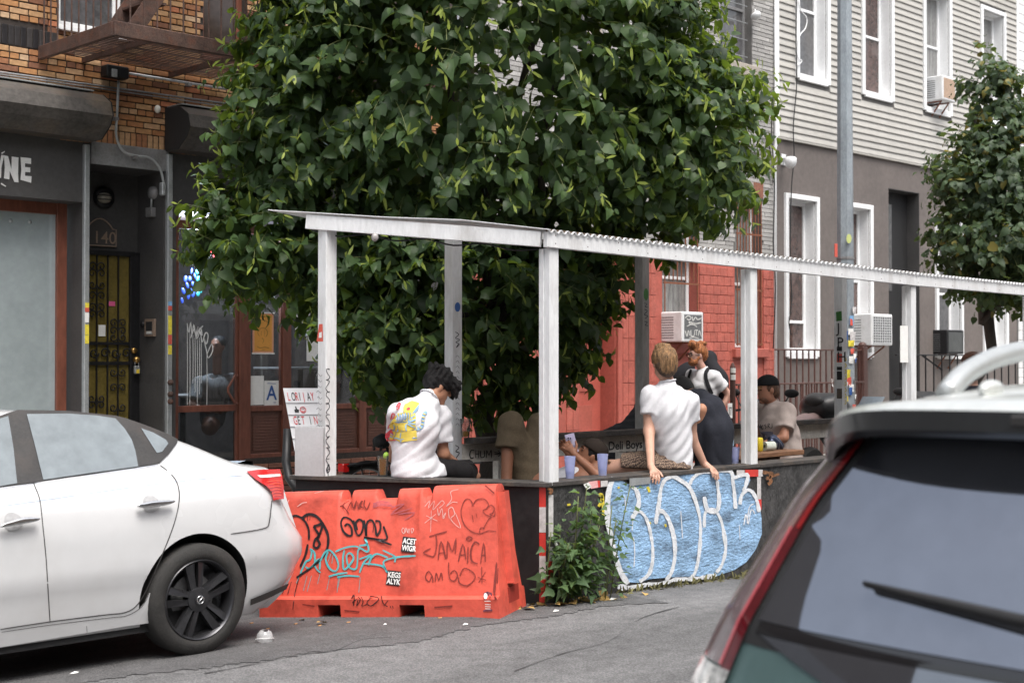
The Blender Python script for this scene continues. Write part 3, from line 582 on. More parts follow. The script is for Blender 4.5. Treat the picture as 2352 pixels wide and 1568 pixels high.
# fire escape
fe = thing('fire_escape', 'rusty brown iron fire escape balcony bolted to the tan brick wall', 'fire escape', (7.5, FY, 4.7))
ex0, ex1, eY, ez = FX(84, FY), 11.2, 11.95, 4.85
pbox('edge_beam', M_rust, fe, (ex0, eY, ez - .13), (ex1, eY + .05, ez + .012), .006); pbox('end_beam', M_rust, fe, (ex0 - .003, eY + .052, ez - .125), (ex0 + .047, FY - .004, ez + .01), .006)
for k in range(34):
    if k % 8 == 0: part('cross_bar', M_rust, fe, lambda b: b.bar((ex0 + .5 + k * .13, eY + .05, ez - .06), (ex0 + .5 + k * .13, FY, ez - .06), .04, .05))
for k in range(22):
    y = eY + .09 + k * .067; part('floor_slat', M_rust, fe, lambda b: b.bar((ex0 + .05, y, ez - .02), (ex1, y, ez - .02), .032, .006))
for x in (ex0 + 2.1, ex0 + 3.6): part('bracket', M_rust, fe, lambda b: b.bar((x, eY + .15, ez - .1), (x, FY, ez - .75), .045, .045))
for k in range(30): part('baluster', M_rust, fe, lambda b: b.tube([(ex0 + .03 + k * .145, eY + .025, ez), (ex0 + .03 + k * .145, eY + .025, ez + 1.0)], .009, 6))
for k in range(1, 11): part('baluster', M_rust, fe, lambda b: b.tube([(ex0 + .025, eY + .02 + k * .145, ez), (ex0 + .025, eY + .02 + k * .145, ez + 1.0)], .009, 6))
part('handrail', M_rust, fe, lambda b: [b.bar((ex0, eY + .025, ez + 1.0), (ex1, eY + .025, ez + 1.0), .04, .02), b.bar((ex0 + .025, eY, ez + 1.0), (ex0 + .025, FY, ez + 1.0), .04, .02)])
sx = FX(300, 12.9)
for yy in (12.55, 13.05): part('stair_stringer', M_rust, fe, lambda b: b.bar((sx - .25, yy, ez), (sx + 1.0, yy, ez + 1.9), .016, .17))
for k in range(6): part('stair_tread', M_rust, fe, lambda b: b.box((sx - .2 + k * .17, 12.55, ez + .16 + k * .26), (sx + .02 + k * .17, 13.05, ez + .185 + k * .26)))
for k in range(5): part('scroll_ornament', M_rust, fe, lambda b: [b.tube([(q[0], eY + .025, q[2]) for q in spiral((ex0 + 1.55 + k * .58, ez + .3 + .25 * (k % 2)), .07, 0, 1.2, s_)], .006, 6) for s_ in (1, -1)])
# ================================================================ salmon and grey row house
M_salmon = mat('salmon_paint', (.39, .1, .075), .6, var=.13, scale=2.5, bump=.3, bscale=60, dirt='8a4a3c', dscale=2, damt=.3)
M_salmont = mat('salmon_block', (.41, .108, .08), .6, var=.18, scale=4, bump=1., bscale=16, rnd=.07)
M_salmond = mat('salmon_door', (.42, .1, .075), .5, var=.1, scale=4)
M_faux = mat('faux_stone', (.36, .35, .338), .75, var=.18, scale=5, bump=.7, bscale=35, rnd=.2)
M_fauxj = mat('faux_joint', (.13, .125, .12), .9, var=.2)
M_stone = mat('sill_stone', (.36, .32, .28), .75, var=.15, scale=5, bump=.3)
M_taupe = mat('taupe_stucco', (.135, .116, .108), .8, var=.1, scale=1.2, bump=.35, bscale=120, dirt='8d837e', dscale=1.1, damt=.18)
M_siding = mat('cream_siding', (.43, .415, .385), .5, var=.07, scale=2, stretch=(.3, 1, 1), rnd=.07, dirt='8a8478', dscale=1.3, damt=.45)
M_trim = mat('white_trim', (.82, .83, .84), .4, var=.05, scale=3)
M_curtain = mat('pale_curtain_pane', (.24, .24, .235), .1, var=.35, scale=2.5, stretch=(6, 1, .5), spec=.8)
M_redpane = mat('brick_reflection_pane', (.08, .048, .042), .05, var=.5, scale=1.6, spec=.9, dirt='908a88', dscale=1, damt=.5)  # reflection of the brick opposite is put into this pane colour
M_ac = mat('ac_casing', (.7, .71, .72), .45, var=.06, scale=6, dirt='a09a90', dscale=7, damt=.3)
M_acgrill = mat('ac_grill', (.16, .165, .17), .5, .3, var=.2, scale=30)
PX0, PX1 = 12.5, FX(1779, FY)
ph = thing('salmon_house', 'row house with salmon painted ground floor, barred windows and grey faux stone above', 'building', (16, FY, 0))
ZS = 3.3
def hole(x0, x1, ya, yb, xa=None): xa = xa or x0; return (FX(x0, FY), FX(x1, FY), FZ(xa, yb, FY), FZ(xa, ya, FY))
hd = (FX(1330, FY), FX(1412, FY), -.3, FZ(1380, 668, FY)); h1 = (FX(1521, FY), FX(1602, FY), FZ(1523, 786, FY), 4.3); h2 = (FX(1688, FY), FX(1748, FY), FZ(1688, 797, FY), FZ(1715, 452, FY))
h1 = (h1[0], h1[1], h1[2], h2[3]); hs = [hd, h1, h2]
part('wall', M_salmon, ph, lambda b: wall(b, PX0, PX1, -.4, ZS, FY, [(a, c, z0, min(z1, ZS)) for a, c, z0, z1 in hs], .3))
u1 = hole(1655, 1728, -300, 137, 1662); u2 = hole(1296, 1362, -300, 150); u2 = (u2[0], u2[1], u1[2], u1[3])
part('upper_wall', M_fauxj, ph, lambda b: wall(b, PX0, PX1, ZS, 9.5, FY, [u1, u2] + [(a, c, ZS, z1) for a, c, z0, z1 in hs[1:]], .3))
r_ = random.Random(2); strips = []; z = ZS + .005; rw = 0
while z < 8.7:
    x = PX0 - r_.uniform(0, .4)
    while x < PX1:
        L = r_.choice((.22, .34, .48, .62)); x0, x1 = max(x, PX0), min(x + L - .008, PX1 - .003); x += L
        for a, c, z0, z1 in (u1, u2, h1, h2):
            if z0 - .07 < z < z1 + .02:
                if x0 < a < x1: x1 = a - .005
                elif x0 < c < x1: x0 = c + .005
                elif a <= x0 and x1 <= c: x1 = x0
        if x1 - x0 > .05: strips.append((x0, x1, z))
    z += .068; rw += 1
def shown(q): p = pix(((q[0] + q[1]) / 2, FY, q[2])); return (0 if 1640 < p[0] < 1790 and -10 < p[1] < 600 else 1, -p[0])
strips.sort(key=shown); rest = MB(); cache = {}
for i, (x0, x1, z) in enumerate(strips):
    L = round(x1 - x0, 2)
    if i < 300:
        if L not in cache:
            q = MB().box((-L / 2, 0, 0), (L / 2, .02, .06), .005); me = bpy.data.meshes.new('stone_strip'); me.from_pydata(q.v, [], q.f); me.materials.append(M_faux); cache[L] = me
        link('stone_strip', cache[L], ph, ((x0 + x1) / 2, FY - .014 + r_.uniform(-.003, .003), z))
    else: rest.box((x0, FY - .014, z), (x1, FY + .004, z + .06), .004)
rest.build('faux_stone_cladding', M_faux, ph, fix=False, kind='stuff')
# split-face blocks between the barred windows
zz = [0, .42, .84, 1.26, 1.68, 2.1, 2.5, 2.9, 3.28]
def blocks(x0, x1, n, off, nm='wall_block', m=None, zs=zz, dep=.022):
    L = (x1 - x0) / n
    for j in range(len(zs) - 1):
        e = [x0] + [x0 + L * (i + (.5 if j % 2 and off else 0)) for i in range(1 if not (j % 2 and off) else 0, n)] + [x1]
        for a, c in zip(e[:-1], e[1:]):
            if c - a > .03: pbox(nm, m or M_salmont, ph, (a + .004, FY - dep, zs[j] + .004), (c - .004, FY + .004, zs[j + 1] - .004), .008)
zr = [.15 * i for i in range(22)]; blocks(h1[1] + .04, h2[0] - .04, 5, True, 'wall_brick', M_salmont, zr, .02); blocks(h2[1] + .05, PX1 - .02, 2, True, 'wall_brick', M_salmont, zr, .02)
z6 = [i * .33 for i in range(0, 10)] + [3.25]
blocks(FX(1416, FY), FX(1506, FY), 7, False, 'glazed_tile', M_salmont, z6, .016); blocks(FX(1300, FY), FX(1329, FY), 2, False, 'glazed_tile', M_salmont, z6, .016); blocks(PX0 + .05, FX(1130, FY), 5, True)
# doorway
pbox('lintel', M_salmond, ph, (hd[0] - .02, FY - .05, hd[3] - .02), (hd[1] + .02, FY - .003, hd[3] + .13), .008); pbox('door_post', M_salmon, ph, (hd[1] + .02, FY - .06, -.3), (hd[1] + .11, FY - .002, 3.1), .01)
dv = pbox('door', M_salmond, ph, (hd[0], FY + .28, -.3), (hd[1], FY + .33, hd[3]), .004)
for a, c in ((.2, 1.0), (1.2, 1.9)): pbox('door_panel', M_salmon, dv, (hd[0] + .15, FY + .265, a), (hd[1] - .2, FY + .279, c), .008)
# barred windows
M_bar = mat('rust_bar', (.2, .07, .035), .7, var=.3, scale=20, bump=.3)
for hh, pn in ((h1, M_curtain), (h2, M_curtain)):
    sash(ph, hh[0] + .02, hh[1] - .02, hh[2], hh[3], FY, .2, .06, M_trim, .42, pn, False)
    n_ = 9
    for k in range(n_): part('window_bar', M_bar, ph, lambda b: b.tube([(hh[0] + .03 + (hh[1] - hh[0] - .06) * k / (n_ - 1), FY - .03, hh[2] + (.95 if hh is h1 and 0 < k < 8 else .02)), (hh[0] + .03 + (hh[1] - hh[0] - .06) * k / (n_ - 1), FY - .03, hh[3] - .05)], .011, 6))
    for zf in (.02, .38, .75): part('bar_rail', M_bar, ph, lambda b: b.bar((hh[0], FY - .03, hh[2] + (hh[3] - hh[2]) * zf), (hh[1], FY - .03, hh[2] + (hh[3] - hh[2]) * zf), .012, .03))
    pbox('window_sill', M_salmon, ph, (hh[0] - .1, FY - .1, hh[2] - .17), (hh[1] + .1, FY - .002, hh[2] - .02), .012)
    for k in range(3): pbox('lintel_stone', (M_rbrick, M_stone, M_rbrick)[k], ph, (hh[0] - .05 + (hh[1] - hh[0] + .1) * k / 3, FY - .03, hh[3] + .002), (hh[0] - .05 + (hh[1] - hh[0] + .1) * (k + 1) / 3 - .01, FY - .0145, hh[3] + .25), .01)
for uu in (u1, u2):
    sash(ph, uu[0], uu[1], uu[2], uu[3], FY, .18, .06, M_steel, .3, M_dimglass, False)
    for k in range(4): part('guard_wire', M_gal, ph, lambda b: b.tube([(uu[0] + .05, FY + .05, uu[2] + .15 + k * .28), (uu[1] - .05, FY + .05, uu[2] + .15 + k * .28)], .008, 6))
    pbox('window_sill', M_stone, ph, (uu[0] - .15, FY - .09, uu[2] - .2), (uu[1] + .12, FY - .016, uu[2] - .002), .012)
def air_con(nm, label, x0, x1, z0, z1, yo, yi, m=None, grille='wire', gm=None):
    """window air conditioner sticking out of the wall: casing, side louvres, outer grille"""
    m = m or M_ac; t = thing(nm, label, 'air conditioner', (x0, yo, z0)); pbox('casing', m, t, (x0, yo, z0), (x1, yi, z1), .015)
    pbox('grille_backing', gm or M_acgrill, t, (x0 + .05, yo - .004, z0 + .045), (x1 - .05, yo + .01, z1 - .045), 0)
    if grille == 'wire':
        for k in range(9): part('grille_slat', m, t, lambda b: b.box((x0 + .05 + (x1 - x0 - .1) * k / 8 - .006, yo - .01, z0 + .045), (x0 + .05 + (x1 - x0 - .1) * k / 8 + .006, yo - .004, z1 - .045)))
        for k in range(11): part('grille_slat', m, t, lambda b: b.box((x0 + .05, yo - .014, z0 + .05 + (z1 - z0 - .1) * k / 10 - .005), (x1 - .05, yo - .0102, z0 + .05 + (z1 - z0 - .1) * k / 10 + .005)))
    L = yi - yo
    for k in range(9): part('side_louvre', M_acgrill, t, lambda b: b.box((x0 - .003, yo + L * .3, z0 + (z1 - z0) * (.12 + .085 * k)), (x0 + .004, yo + L * .72, z0 + (z1 - z0) * (.12 + .085 * k) + .012)))
    for xx in (x0 + .12, x1 - .12): part('bracket', M_bar, t, lambda b: [b.bar((xx, yo + .08, z0 - .004), (xx, yi, z0 - .004 - .004), .03, .03), b.bar((xx, yo + .1, z0 - .02), (xx, FY - .02, z0 - .28), .022, .022)])
    return t
aX = onY(1567, 783, FY - .4); aX1 = onY(1616, 787, FY - .4)
ac1 = air_con('air_conditioner', 'white window air conditioner with chalky scrawl on its dark grille, salmon wall', aX.x, aX1.x, aX.z - .01, onY(1567, 715, FY - .4).z, FY - .4, FY + .15, grille='plain')
M_chalk = mat('chalk_scrawl', (.6, .6, .58), .8); aw, ahh = aX1.x - aX.x, onY(1567, 715, FY - .4).z - aX.z; fr_ = frame((aX.x, FY - .406, aX.z), (1, 0, 0), (0, 0, 1)); mpa = lambda a, c, l=0: fr_(a * aw, c * ahh, l)
strokes('scrawl', M_chalk, ac1, [[(.12, .78), (.25, .86), (.4, .8), (.3, .72), (.2, .76)], [(.45, .85), (.48, .7), (.6, .82), (.7, .74), (.88, .8)], [(.5, .64), (.38, .58), (.3, .66), (.6, .6), (.85, .64)], [(.2, .5), (.38, .57), (.56, .55), (.66, .49)], [(.12, .35), (.2, .16), (.26, .36), (.34, .18)], [(.38, .38), (.4, .18), (.54, .2), (.56, .38)], [(.58, .38), (.72, .38)], [(.65, .38), (.64, .2)], [(.72, .18), (.78, .36), (.86, .18)], [(.3, .1), (.5, .14), (.75, .1)]], .035, mpa)
# satellite / sensor dome by the upper window, cables and the white rain pipe
part('wall_sensor', M_ac, ph, lambda b: [b.lathe([(0, .06), (.06, .05), (.09, 0), (.085, -.02), (0, -.03)], 14, fp(1736, 36, FY - .12), (0, -.6, -.8)), b.tube([fp(1736, 30, FY - .08), fp(1734, 22, FY)], .014, 6)], True)
rp = part('rain_pipe', M_trim, ph, lambda b: b.tube([(PX1 - .02, FY - .06, 9.4), (PX1 - .02, FY - .06, 5.3), (PX1 - .02, FY - .03, 5.2), (PX1 - .02, FY - .03, .2)], .03, 8), True)
part('loose_cable', M_black, ph, lambda b: b.tube([Vector(q) for q in smooth_path([fp(1777, 200, FY - .12), fp(1772, 300, FY - .12), fp(1779, 420, FY - .1), fp(1776, 560, FY - .1), fp(1781, 660, FY - .1), fp(1776, 800, FY - .1)], 4)], .011, 5), True)
part('loose_cable', M_black, ph, lambda b: b.tube([Vector(q) for q in smooth_path([fp(1640, 240, FY - .05), fp(1690, 255, FY - .05), fp(1740, 290, FY - .05), fp(1768, 340, FY - .05), fp(1776, 420, FY - .06)], 4)], .009, 5), True)
strokes('wall_tag', mat('faded_tag', (.12, .12, .13), .8), ph, [[(1700, 345), (1708, 320), (1716, 345), (1724, 318)], [(1732, 350), (1735, 335), (1745, 338), (1742, 352), (1733, 350)], [(1748, 355), (1752, 340), (1757, 356), (1762, 342)], [(1700, 300), (1715, 292), (1726, 300), (1740, 290)]], 2.2, lambda a, c, l=0: fp(a, c, FY - .02 - l))
# ================================================================ cream and taupe row house
TX0, TX1 = PX1 + .005, FX(2336, FY); ZF = 5.42
th = thing('taupe_house', 'row house with taupe stucco ground floor, cream vinyl siding and white trimmed windows', 'building', (24, FY, 0))
def W(x0, x1, yt, yb, xr): return (FX(x0, FY), FX(x1, FY), FZ(xr, yb, FY), FZ(xr, yt, FY))
ups = [W(1831, 1896, -260, 178, 1831), W(1982, 2044, -260, 211, 1982), W(2123, 2178, -260, 243, 2123), W(2255, 2303, -260, 272, 2255)]
zu = sum(q[2] for q in ups) / 4; ups = [(a, c, zu, zu + 2.3) for a, c, _, _ in ups]
lows = [W(1808, 1873, 455, 800, 1808), W(1938, 1997, 478, 808, 1950), W(2153, 2205, 503, 815, 2153), W(2262, 2309, 520, 815, 2262)]
zl = sum(q[2] for q in lows) / 4; zlt = sum(q[3] for q in lows[:3]) / 3; lows = [(a, c, zl, zlt) for a, c, _, _ in lows]
ed = (FX(2042, FY), FX(2113, FY), -.4, FZ(2042, 432, FY))
part('wall', M_taupe, th, lambda b: wall(b, TX0, TX1, -.4, ZF, FY, lows + [ed], .3))
part('upper_wall', M_fauxj, th, lambda b: wall(b, TX0, TX1, ZF, 9.8, FY - .03, ups, .3))
pbox('starter_strip', M_siding, th, (TX0, FY - .055, ZF - .03), (TX1, FY - .002, ZF), .003)
z = ZF + .004; sc_ = {}
while z < 9.6:
    segs = [(TX0 + .05, TX1 - .05)]
    for a, c, z0, z1 in ups:
        if z + .12 > z0 - .1 and z < z1 + .1: segs = [s_ for p, q in segs for s_ in ((p, min(q, a - .1)), (max(p, c + .1), q)) if s_[1] - s_[0] > .02]
    for p, q in segs:
        k = round(q - p, 2)
        if k not in sc_:
            L = (q - p) / 2; me = bpy.data.meshes.new('siding_board'); me.from_pydata([(-L, .0, .0), (L, .0, .0), (L, -.02, .002), (-L, -.02, .002), (-L, -.02, .018), (L, -.02, .018), (L, .004, .122), (-L, .004, .122)], [], [(0, 1, 2, 3), (3, 2, 5, 4), (4, 5, 6, 7), (0, 3, 4, 7), (1, 6, 5, 2)]); me.materials.append(M_siding); sc_[k] = me
        link('siding_board', sc_[k], th, ((p + q) / 2, FY - .034, z))
    z += .12
for p in (TX0 + .025, TX1 - .025): pbox('corner_post', M_trim, th, (p - .035, FY - .07, ZF), (p + .035, FY - .005, 9.7), .006)
for i, (a, c, z0, z1) in enumerate(ups + lows):
    up = i < 4; Y = FY - .03 if up else FY
    wd_ = sash(th, a, c, z0, z1, Y, .24, .07, M_trim, (.52, .47, .55, .45, .2, .5, .45, .5)[i], (M_dimglass, M_redpane, M_curtain, M_curtain, M_redpane, M_redpane, M_dimglass, M_curtain)[i], False)
    cs = .085
    for q in (((a - cs, z0 - cs), (a, z1 + cs)), ((c, z0 - cs), (c + cs, z1 + cs)), ((a, z1), (c, z1 + cs)), ((a, z0 - cs - .03), (c, z0))):
        pbox('casing', M_trim, wd_, (q[0][0], Y - .05, q[0][1]), (q[1][0], Y + .01, q[1][1]), .006)
    pbox('reveal_lining', M_trim, wd_, (c - .015, Y + .011, z0), (c + .004, Y + .23, z1), 0); pbox('reveal_lining', M_trim, wd_, (a, Y + .011, z0 - .004), (c, Y + .23, z0 + .012), 0); pbox('reveal_lining', M_trim, wd_, (a, Y + .011, z1 - .012), (c, Y + .23, z1 + .004), 0)
# entrance recess and stoop rail
dr_ = pbox('entrance_door', M_black, th, (ed[0], FY + .26, -.2), (ed[1], FY + .31, ed[3]), .003); pbox('door_light', M_dimglass, dr_, (ed[0] + .2, FY + .25, ed[3] - 1.9), (ed[0] + .55, FY + .258, ed[3] - .25), 0)
part('recess_lining', M_char, th, lambda b: [b.box((ed[1] - .012, FY + .002, -.3), (ed[1] + .003, FY + .259, ed[3])), b.box((ed[0], FY + .002, ed[3] - .012), (ed[1], FY + .259, ed[3] + .003))])
pbox('stoop', M_walk, th, (ed[0] - .3, FY - 1.2, -.4), (ed[1] + .3, FY - .003, .75), .02); pbox('mailbox', M_black, th, (FX(2066, FY), FY - .12, FZ(2066, 815, FY)), (FX(2080, FY), FY - .002, FZ(2066, 780, FY)), .008)
cm = thing('security_camera', 'white dome security camera on a bracket above the first taupe window', 'camera', fp(1808, 370))
part('mount', M_ac, cm, lambda b: [b.box(fp(1796, 379, FY - .03), Vector(fp(1806, 355, FY - .03)) + Vector((0, .028, 0)), .006), b.bar(fp(1800, 366, FY - .03), fp(1814, 366, FY - .26), .05, .05)])
part('dome', M_ac, cm, lambda b: b.lathe([(0, .07), (.07, .07), (.1, .05), (.1, -.02), (.08, -.08), (.03, -.12), (0, -.125)], 18, fp(1816, 370, FY - .26)), True)
part('hanging_cable', M_black, th, lambda b: b.tube([Vector(q) for q in smooth_path([fp(1830, -20, FY - .11), fp(1828, 80, FY - .11), fp(1830, 190, FY - .11), fp(1822, 290, FY - .1), fp(1824, 360, FY - .1), fp(1818, 430, FY - .1), fp(1815, 560, FY - .1), fp(1818, 690, FY - .1), fp(1812, 740, FY - .1), fp(1818, 770, FY - .1)], 4)], .01, 5), True)
part('loop_cable', M_trim, th, lambda b: b.tube([Vector(q) for q in smooth_path([fp(1833, 0, FY - .1), fp(1840, 25, FY - .1), fp(1853, 42, FY - .1), fp(1850, 65, FY - .1), fp(1836, 85, FY - .1), fp(1832, 130, FY - .1), fp(1842, 140, FY - .1), fp(1833, 150, FY - .1)], 4)], .009, 5), True)
def ac_px(nm, label, x0, x1, xl, yt, yb, yo, m=None, gr='wire', gm=None):
    p0 = onY(x0, yb, yo); p1 = onY(x1, yb, yo); return air_con(nm, label, p0.x, p1.x, p0.z, onY(x0, yt, yo).z, yo, FY + .2, m, gr, gm)
ac_px('air_conditioner', 'white air conditioner with tan grille in the cream siding upper window', 2165, 2196, 2120, 172, 228, FY - .32, None, 'plain', mat('tan_grille', (.42, .3, .22), .7, var=.15, scale=20))
ac_px('air_conditioner', 'large white air conditioner with square wire grille in the taupe ground floor', 2002, 2050, 1960, 720, 793, FY - .5)
ac_px('air_conditioner', 'black air conditioner in the white trimmed taupe window beside the entrance', 2176, 2214, 2160, 757, 813, FY - .3, M_blackiron, 'plain', mat('smoked_grille', (.08, .085, .085), .35, var=.2))
pbox('reveal_panel', M_trim, th, (lows[1][0] + .2, FY + .2, zl), (lows[1][1], FY + .21, zl + .5), 0)
# white tiled neighbour
nh = thing('white_house', 'white shingled row house at the end beyond the cream siding', 'building', (32, FY, 0)); M_shingle = mat('white_shingle', (.72, .72, .72), .6, var=.06, rnd=.05)
pbox('wall', M_fauxj, nh, (TX1 + .01, FY - .01, -.4), (45, FY + .3, 10), 0)
z = .5; sh = bpy.data.meshes.new('shingle'); q = MB().box((0, -.02, 0), (.29, 0, .19), .003); sh.from_pydata(q.v, [], q.f); sh.materials.append(M_shingle)
while z < 9.6:
    for i in range(3): link('shingle', sh, nh, (TX1 + .03 + i * .3, FY - .011, z))
    z += .2
pbox('clapboard', M_shingle, nh, (TX1 + .95, FY - .03, -.3), (44.9, FY - .011, 9.8), 0)
# ---------------------------------------------------------------- area railings in front of the taupe house
def railing(label, x0, x1, y, z0, z1, n, m, x_end_post=None):
    t = thing('iron_railing', label, 'railing', (x0, y, z0)); part('top_rail', m, t, lambda b: b.bar((x0, y, z1), (x1, y, z1), .045, .025, bev=.004)); part('bottom_rail', m, t, lambda b: b.bar((x0, y, z0 + .15), (x1, y, z0 + .15), .03, .02))
    for k in range(n): part('baluster', m, t, lambda b: b.bar((x0 + (x1 - x0) * (k + .5) / n, y, z0), (x0 + (x1 - x0) * (k + .5) / n, y, z1 - .01), .02, .02, (0, 1, 0)))
    if x_end_post: part('newel_post', m, t, lambda b: [b.bar((x_end_post, y, z0), (x_end_post, y, z1 + .06), .13, .13, (0, 1, 0), .01), b.ell((x_end_post, y, z1 + .08), (.07, .07, .06))])
    return t
M_brnrail = mat('brown_railing', (.1, .05, .042), .5, var=.2, scale=20)
yr = 12.3; railing('tall brown iron railing directly in front of the taupe stucco', FX(1781, yr), FX(1980, yr), yr, walk_z(yr), FZ(1840, 803, yr), 15, M_brnrail, FX(1981, yr))
yr = 11.4; railing('lower brown iron railing standing behind the parked motorcycle', FX(1690, yr), FX(1985, yr), yr, walk_z(yr), FZ(1800, 881, yr), 24, M_brnrail)
yr = 12.2; rb_ = railing('black iron stoop railing beside the dark taupe house entrance', FX(2058, yr), FX(2340, yr), yr, walk_z(yr), FZ(2100, 815, yr), 16, M_blackiron)
part('sloped_rail', M_blackiron, rb_, lambda b: b.bar(onY(2118, 816, yr), onY(2165, 850, yr - .3), .05, .03))
# ================================================================ outdoor dining shed (parklet) in the parking lane
M_wpost = mat('white_painted_wood', (.72, .73, .74), .55, var=.07, scale=5, stretch=(1, 1, .3), bump=.3, bscale=70, dirt='7d756c', dscale=5, damt=.5)
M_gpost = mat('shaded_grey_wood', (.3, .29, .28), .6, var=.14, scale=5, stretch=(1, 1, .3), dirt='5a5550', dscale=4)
M_osb = mat('black_osb', (.045, .044, .044), .6, var=.5, scale=14, stretch=(1, 1, .5), bump=1.3, bscale=45, dirt='6b6866', dscale=9, damt=.35)
M_blackply = mat('black_plywood', (.016, .015, .016), .5, var=.25, scale=3, dirt='3a3836', dscale=6, damt=.3)
M_cap = mat('worn_cap_board', (.05, .045, .042), .6, var=.3, scale=6, dirt='7d6a58', dscale=7, damt=.4, bump=.3)
M_redtape = mat('red_reflective', (.62, .05, .04), .35, var=.1, scale=30, dirt='7a3a34', dscale=14, damt=.4); M_whitetape = mat('white_reflective', (.6, .58, .58), .35, var=.12, scale=30, dirt='77706a', dscale=14, damt=.4)
M_corr = mat('corrugated_sheet', (.66, .67, .68), .4, var=.08, scale=3, dirt='7a6a55', dscale=5, damt=.4)
M_deck = mat('deck_plank', (.12, .095, .075), .75, var=.25, scale=4, bump=.3)
M_rot = mat('rotten_wood', (.2, .09, .04), .9, var=.4, scale=18, bump=1.2, bscale=30)
PY, PXC = 6.6, 6.93; ED = Vector((-.43, .9, 0)).normalized(); EN = Vector((-ED.y, ED.x, 0))   # end wall direction (towards the kerb) and its outward side
if EN.x > 0: EN = -EN
Cc = Vector((PXC, PY, 0)); WT = .815
pk = thing('dining_shed', 'white roofed street dining shed with black plywood walls and blue throw-up graffiti', 'parklet', (9, 7.2, -.05))
# walls
fx1 = 15.0; xb0 = onY(1396, 1200, PY).x; xb1 = onY(1742, 1150, PY).x
def rough_panel(b, x0, x1, z0, z1, y, amp=.006, seed=1, cut=None):
    r_ = np.random.default_rng(seed); nx = max(6, int((x1 - x0) / .035)); nz = 22; P = []
    for j in range(nz + 1):
        row = []
        for i in range(nx + 1):
            x = x0 + (x1 - x0) * i / nx; z = z0 + (z1 - z0) * j / nz
            if cut: z = max(z, cut(x))
            row.append((x, y + r_.uniform(-amp, amp) * (0 < i < nx), z))
        P.append(row)
    b.grid(P)
part('side_panel', M_osb, pk, lambda b: [rough_panel(b, PXC, xb0 - .002, -.02, WT - .02, PY, .002, 2), b.box((PXC, PY + .012, 0), (xb0, PY + .03, WT - .02))])
pb = part('graffiti_panel', M_osb, pk, lambda b: [rough_panel(b, xb0, xb1, -.09, WT - .02, PY - .004, .006, 3), b.box((xb0, PY + .012, -.08), (xb1, PY + .03, WT - .02))], 60)
part('side_panel', M_osb, pk, lambda b: [rough_panel(b, xb1 + .002, fx1, -.26, WT - .02, PY, .003, 4), b.box((xb1, PY + .012, -.25), (fx1, PY + .03, WT - .02))])
EL = 1.92
part('end_panel', M_blackply, pk, lambda b: b.obox(Cc + ED * EL / 2 - EN * .015 + Vector((0, 0, WT / 2 - .06)), (EL / 2 - .002, .012, WT / 2 + .04), Matrix((ED, EN, ZU)).transposed()))
part('cap_board', M_cap, pk, lambda b: b.obox(Cc + ED * EL / 2 - EN * .06 + Vector((0, 0, WT - .004)), (EL / 2 + .03, .1, .016), Matrix((ED, EN, ZU)).transposed(), .004))
part('cap_board', M_cap, pk, lambda b: b.box((PXC + .05, PY - .02, WT - .021), (xb1, PY + .2, WT + .011), .004)); part('cap_board', M_cap, pk, lambda b: b.box((xb1 + .004, PY - .018, WT - .024), (fx1, PY + .2, WT + .008), .004))
strokes('rotten_edge', M_rot, pk, [[(1752, 1084), (1775, 1087), (1768, 1094), (1790, 1088)], [(1760, 1096), (1772, 1104), (1764, 1112)], [(1258, 1120), (1268, 1126), (1262, 1134)]], 7, lambda a, c, l=0: onY(a, c, PY - .02 - l), 4, .5)
for i in range(11): pbox('deck_plank', M_deck, pk, (6.4 if i > 7 else 7.0, PY + .05 + i * .14, .1 - .03), (15, PY + .184 + i * .14, .1), .004)
# posts
def zt(x): return float(np.interp(x, [6.9, 9.4, 11.9, 14.9], [2.43, 2.395, 2.355, 2.335]))     # beam underside
PW = .092
def post(c, z0, z1, m, nm='post', w_=PW): return part(nm, m, pk, lambda b: b.box((c[0] - w_ / 2, c[1] - w_ / 2, z0), (c[0] + w_ / 2, c[1] + w_ / 2, z1), .004))
pC = (PXC + .07, PY + .035); pE = (onY(1722, 1000, PY + .035).x, PY + .035); pF = (onY(2089, 800, PY + .035).x, PY + .035); pG = (pF[0] + 2.5, PY + .035)
A0 = Cc + ED * 1.70; pA = (A0.x + .04, A0.y)
oC = post(pC, WT - .012, zt(7.0), M_wpost); oE = post(pE, WT - .012, zt(9.4), M_wpost); oF = post(pF, WT - .012, zt(11.9), M_wpost); post(pG, WT - .012, zt(14.5), M_wpost)
oA = post(pA, WT - .012, 2.62, M_wpost, w_=.098)
RY = 8.12; pB = (onY(1041, 900, RY).x, RY); pD = (onY(1475, 900, RY).x, RY); pH = (onY(1931, 900, RY).x, RY)
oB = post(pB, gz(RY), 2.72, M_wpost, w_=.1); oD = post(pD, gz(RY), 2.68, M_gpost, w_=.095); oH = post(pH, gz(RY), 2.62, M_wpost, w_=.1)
for p in (pC, pE, pF): part('plank_facing', M_wpost, pk, lambda b: b.box((p[0] - PW / 2 - .012, p[1] - PW / 2 + .05, WT + .014), (p[0] - PW / 2 - .001, p[1] + PW / 2, zt(p[0]) - .004), .002))
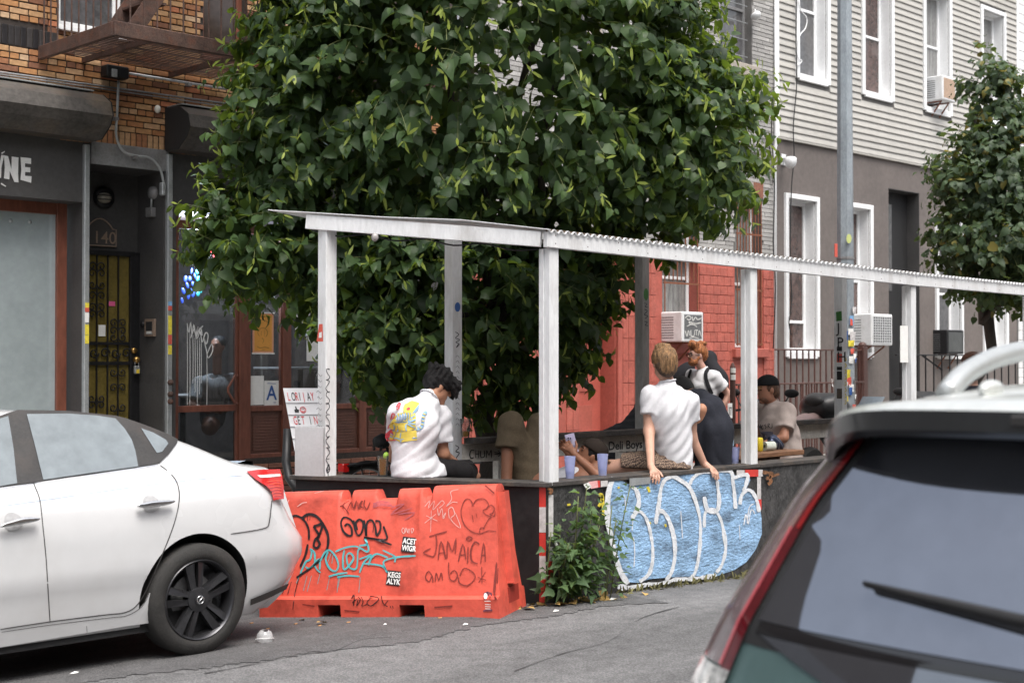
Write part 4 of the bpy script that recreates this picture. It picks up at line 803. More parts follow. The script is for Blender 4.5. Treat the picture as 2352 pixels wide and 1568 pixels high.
# beams and roof
part('front_beam', M_wpost, pk, lambda b: [b.bar((x0, PY - .012, (zt(x0) + .055)), (x1, PY - .012, (zt(x1) + .055)), .042, .11, bev=.003) for x0, x1 in ((PXC - .02, pE[0] - .02), (pE[0] - .017, pF[0] + .02), (pF[0] + .023, 15))])
bA = Cc + ED * 1.82 + Vector((0, 0, 2.665)); bC = Cc + Vector((0, 0, 2.485)) + ED * .03
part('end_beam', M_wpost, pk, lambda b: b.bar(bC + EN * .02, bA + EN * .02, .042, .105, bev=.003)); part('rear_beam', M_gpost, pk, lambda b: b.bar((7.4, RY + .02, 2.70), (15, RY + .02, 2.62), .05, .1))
part('ceiling_cable', M_black, pk, lambda b: b.tube([Vector(q) for q in smooth_path([bC - EN * .05 + (bA - bC) * (k / 8) + Vector((0, 0, -.055 - .03 * (k % 2))) for k in range(9)], 4)], .006, 5), True)
bulbs = part('string_bulb', mat('dusty_bulb', (.35, .33, .32), .15, var=.1), pk, lambda b: b.ell(onY(861, 545, 7.6), (.025, .025, .03)), True)
def roof_z(x, y): return zt(x) + .113 + .105 * (y - PY)
def corr(b, x0, x1, y0, y1, dz):
    n = int((x1 - x0) / .068 * 8); rows = []
    for j in range(5):
        y = y0 + (y1 - y0) * j / 4; rows.append([(x0 + (x1 - x0) * i / n, y, roof_z(x0 + (x1 - x0) * i / n, y) + dz + .012 * math.cos(2 * math.pi * (i / 8.))) for i in range(n + 1)])
    b.grid(rows)
nn_ = M_corr.node_tree.nodes; tl_ = nn_.new('ShaderNodeBsdfTranslucent'); tl_.inputs[0].default_value = (.75, .76, .76, 1); mx_ = nn_.new('ShaderNodeMixShader'); mx_.inputs[0].default_value = .2; M_corr.node_tree.links.new(nn_['Principled BSDF'].outputs[0], mx_.inputs[1]); M_corr.node_tree.links.new(tl_.outputs[0], mx_.inputs[2]); M_corr.node_tree.links.new(mx_.outputs[0], nn_['Material Output'].inputs[0])
part('roof_sheet', M_corr, pk, lambda b: corr(b, PXC - .03, 15, PY - .05, RY + .35, .004), True)
for x0, x1 in ((PXC - .02, pE[0] - .02), (pE[0] - .017, pF[0] + .02), (pF[0] + .023, 15)): part('roof_gap_shade', mat('gap_shade_brown', (.1, .07, .045), .9, var=.4, scale=20), pk, lambda b: b.bar((x0, PY - .024, zt(x0) + .116), (x1, PY - .024, zt(x1) + .116), .012, .02))  # added dark strip for the shade in the gaps under the corrugation
rs = [(0, -.03), (2.12, -.03)]; q0 = Cc + EN * .055
part('flat_roof_sheet', M_wpost, pk, lambda b: b.add([q0 + ED * -.04 + Vector((0, 0, 2.545)), q0 + ED * .6 + Vector((0, 0, 2.632)), q0 + ED * 1.2 + Vector((0, 0, 2.672)), q0 + ED * 2.12 + Vector((0, 0, 2.755)), q0 + ED * 2.12 - EN * 1.0 + Vector((0, 0, 2.755)), q0 - EN * .3 + Vector((0, 0, 2.552)),
    q0 + ED * -.04 + Vector((0, 0, 2.551)), q0 + ED * .6 + Vector((0, 0, 2.638)), q0 + ED * 1.2 + Vector((0, 0, 2.678)), q0 + ED * 2.12 + Vector((0, 0, 2.761)), q0 + ED * 2.12 - EN * 1.0 + Vector((0, 0, 2.761)), q0 - EN * .3 + Vector((0, 0, 2.558))],
    [(0, 1, 2, 3, 4, 5), (6, 7, 8, 9, 10, 11), (0, 1, 7, 6), (1, 2, 8, 7), (2, 3, 9, 8), (3, 4, 10, 9), (4, 5, 11, 10), (5, 0, 6, 11)]))
# rear rail with the written boards, ledge
M_brd = mat('grey_board', (.72, .69, .63), .7, var=.15, scale=5, dirt='5d5852'); M_mark = mat('black_marker', (.012, .012, .014), .6, var=.2)
br = part('rear_board', M_brd, pk, lambda b: b.box((pB[0] + .055, RY - .045, .85), (pH[0], RY - .02, 1.0), .003)); part('rear_ledge', M_cap, pk, lambda b: b.box((pB[0] + .06, RY - .17, 1.005), (pH[0], RY - .053, 1.05), .004))
q = onY(1390, 1052, RY - .05); text('Deli Boys', M_mark, br, (q.x + .04, RY - .049, .875), (1, 0, 0), (0, 0, 1), .105, 'lettering', .012, xs=1.15); q = onY(1078, 1052, RY - .05)
strokes('scrawl', M_mark, br, [[(1090, 1034), (1082, 1034), (1079, 1044), (1082, 1052), (1088, 1050)], [(1093, 1033), (1092, 1051)], [(1100, 1034), (1099, 1051)], [(1092, 1043), (1100, 1042)], [(1104, 1035), (1104, 1048), (1109, 1050), (1113, 1046), (1112, 1034)], [(1117, 1051), (1118, 1034), (1123, 1045), (1128, 1033), (1129, 1051)], [(1135, 1038), (1150, 1040), (1143, 1034)], [(1135, 1043), (1150, 1042), (1144, 1048)]], 2, lambda a, c, l=0: onY(a, c, RY - .049 - l))
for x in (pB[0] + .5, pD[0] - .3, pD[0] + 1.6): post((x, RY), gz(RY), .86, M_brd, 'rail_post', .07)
bn = thing('bench', 'dark plank bench inside the dining shed behind the graffiti wall', 'bench', (8.6, 7.2, .1)); pbox('seat', M_cap, bn, (7.15, 6.85, .56), (10.1, 7.42, .6), .006)
for x in (7.3, 8.6, 9.9): pbox('leg', M_cap, bn, (x, 6.9, .1), (x + .06, 7.38, .558), .004)
tb = thing('plank_table', 'worn brown plank table with drinks inside the shed', 'table', (10.8, 7.5, .1)); M_tabw = mat('table_wood', (.17, .085, .045), .5, var=.3, scale=4, stretch=(.3, 1, 1), bump=.2)
tx0, tx1 = onY(1668, 1040, 6.9).x, onY(1848, 1040, 6.9).x; TZ = onY(1750, 1040, 6.9).z
for k in range(4): pbox('table_plank', M_tabw, tb, (tx0, 6.9 + k * .13, TZ - .045), (tx1 - .02 * (k % 2), 7.025 + k * .13, TZ), .006)
pbox('apron', M_tabw, tb, (tx0 + .1, 6.95, TZ - .16), (tx1 - .3, 6.98, TZ - .046), .004)
for x in (tx0 + .2, tx1 - .25): pbox('leg', M_tabw, tb, (x, 7.1, .1), (x + .08, 7.18, TZ - .046), .004)
# ---------------------------------------------------------------- paint, tape, stickers on the shed
def cw(cx, cy): return (1194.4 + .252 * cx, 1029 + .252 * cy)
M_bluep = mat('blue_spray', (.29, .47, .7), .5, var=.28, scale=9, bump=1.4, bscale=38, dirt='39424d', dscale=6., damt=.8, stretch=(.6, 1, 1.5)); M_whitep = mat('white_spray', (.72, .74, .77), .6, var=.1, scale=12, bump=.6, bscale=45, dirt='8c9298', dscale=14, damt=.5); M_yelp = mat('yellow_spray', (.68, .56, .05), .6, var=.12, scale=10, bump=.6)
pl = [(812, 360), (845, 285), (940, 300), (1005, 345), (1050, 360), (1180, 350), (1280, 340), (1330, 250), (1430, 240), (1520, 330), (1560, 260), (1650, 200), (1800, 190), (1930, 198), (1960, 250), (2080, 232), (2100, 290), (2060, 380), (2130, 380), (2180, 480), (2200, 620), (2205, 780), (2150, 920), (2060, 1040), (1950, 1110), (1860, 1140), (1780, 1170), (1600, 1165), (1380, 1175), (1180, 1190), (1080, 1225), (960, 1215), (905, 1060), (855, 880), (805, 700), (795, 520)]
bl_ = bmesh.new(); vs_ = [bl_.verts.new(onY(*cw(*p), PY - .0125)) for p in pl]; f0 = bl_.faces.new(vs_); bmesh.ops.triangulate(bl_, faces=[f0]); bmesh.ops.subdivide_edges(bl_, edges=bl_.edges[:], cuts=3, use_grid_fill=True)
r_ = random.Random(4)
for v in bl_.verts: v.co.y += r_.uniform(-.0012, .0012)
me = bpy.data.meshes.new('blue_fill'); bl_.to_mesh(me); bl_.free(); me.materials.append(M_bluep); link('blue_fill', me, pb)
gm = lambda a, c, l=0: onY(*cw(a, c), PY - .0145 - l)
strokes('white_outline', M_whitep, pb, [[(1020, 350), (1060, 380), (1085, 480), (1060, 570), (1020, 640)], [(1020, 640), (1060, 580), (1110, 585), (1160, 660), (1195, 800), (1210, 920), (1205, 1050), (1170, 1150), (1090, 1215)], [(1240, 690), (1250, 600), (1290, 570), (1340, 620), (1380, 720), (1410, 860), (1410, 1000), (1380, 1130), (1330, 1200)], [(1250, 600), (1270, 480), (1285, 370), (1320, 290), (1390, 255), (1460, 290), (1540, 350), (1600, 480), (1640, 640), (1645, 800), (1630, 980), (1600, 1120), (1560, 1180)],
    [(1550, 330), (1570, 280), (1640, 225), (1740, 220), (1790, 280), (1805, 370), (1815, 470), (1800, 560), (1740, 580), (1700, 540), (1680, 440)], [(1680, 720), (1685, 600), (1720, 560), (1780, 570), (1830, 650), (1860, 780), (1875, 920), (1840, 1060), (1790, 1130)], [(1800, 205), (1920, 210), (1940, 300), (1955, 420), (1965, 550)], [(1945, 270), (2070, 240), (2060, 330), (2035, 390)], [(2005, 510), (2020, 430), (2070, 380), (2120, 400), (2160, 480), (2180, 580)]], 33, gm, 5, .2)
strokes('white_outline', M_whitep, pb, [[(850, 262), (812, 380), (797, 520), (803, 680), (830, 800), (852, 900), (882, 1030), (930, 1150), (985, 1235)]], 46, gm, 5); strokes('white_drip', M_whitep, pb, [[(1035, 810), (1046, 950), (1038, 1080)], [(1465, 570), (1482, 820)], [(955, 430), (965, 570)], [(2000, 700), (2005, 830)], [(1030, 650), (1022, 750)], [(2040, 700), (2060, 600), (2080, 690), (2100, 580), (2120, 560), (2140, 600)], [(2070, 680), (2090, 540), (2130, 505)]], 10, gm)
strokes('white_overspray', M_whitep, pb, [[(890, 1262), (1000, 1268), (1110, 1250), (1200, 1235), (1330, 1222), (1420, 1195), (1560, 1190), (1640, 1180), (1740, 1165), (1790, 1150)]], 46, gm, 4, .3); strokes('yellow_patch', M_yelp, pk, [[(715, 430), (742, 420), (745, 480), (715, 530)], [(750, 420), (758, 520), (760, 620)], [(890, 360), (910, 355)], [(430, 515), (460, 512)]], 26, gm)
strokes('yellow_patch', M_yelp, pb, [[(1180, 670), (1190, 690)], [(1322, 690), (1332, 715)], [(1160, 350), (1172, 370), (1180, 400)], [(1040, 315), (1020, 318)]], 24, gm)
def tape(name, m, pts, fn): return part(name, m, pk, lambda b: b.add([fn(*p) for p in pts], [(0, 1, 2, 3)]))
eo = lambda x, y: (lambda d: CAMP + d * ((Cc + EN * .0005 - CAMP).dot(EN) / d.dot(EN)))(ray(x, y)) + EN * .004
for y0, y1, m in ((1117, 1164, M_redtape), (1164, 1222, M_whitetape), (1223, 1276, M_redtape), (1276, 1329, M_whitetape), (1329, 1383, M_redtape)): tape('reflective_tape', m, [(1239, y0), (1254, y0), (1254, y1), (1239, y1)], eo)
for y0, y1, m in ((1136, 1180, M_whitetape), (1180, 1232, M_whitetape), (1255, 1288, M_whitetape), (1288, 1341, M_redtape), (1341, 1370, M_whitetape)): tape('reflective_tape', m, [(1260, y0), (1271, y0), (1271, y1), (1260, y1)], lambda x, y: onY(x, y, PY - .006))
for x0, x1, y0, y1, m in ((1710, 1742, 1078, 1094, M_redtape), (1742, 1752, 1078, 1094, M_whitetape), (1739, 1748, 1095, 1146, M_whitetape), (1740, 1749, 1146, 1170, M_redtape), (1692, 1712, 1079, 1090, M_whitetape)): tape('reflective_tape', m, [(x0, y0), (x1, y0), (x1, y1), (x0, y1)], lambda x, y: onY(x, y, PY - .016))
for nm, m, pts in (('foil_strip', M_gal, [(1446, 1098), (1494, 1095), (1494, 1110), (1446, 1116)]), ('torn_sticker', M_paper, [(1340, 1112), (1352, 1107), (1360, 1118), (1348, 1124)]), ('torn_sticker', mat('pink_sticker', (.75, .4, .4), .5), [(1352, 1106), (1372, 1103), (1374, 1119), (1358, 1122)]), ('torn_sticker', M_redtape, [(1372, 1103), (1378, 1103), (1379, 1118), (1374, 1119)]), ('torn_sticker', M_whitetape, [(1380, 1104), (1396, 1103), (1396, 1116), (1380, 1118)])): tape(nm, m, pts, lambda x, y: onY(x, y, PY - .024))
strip = part('peeling_tape', M_paper, pk, lambda b: b.add([onY(1267, 1233, PY - .008), onY(1273, 1232, PY - .008), onY(1287, 1261, PY - .05), onY(1281, 1264, PY - .06)], [(0, 1, 2, 3)]))
# marker tags on the posts
yA = pA[1] - .049; M_pen = mat('marker_pen', (.03, .03, .04), .6); M_pen2 = mat('faded_pen', (.3, .3, .31), .7)
rr2 = random.Random(3); tagl = []
for y0, n_ in ((842, 12), (900, 10), (950, 12), (1008, 9), (1050, 7)): tagl.append([(753 + 4.6 * math.sin(k * 1.9 + y0), y0 + 5.2 * k + 5 * math.cos(k * 1.3 + y0) + rr2.uniform(-1.5, 1.5)) for k in range(n_)])
tagl.append([(757, 1066), (750, 1076), (753, 1086), (758, 1076), (753, 1066), (754, 1098)])
strokes('pen_tag', M_pen, oA, tagl, 1.7, lambda a, c, l=0: onY(a, c, yA - l)); xA = pA[0] - .049
strokes('faded_scribble', M_pen2, oA, [[(727 + 3 * (k % 3), 862 + 13 * k), (731, 858 + 13 * k), (736, 864 + 13 * k), (740 - k % 4, 860 + 13 * k)] for k in range(10)], 1.2, lambda a, c, l=0: onX(a, c, xA - l))
part('red_sticker', M_red, oA, lambda b: b.add([onX(x, y, xA - .001) for x, y in ((733, 744), (741, 744), (742, 784), (727, 784))], [(0, 1, 2, 3)])); part('sticker_centre', M_paper, oA, lambda b: b.add([onX(x, y, xA - .003) for x, y in ((733, 764), (739, 762), (739, 775), (732, 776))], [(0, 1, 2, 3)]))
yB = pB[1] - .05
part('round_sticker', M_blue, oB, lambda b: b.add([onY(1051 + 6.5 * math.cos(t), 705 + 11 * math.sin(t), yB - .001) for t in np.linspace(0, 2 * math.pi, 17)[:-1]], [tuple(range(16))]))
strokes('pen_tag', M_pen, oB, [[(1046, 762), (1054, 768), (1046, 776), (1056, 780), (1047, 786), (1055, 790), (1048, 798), (1053, 790)], [(1046, 1022), (1054, 1028), (1047, 1036), (1055, 1040), (1048, 1052), (1055, 1058)]], 1.8, lambda a, c, l=0: onY(a, c, yB - l)); strokes('faded_scribble', M_pen2, oB, [[(1047, 820 + 12 * k), (1051, 816 + 12 * k), (1055, 822 + 12 * k)] for k in range(14)], 1.3, lambda a, c, l=0: onY(a, c, yB - l))
yD = pD[1] - .0475
part('green_sticker', mat('green_sticker', (.04, .16, .03), .5), oD, lambda b: b.add([onY(1484 + 5.5 * math.cos(t), 676 + 14 * math.sin(t), yD - .001) for t in np.linspace(0, 2 * math.pi, 17)[:-1]], [tuple(range(16))])); strokes('pen_tag', M_pen, oD, [[(1479, 696), (1486, 698), (1482, 704), (1489, 706)], [(1480, 710), (1487, 714), (1480, 722), (1488, 726), (1481, 732)], [(1480, 738), (1487, 740), (1482, 746), (1489, 748)]], 1.6, lambda a, c, l=0: onY(a, c, yD - l))
xH = pH[0] - .05
for i, ch in enumerate('JPH'): text(ch, M_mark, oH, onX(1922, 764 + 33 * i, xH - .001), (0, -1, 0), (0, 0, 1), .15, 'letter', .004, xs=1.1)
part('green_sticker', MATS['green_sticker'], oH, lambda b: b.add([onX(x, y, xH - .0015) for x, y in ((1920, 716), (1933, 714), (1934, 736), (1921, 738))], [(0, 1, 2, 3)]))
for y0, y1, m in ((796, 806, M_mark), (812, 832, M_red), (842, 850, M_mark), (852, 872, M_blackply), (892, 915, M_deck)): part('sticker', m, oH, lambda b: b.add([onX(x, y, xH - .0015) for x, y in ((1922, y0), (1934, y0), (1934, y1), (1922, y1))], [(0, 1, 2, 3)]))
strokes('yellow_writing', M_yelp, oH, [[(1941, 820 + 14 * k), (1944, 826 + 14 * k), (1940, 830 + 14 * k)] for k in range(8)], 1.6, lambda a, c, l=0: onY(a, c, pH[1] - .0515 - l))
# nail heads
nails = MB(); r_ = random.Random(8)
for k in range(24):
    for dz in (.03, .085): x = PXC + .06 + k * .33; nails.lathe([(.005, 0), (0, .002)], 6, (x, PY - .0335, zt(x) + dz), (0, -1, 0))
nails.build('nail_heads', M_rust, pk, kind='stuff')
# white metal sheet fixed to post A
part('blank_panel', mat('grey_metal_sheet', (.52, .52, .53), .4, .2, var=.05), pk, lambda b: b.obox(Cc + ED * 1.79 + EN * .035 + Vector((0, 0, .815 + .18)), (.115, .003, .185), Matrix((ED, EN, ZU)).transposed(), .002))
# ================================================================ orange water-filled barrier
M_orange = mat('orange_plastic', (.66, .1, .066), .45, var=.09, scale=2.5, bump=.35, bscale=22, dirt='5e2019', dscale=3.6, damt=.6, spec=.4)
bc = thing('traffic_barrier', 'graffiti-covered orange plastic water barrier standing between sedan and dining shed', 'barrier', (5.95, 7.2, -.05))
BL, BR = Vector((5.56, 8.0, gz(8.0) - .004)), Vector((6.31, 6.42, 0.0)); BU = (BR - BL).normalized(); BW = Vector((-BU.y, BU.x, 0)).normalized(); BZ = BU.cross(BW).normalized()
if BZ.z < 0: BZ = -BZ
BLEN = (BR - BL).length; HT = .845
LOW = [(.575, .655), (.835, 1.0), (1.18, 1.26)]; SLOT = [(.45, .62), (1.05, 1.23)]; REC = (.555, 1.165)
def edge(u, a, c, s=.02): return max(0, min(1, min((u - a) / s, (c - u) / s)))
def bprof(u):
    lo = max(edge(u, a, c) for a, c in LOW); top = HT - .062 * lo - (0 if u > 1.2 else .012); rec = .014 * edge(u, *REC, .03)
    sl = any(a <= u <= c for a, c in SLOT); z0 = .092 if sl else 0.
    f = [(.0, z0), (.0, max(.128, z0)), (.012, .14), (.045, .146), (.075 + rec * .0, .3), (.115 + rec * .6, .5), (.15 + rec, .68), (.172 + rec, top - .055), (.186 + rec, top - .02), (.21 + rec, top), (.26, top + .002)]
    return f + [(.52 - a, z) for a, z in f[::-1][1:]]
us = sorted({0, BLEN, *np.linspace(0, BLEN, 40), *[x + d for q in LOW + [REC] for x in q for d in (-.021, 0, .021)], *[x + d for q in SLOT for x in q for d in (-.001, .001)]})
us = [u for u in us if 0 <= u <= BLEN]
def bpt(u, w_, z):
    k = (u - BLEN / 2) / (BLEN / 2); u2 = u - .05 * (z / HT) * k ** 9 * (1 if k > 0 else 1); return BL + BU * u2 + BW * w_ + BZ * z
b = MB(); rows = [[bpt(u, w_, z) for w_, z in bprof(u)] for u in us]; b.grid(rows); n_ = len(rows[0])
b.add(rows[0], [tuple(range(n_))]); b.add(rows[-1], [tuple(range(n_))[::-1]])
for i in range(len(us) - 1): a = rows[i]; c = rows[i + 1]; b.add([a[0], a[-1], c[-1], c[0]], [(0, 1, 2, 3)])
body = b.build('body', M_orange, bc, 32)
M_odark = mat('recess_shade_orange', (.3, .03, .02), .6)
part('end_socket_shade', M_odark, bc, lambda b: b.obox(bpt(BLEN, .3, .12) + BU * .001, (.002, .1, .055), Matrix((BU, BW, BZ)).transposed()))  # flat darker plate: the recess's shade is put into its colour
part('end_tongue', M_orange, bc, lambda b: b.grid([[bpt(BLEN, w_, z) + BU * (.045 if 0 < i < 3 else -.01) for i, w_ in enumerate((.2, .215, .305, .32))] for z in (.2, .4, .6, .75, .8)]), 40)
def hitB(x, y, l=0):
    d = ray(x, y)
    def isect(w0, z0, w1, z1):
        p0 = BL + BW * w0 + BZ * z0; t = (BW * (w1 - w0) + BZ * (z1 - z0)).normalized(); n = BU.cross(t).normalized()
        if n.dot(d) > 0: n = -n
        return CAMP + d * ((p0 - CAMP).dot(n) / d.dot(n)), n
    p, n = isect(.045, .146, .075, .3); z = (p - BL).dot(BZ)
    if z < .146: p, n = isect(0, 0, 0, .128)
    elif z > .3:
        p, n = isect(.075, .3, .115, .5); z = (p - BL).dot(BZ)
        u = (p - BL).dot(BU); rc = .014 if REC[0] < u < REC[1] else 0
        if z > .5: p, n = isect(.115 + rc * .6, .5, .15 + rc, .68)
        if (p - BL).dot(BZ) > .68: p, n = isect(.15 + rc, .68, .172 + rc, HT - .055)
    return p + n * (.0035 + l)
def cb(cx, cy): return (551.3 + .344 * cx, 1029 + .344 * cy)
hb = lambda a, c, l=0: hitB(*cb(a, c), l)
M_gblack = mat('black_spray', (.015, .013, .015), .5, var=.2, scale=20); M_gteal = mat('teal_spray', (.09, .42, .45), .5, var=.1, scale=20); M_gbrown = mat('faded_brown_spray', (.22, .03, .022), .6, var=.2); M_gwhite = mat('white_scratch', (.7, .5, .47), .6); M_gviolet = mat('violet_scratch', (.42, .1, .12), .6)
strokes('black_tag', M_gblack, bc, [[(330, 462), (380, 450), (430, 480), (460, 540), (462, 610)], [(410, 470), (460, 440), (520, 460), (570, 530), (592, 600), (580, 680), (540, 740), (470, 800), (380, 862)], [(455, 640), (440, 710), (405, 790)], [(495, 520), (530, 510), (555, 500), (540, 560), (520, 600), (535, 640), (515, 665), (495, 650), (505, 610), (530, 585), (510, 545), (495, 520)]], 16, hb, 5)
strokes('black_tag', M_gblack, bc, [[(760, 505), (745, 480), (715, 462), (690, 465), (676, 500), (690, 550), (720, 580), (748, 578), (745, 530), (720, 505), (700, 520)], [(760, 480), (770, 540), (790, 580), (815, 560), (825, 500), (800, 475), (775, 500), (785, 545)], [(830, 480), (838, 530), (845, 585), (850, 500), (880, 480), (905, 520), (915, 580), (940, 540), (935, 490), (905, 485)], [(960, 520), (975, 560), (985, 600), (960, 612), (900, 605), (830, 595), (910, 608), (1015, 645)]], 13, hb, 5)
strokes('paint_drip', M_gblack, bc, [[(395, 870), (370, 960), (355, 1075)], [(345, 890), (320, 975)], [(300, 930), (285, 970)], [(430, 460), (432, 490)], [(455, 450), (452, 485)], [(470, 460), (468, 480)], [(895, 505), (890, 560)], [(905, 500), (912, 575)]], 5, hb, 2)
strokes('teal_tag', M_gteal, bc, [[(405, 835), (440, 760), (470, 740), (480, 690), (470, 672), (500, 700), (505, 790), (540, 830)], [(440, 790), (470, 800), (530, 740), (535, 810)], [(540, 750), (565, 700), (600, 680), (640, 720), (660, 780), (640, 820), (600, 800), (575, 740), (590, 690)], [(640, 690), (700, 665), (780, 655), (850, 690), (860, 660), (835, 600), (850, 640), (800, 650)], [(700, 680), (690, 740), (700, 810), (760, 740), (740, 700), (715, 720), (730, 790), (780, 800), (790, 690), (800, 670)], [(800, 740), (840, 725), (880, 712), (830, 760), (800, 830)], [(830, 770), (900, 775), (960, 790), (985, 830), (960, 760), (1010, 735), (1090, 722), (1175, 718)], [(860, 780), (880, 730), (920, 705), (990, 730)], [(955, 680), (1020, 712), (1040, 730), (1035, 760)], [(595, 855), (660, 838), (720, 830)], [(650, 860), (720, 850), (800, 855)]], 12, hb, 5)
strokes('paint_drip', M_gteal, bc, [[(450, 850), (425, 950)], [(480, 850), (450, 955)], [(395, 860), (378, 900)], [(535, 840), (520, 905)], [(600, 860), (582, 945)], [(660, 855), (650, 962)], [(805, 860), (795, 962)], [(672, 850), (655, 930)], [(610, 700), (590, 760)], [(625, 700), (615, 770)]], 4.5, hb, 2)
strokes('faded_tag', M_gbrown, bc, [[(680, 380), (710, 410), (730, 440)], [(700, 365), (690, 400)], [(670, 390), (730, 350)], [(720, 410), (745, 360), (760, 400), (780, 350), (770, 405)], [(790, 360), (795, 400), (820, 350), (800, 380), (830, 400)], [(835, 345), (830, 380), (850, 405), (870, 360)]], 7, hb, 4)
strokes('flower_doodle', M_gbrown, bc, [[(1555, 385), (1545, 350), (1515, 338), (1490, 370), (1478, 430), (1495, 500), (1540, 550), (1600, 570), (1660, 550), (1712, 555)], [(1555, 385), (1580, 345), (1630, 338), (1660, 370), (1650, 400), (1625, 415), (1640, 440), (1680, 460), (1660, 475), (1625, 540)], [(1650, 395), (1680, 380), (1700, 400), (1690, 430), (1670, 440), (1700, 450), (1705, 420)], [(1552, 445), (1560, 490)], [(1578, 435), (1585, 465)], [(1600, 560), (1610, 530), (1635, 535)]], 5.5, hb, 5)
strokes('marker_lettering', M_gbrown, bc, [[(1265, 590), (1320, 572), (1382, 556)], [(1310, 575), (1315, 640), (1300, 715), (1270, 718), (1228, 695), (1275, 668)], [(1325, 745), (1345, 620), (1375, 735)], [(1328, 700), (1370, 695)], [(1385, 735), (1390, 620), (1420, 690), (1445, 600), (1440, 700)], [(1460, 755), (1490, 640), (1510, 740)], [(1468, 715), (1505, 708)], [(1525, 660), (1522, 765)], [(1510, 605), (1530, 590), (1552, 600), (1535, 612), (1512, 606)], [(1600, 640), (1570, 625), (1545, 680), (1550, 750), (1590, 770)], [(1608, 770), (1630, 630), (1640, 755)], [(1615, 715), (1642, 708)]], 9, hb, 3)
strokes('marker_lettering', M_gbrown, bc, [[(1285, 850), (1260, 820), (1240, 860), (1265, 890), (1285, 850), (1290, 895)], [(1305, 890), (1312, 830), (1330, 880), (1345, 830), (1355, 880)], [(1395, 760), (1400, 860), (1430, 885), (1455, 850), (1435, 815), (1405, 835)], [(1470, 850), (1500, 800), (1560, 830), (1570, 870), (1520, 915), (1470, 900), (1460, 860)], [(1590, 860), (1645, 880)], [(1640, 825), (1595, 895)], [(1615, 790), (1618, 900)]], 7, hb, 4)
strokes('marker_lettering', M_gblack, bc, [[(745, 1000), (765, 980), (760, 1050)], [(750, 1030), (790, 1000), (780, 1050), (805, 1010), (790, 990)], [(810, 990), (825, 1020), (815, 1050), (850, 1040)], [(870, 1000), (850, 1030), (880, 1050), (930, 1000), (870, 985)], [(945, 980), (960, 1035), (990, 1055)], [(990, 1015), (960, 1050)], [(1005, 1050), (1010, 1065)], [(1020, 1050), (1025, 1068)]], 6, hb, 4)
strokes('scratched_tag', M_gwhite, bc, [[(1235, 390), (1270, 350), (1260, 400), (1300, 350), (1290, 410), (1320, 380), (1350, 350), (1365, 370), (1330, 400)], [(1320, 400), (1330, 450), (1350, 400), (1360, 470), (1375, 430), (1355, 465)], [(1400, 470), (1395, 410), (1420, 395), (1435, 440), (1410, 475), (1475, 532), (1440, 430)], [(1280, 415), (1275, 560)], [(1235, 500), (1310, 440)], [(1245, 450), (1320, 485)], [(1460, 275), (1410, 290), (1415, 340), (1380, 388), (1420, 360), (1455, 362)]], 3.5, hb, 4)
strokes('scratched_tag', M_gwhite, bc, [[(1090, 530), (1082, 550), (1095, 570), (1102, 545), (1090, 530)], [(1105, 565), (1110, 530), (1122, 565), (1125, 535)], [(1135, 535), (1130, 570)], [(1145, 535), (1150, 568), (1162, 540), (1148, 535)], [(330, 345), (315, 380)], [(385, 390), (420, 365), (450, 362)], [(500, 300), (560, 285)]], 4, hb, 3); strokes('violet_scribble', M_gviolet, bc, [[(890, 370 + 9 * k), (940, 355 + 9 * k), (1000 + 10 * k, 362 + 9 * k)] for k in range(4)] + [[(1010, 400), (1100, 370), (1010, 440), (1150, 400)], [(1060, 440), (1170, 430), (1100, 480)]], 6, hb, 3)
strokes('scuff_mark', M_gbrown, bc, [[(1715, 760), (1708, 860), (1700, 960), (1712, 1010)], [(1725, 800), (1720, 900)], [(700, 1080), (800, 1090)], [(1300, 1060), (1420, 1052)], [(1640, 250), (1700, 300)], [(420, 1040), (500, 1052)]], 9, hb, 4, .6)
def sticker(lines, quad, tm=M_paper, bg=M_gblack, sz=.032):
    part('sticker', bg, bc, lambda b: b.add([hb(*p, .001) for p in quad], [(0, 1, 2, 3)])); p0, p1, p2, p3 = [hb(*p, .003) for p in quad]; u = (p2 - p3).normalized(); v = (p0 - p3).normalized(); W_ = (p2 - p3).length; Hh = (p0 - p3).length
    for i, s in enumerate(lines): text(s, tm, bc, p3 + u * W_ * .06 + v * Hh * (.55 - .45 * i), u, v, Hh * .5, 'sticker_lettering', .03, .0, W_ * .9 / (len(s) * Hh * .5 * .56))
sticker(['ACET', 'WIGR'], [(1090, 588), (1175, 598), (1162, 698), (1075, 688)]); sticker(['KEGS', 'ALYK'], [(988, 812), (1078, 822), (1065, 920), (974, 910)])
part('figure_sticker', mat('dark_red_sticker', (.12, .02, .04), .5, var=.6, scale=60), bc, lambda b: b.add([hb(*p, .001) for p in ((1628, 965), (1655, 955), (1684, 965), (1687, 1085), (1626, 1088))], [(0, 1, 2, 3, 4)]))
part('sticker_face', M_paper, bc, lambda b: b.add([hb(1642 + 13 * math.cos(t), 985 + 20 * math.sin(t), .003) for t in np.linspace(0, 6.28, 11)[:-1]], [tuple(range(10))])); strokes('sticker_print', M_paper, bc, [[(1638, 1040), (1676, 1042)], [(1638, 1054), (1676, 1056)], [(1640, 1068), (1674, 1070)], [(1635, 1018), (1675, 1018)]], 6, lambda a, c, l=0: hb(a, c, l + .002), 1); strokes('sticker_print', M_red, bc, [[(1660, 970), (1674, 985), (1668, 1000)]], 12, lambda a, c, l=0: hb(a, c, l + .002), 2)
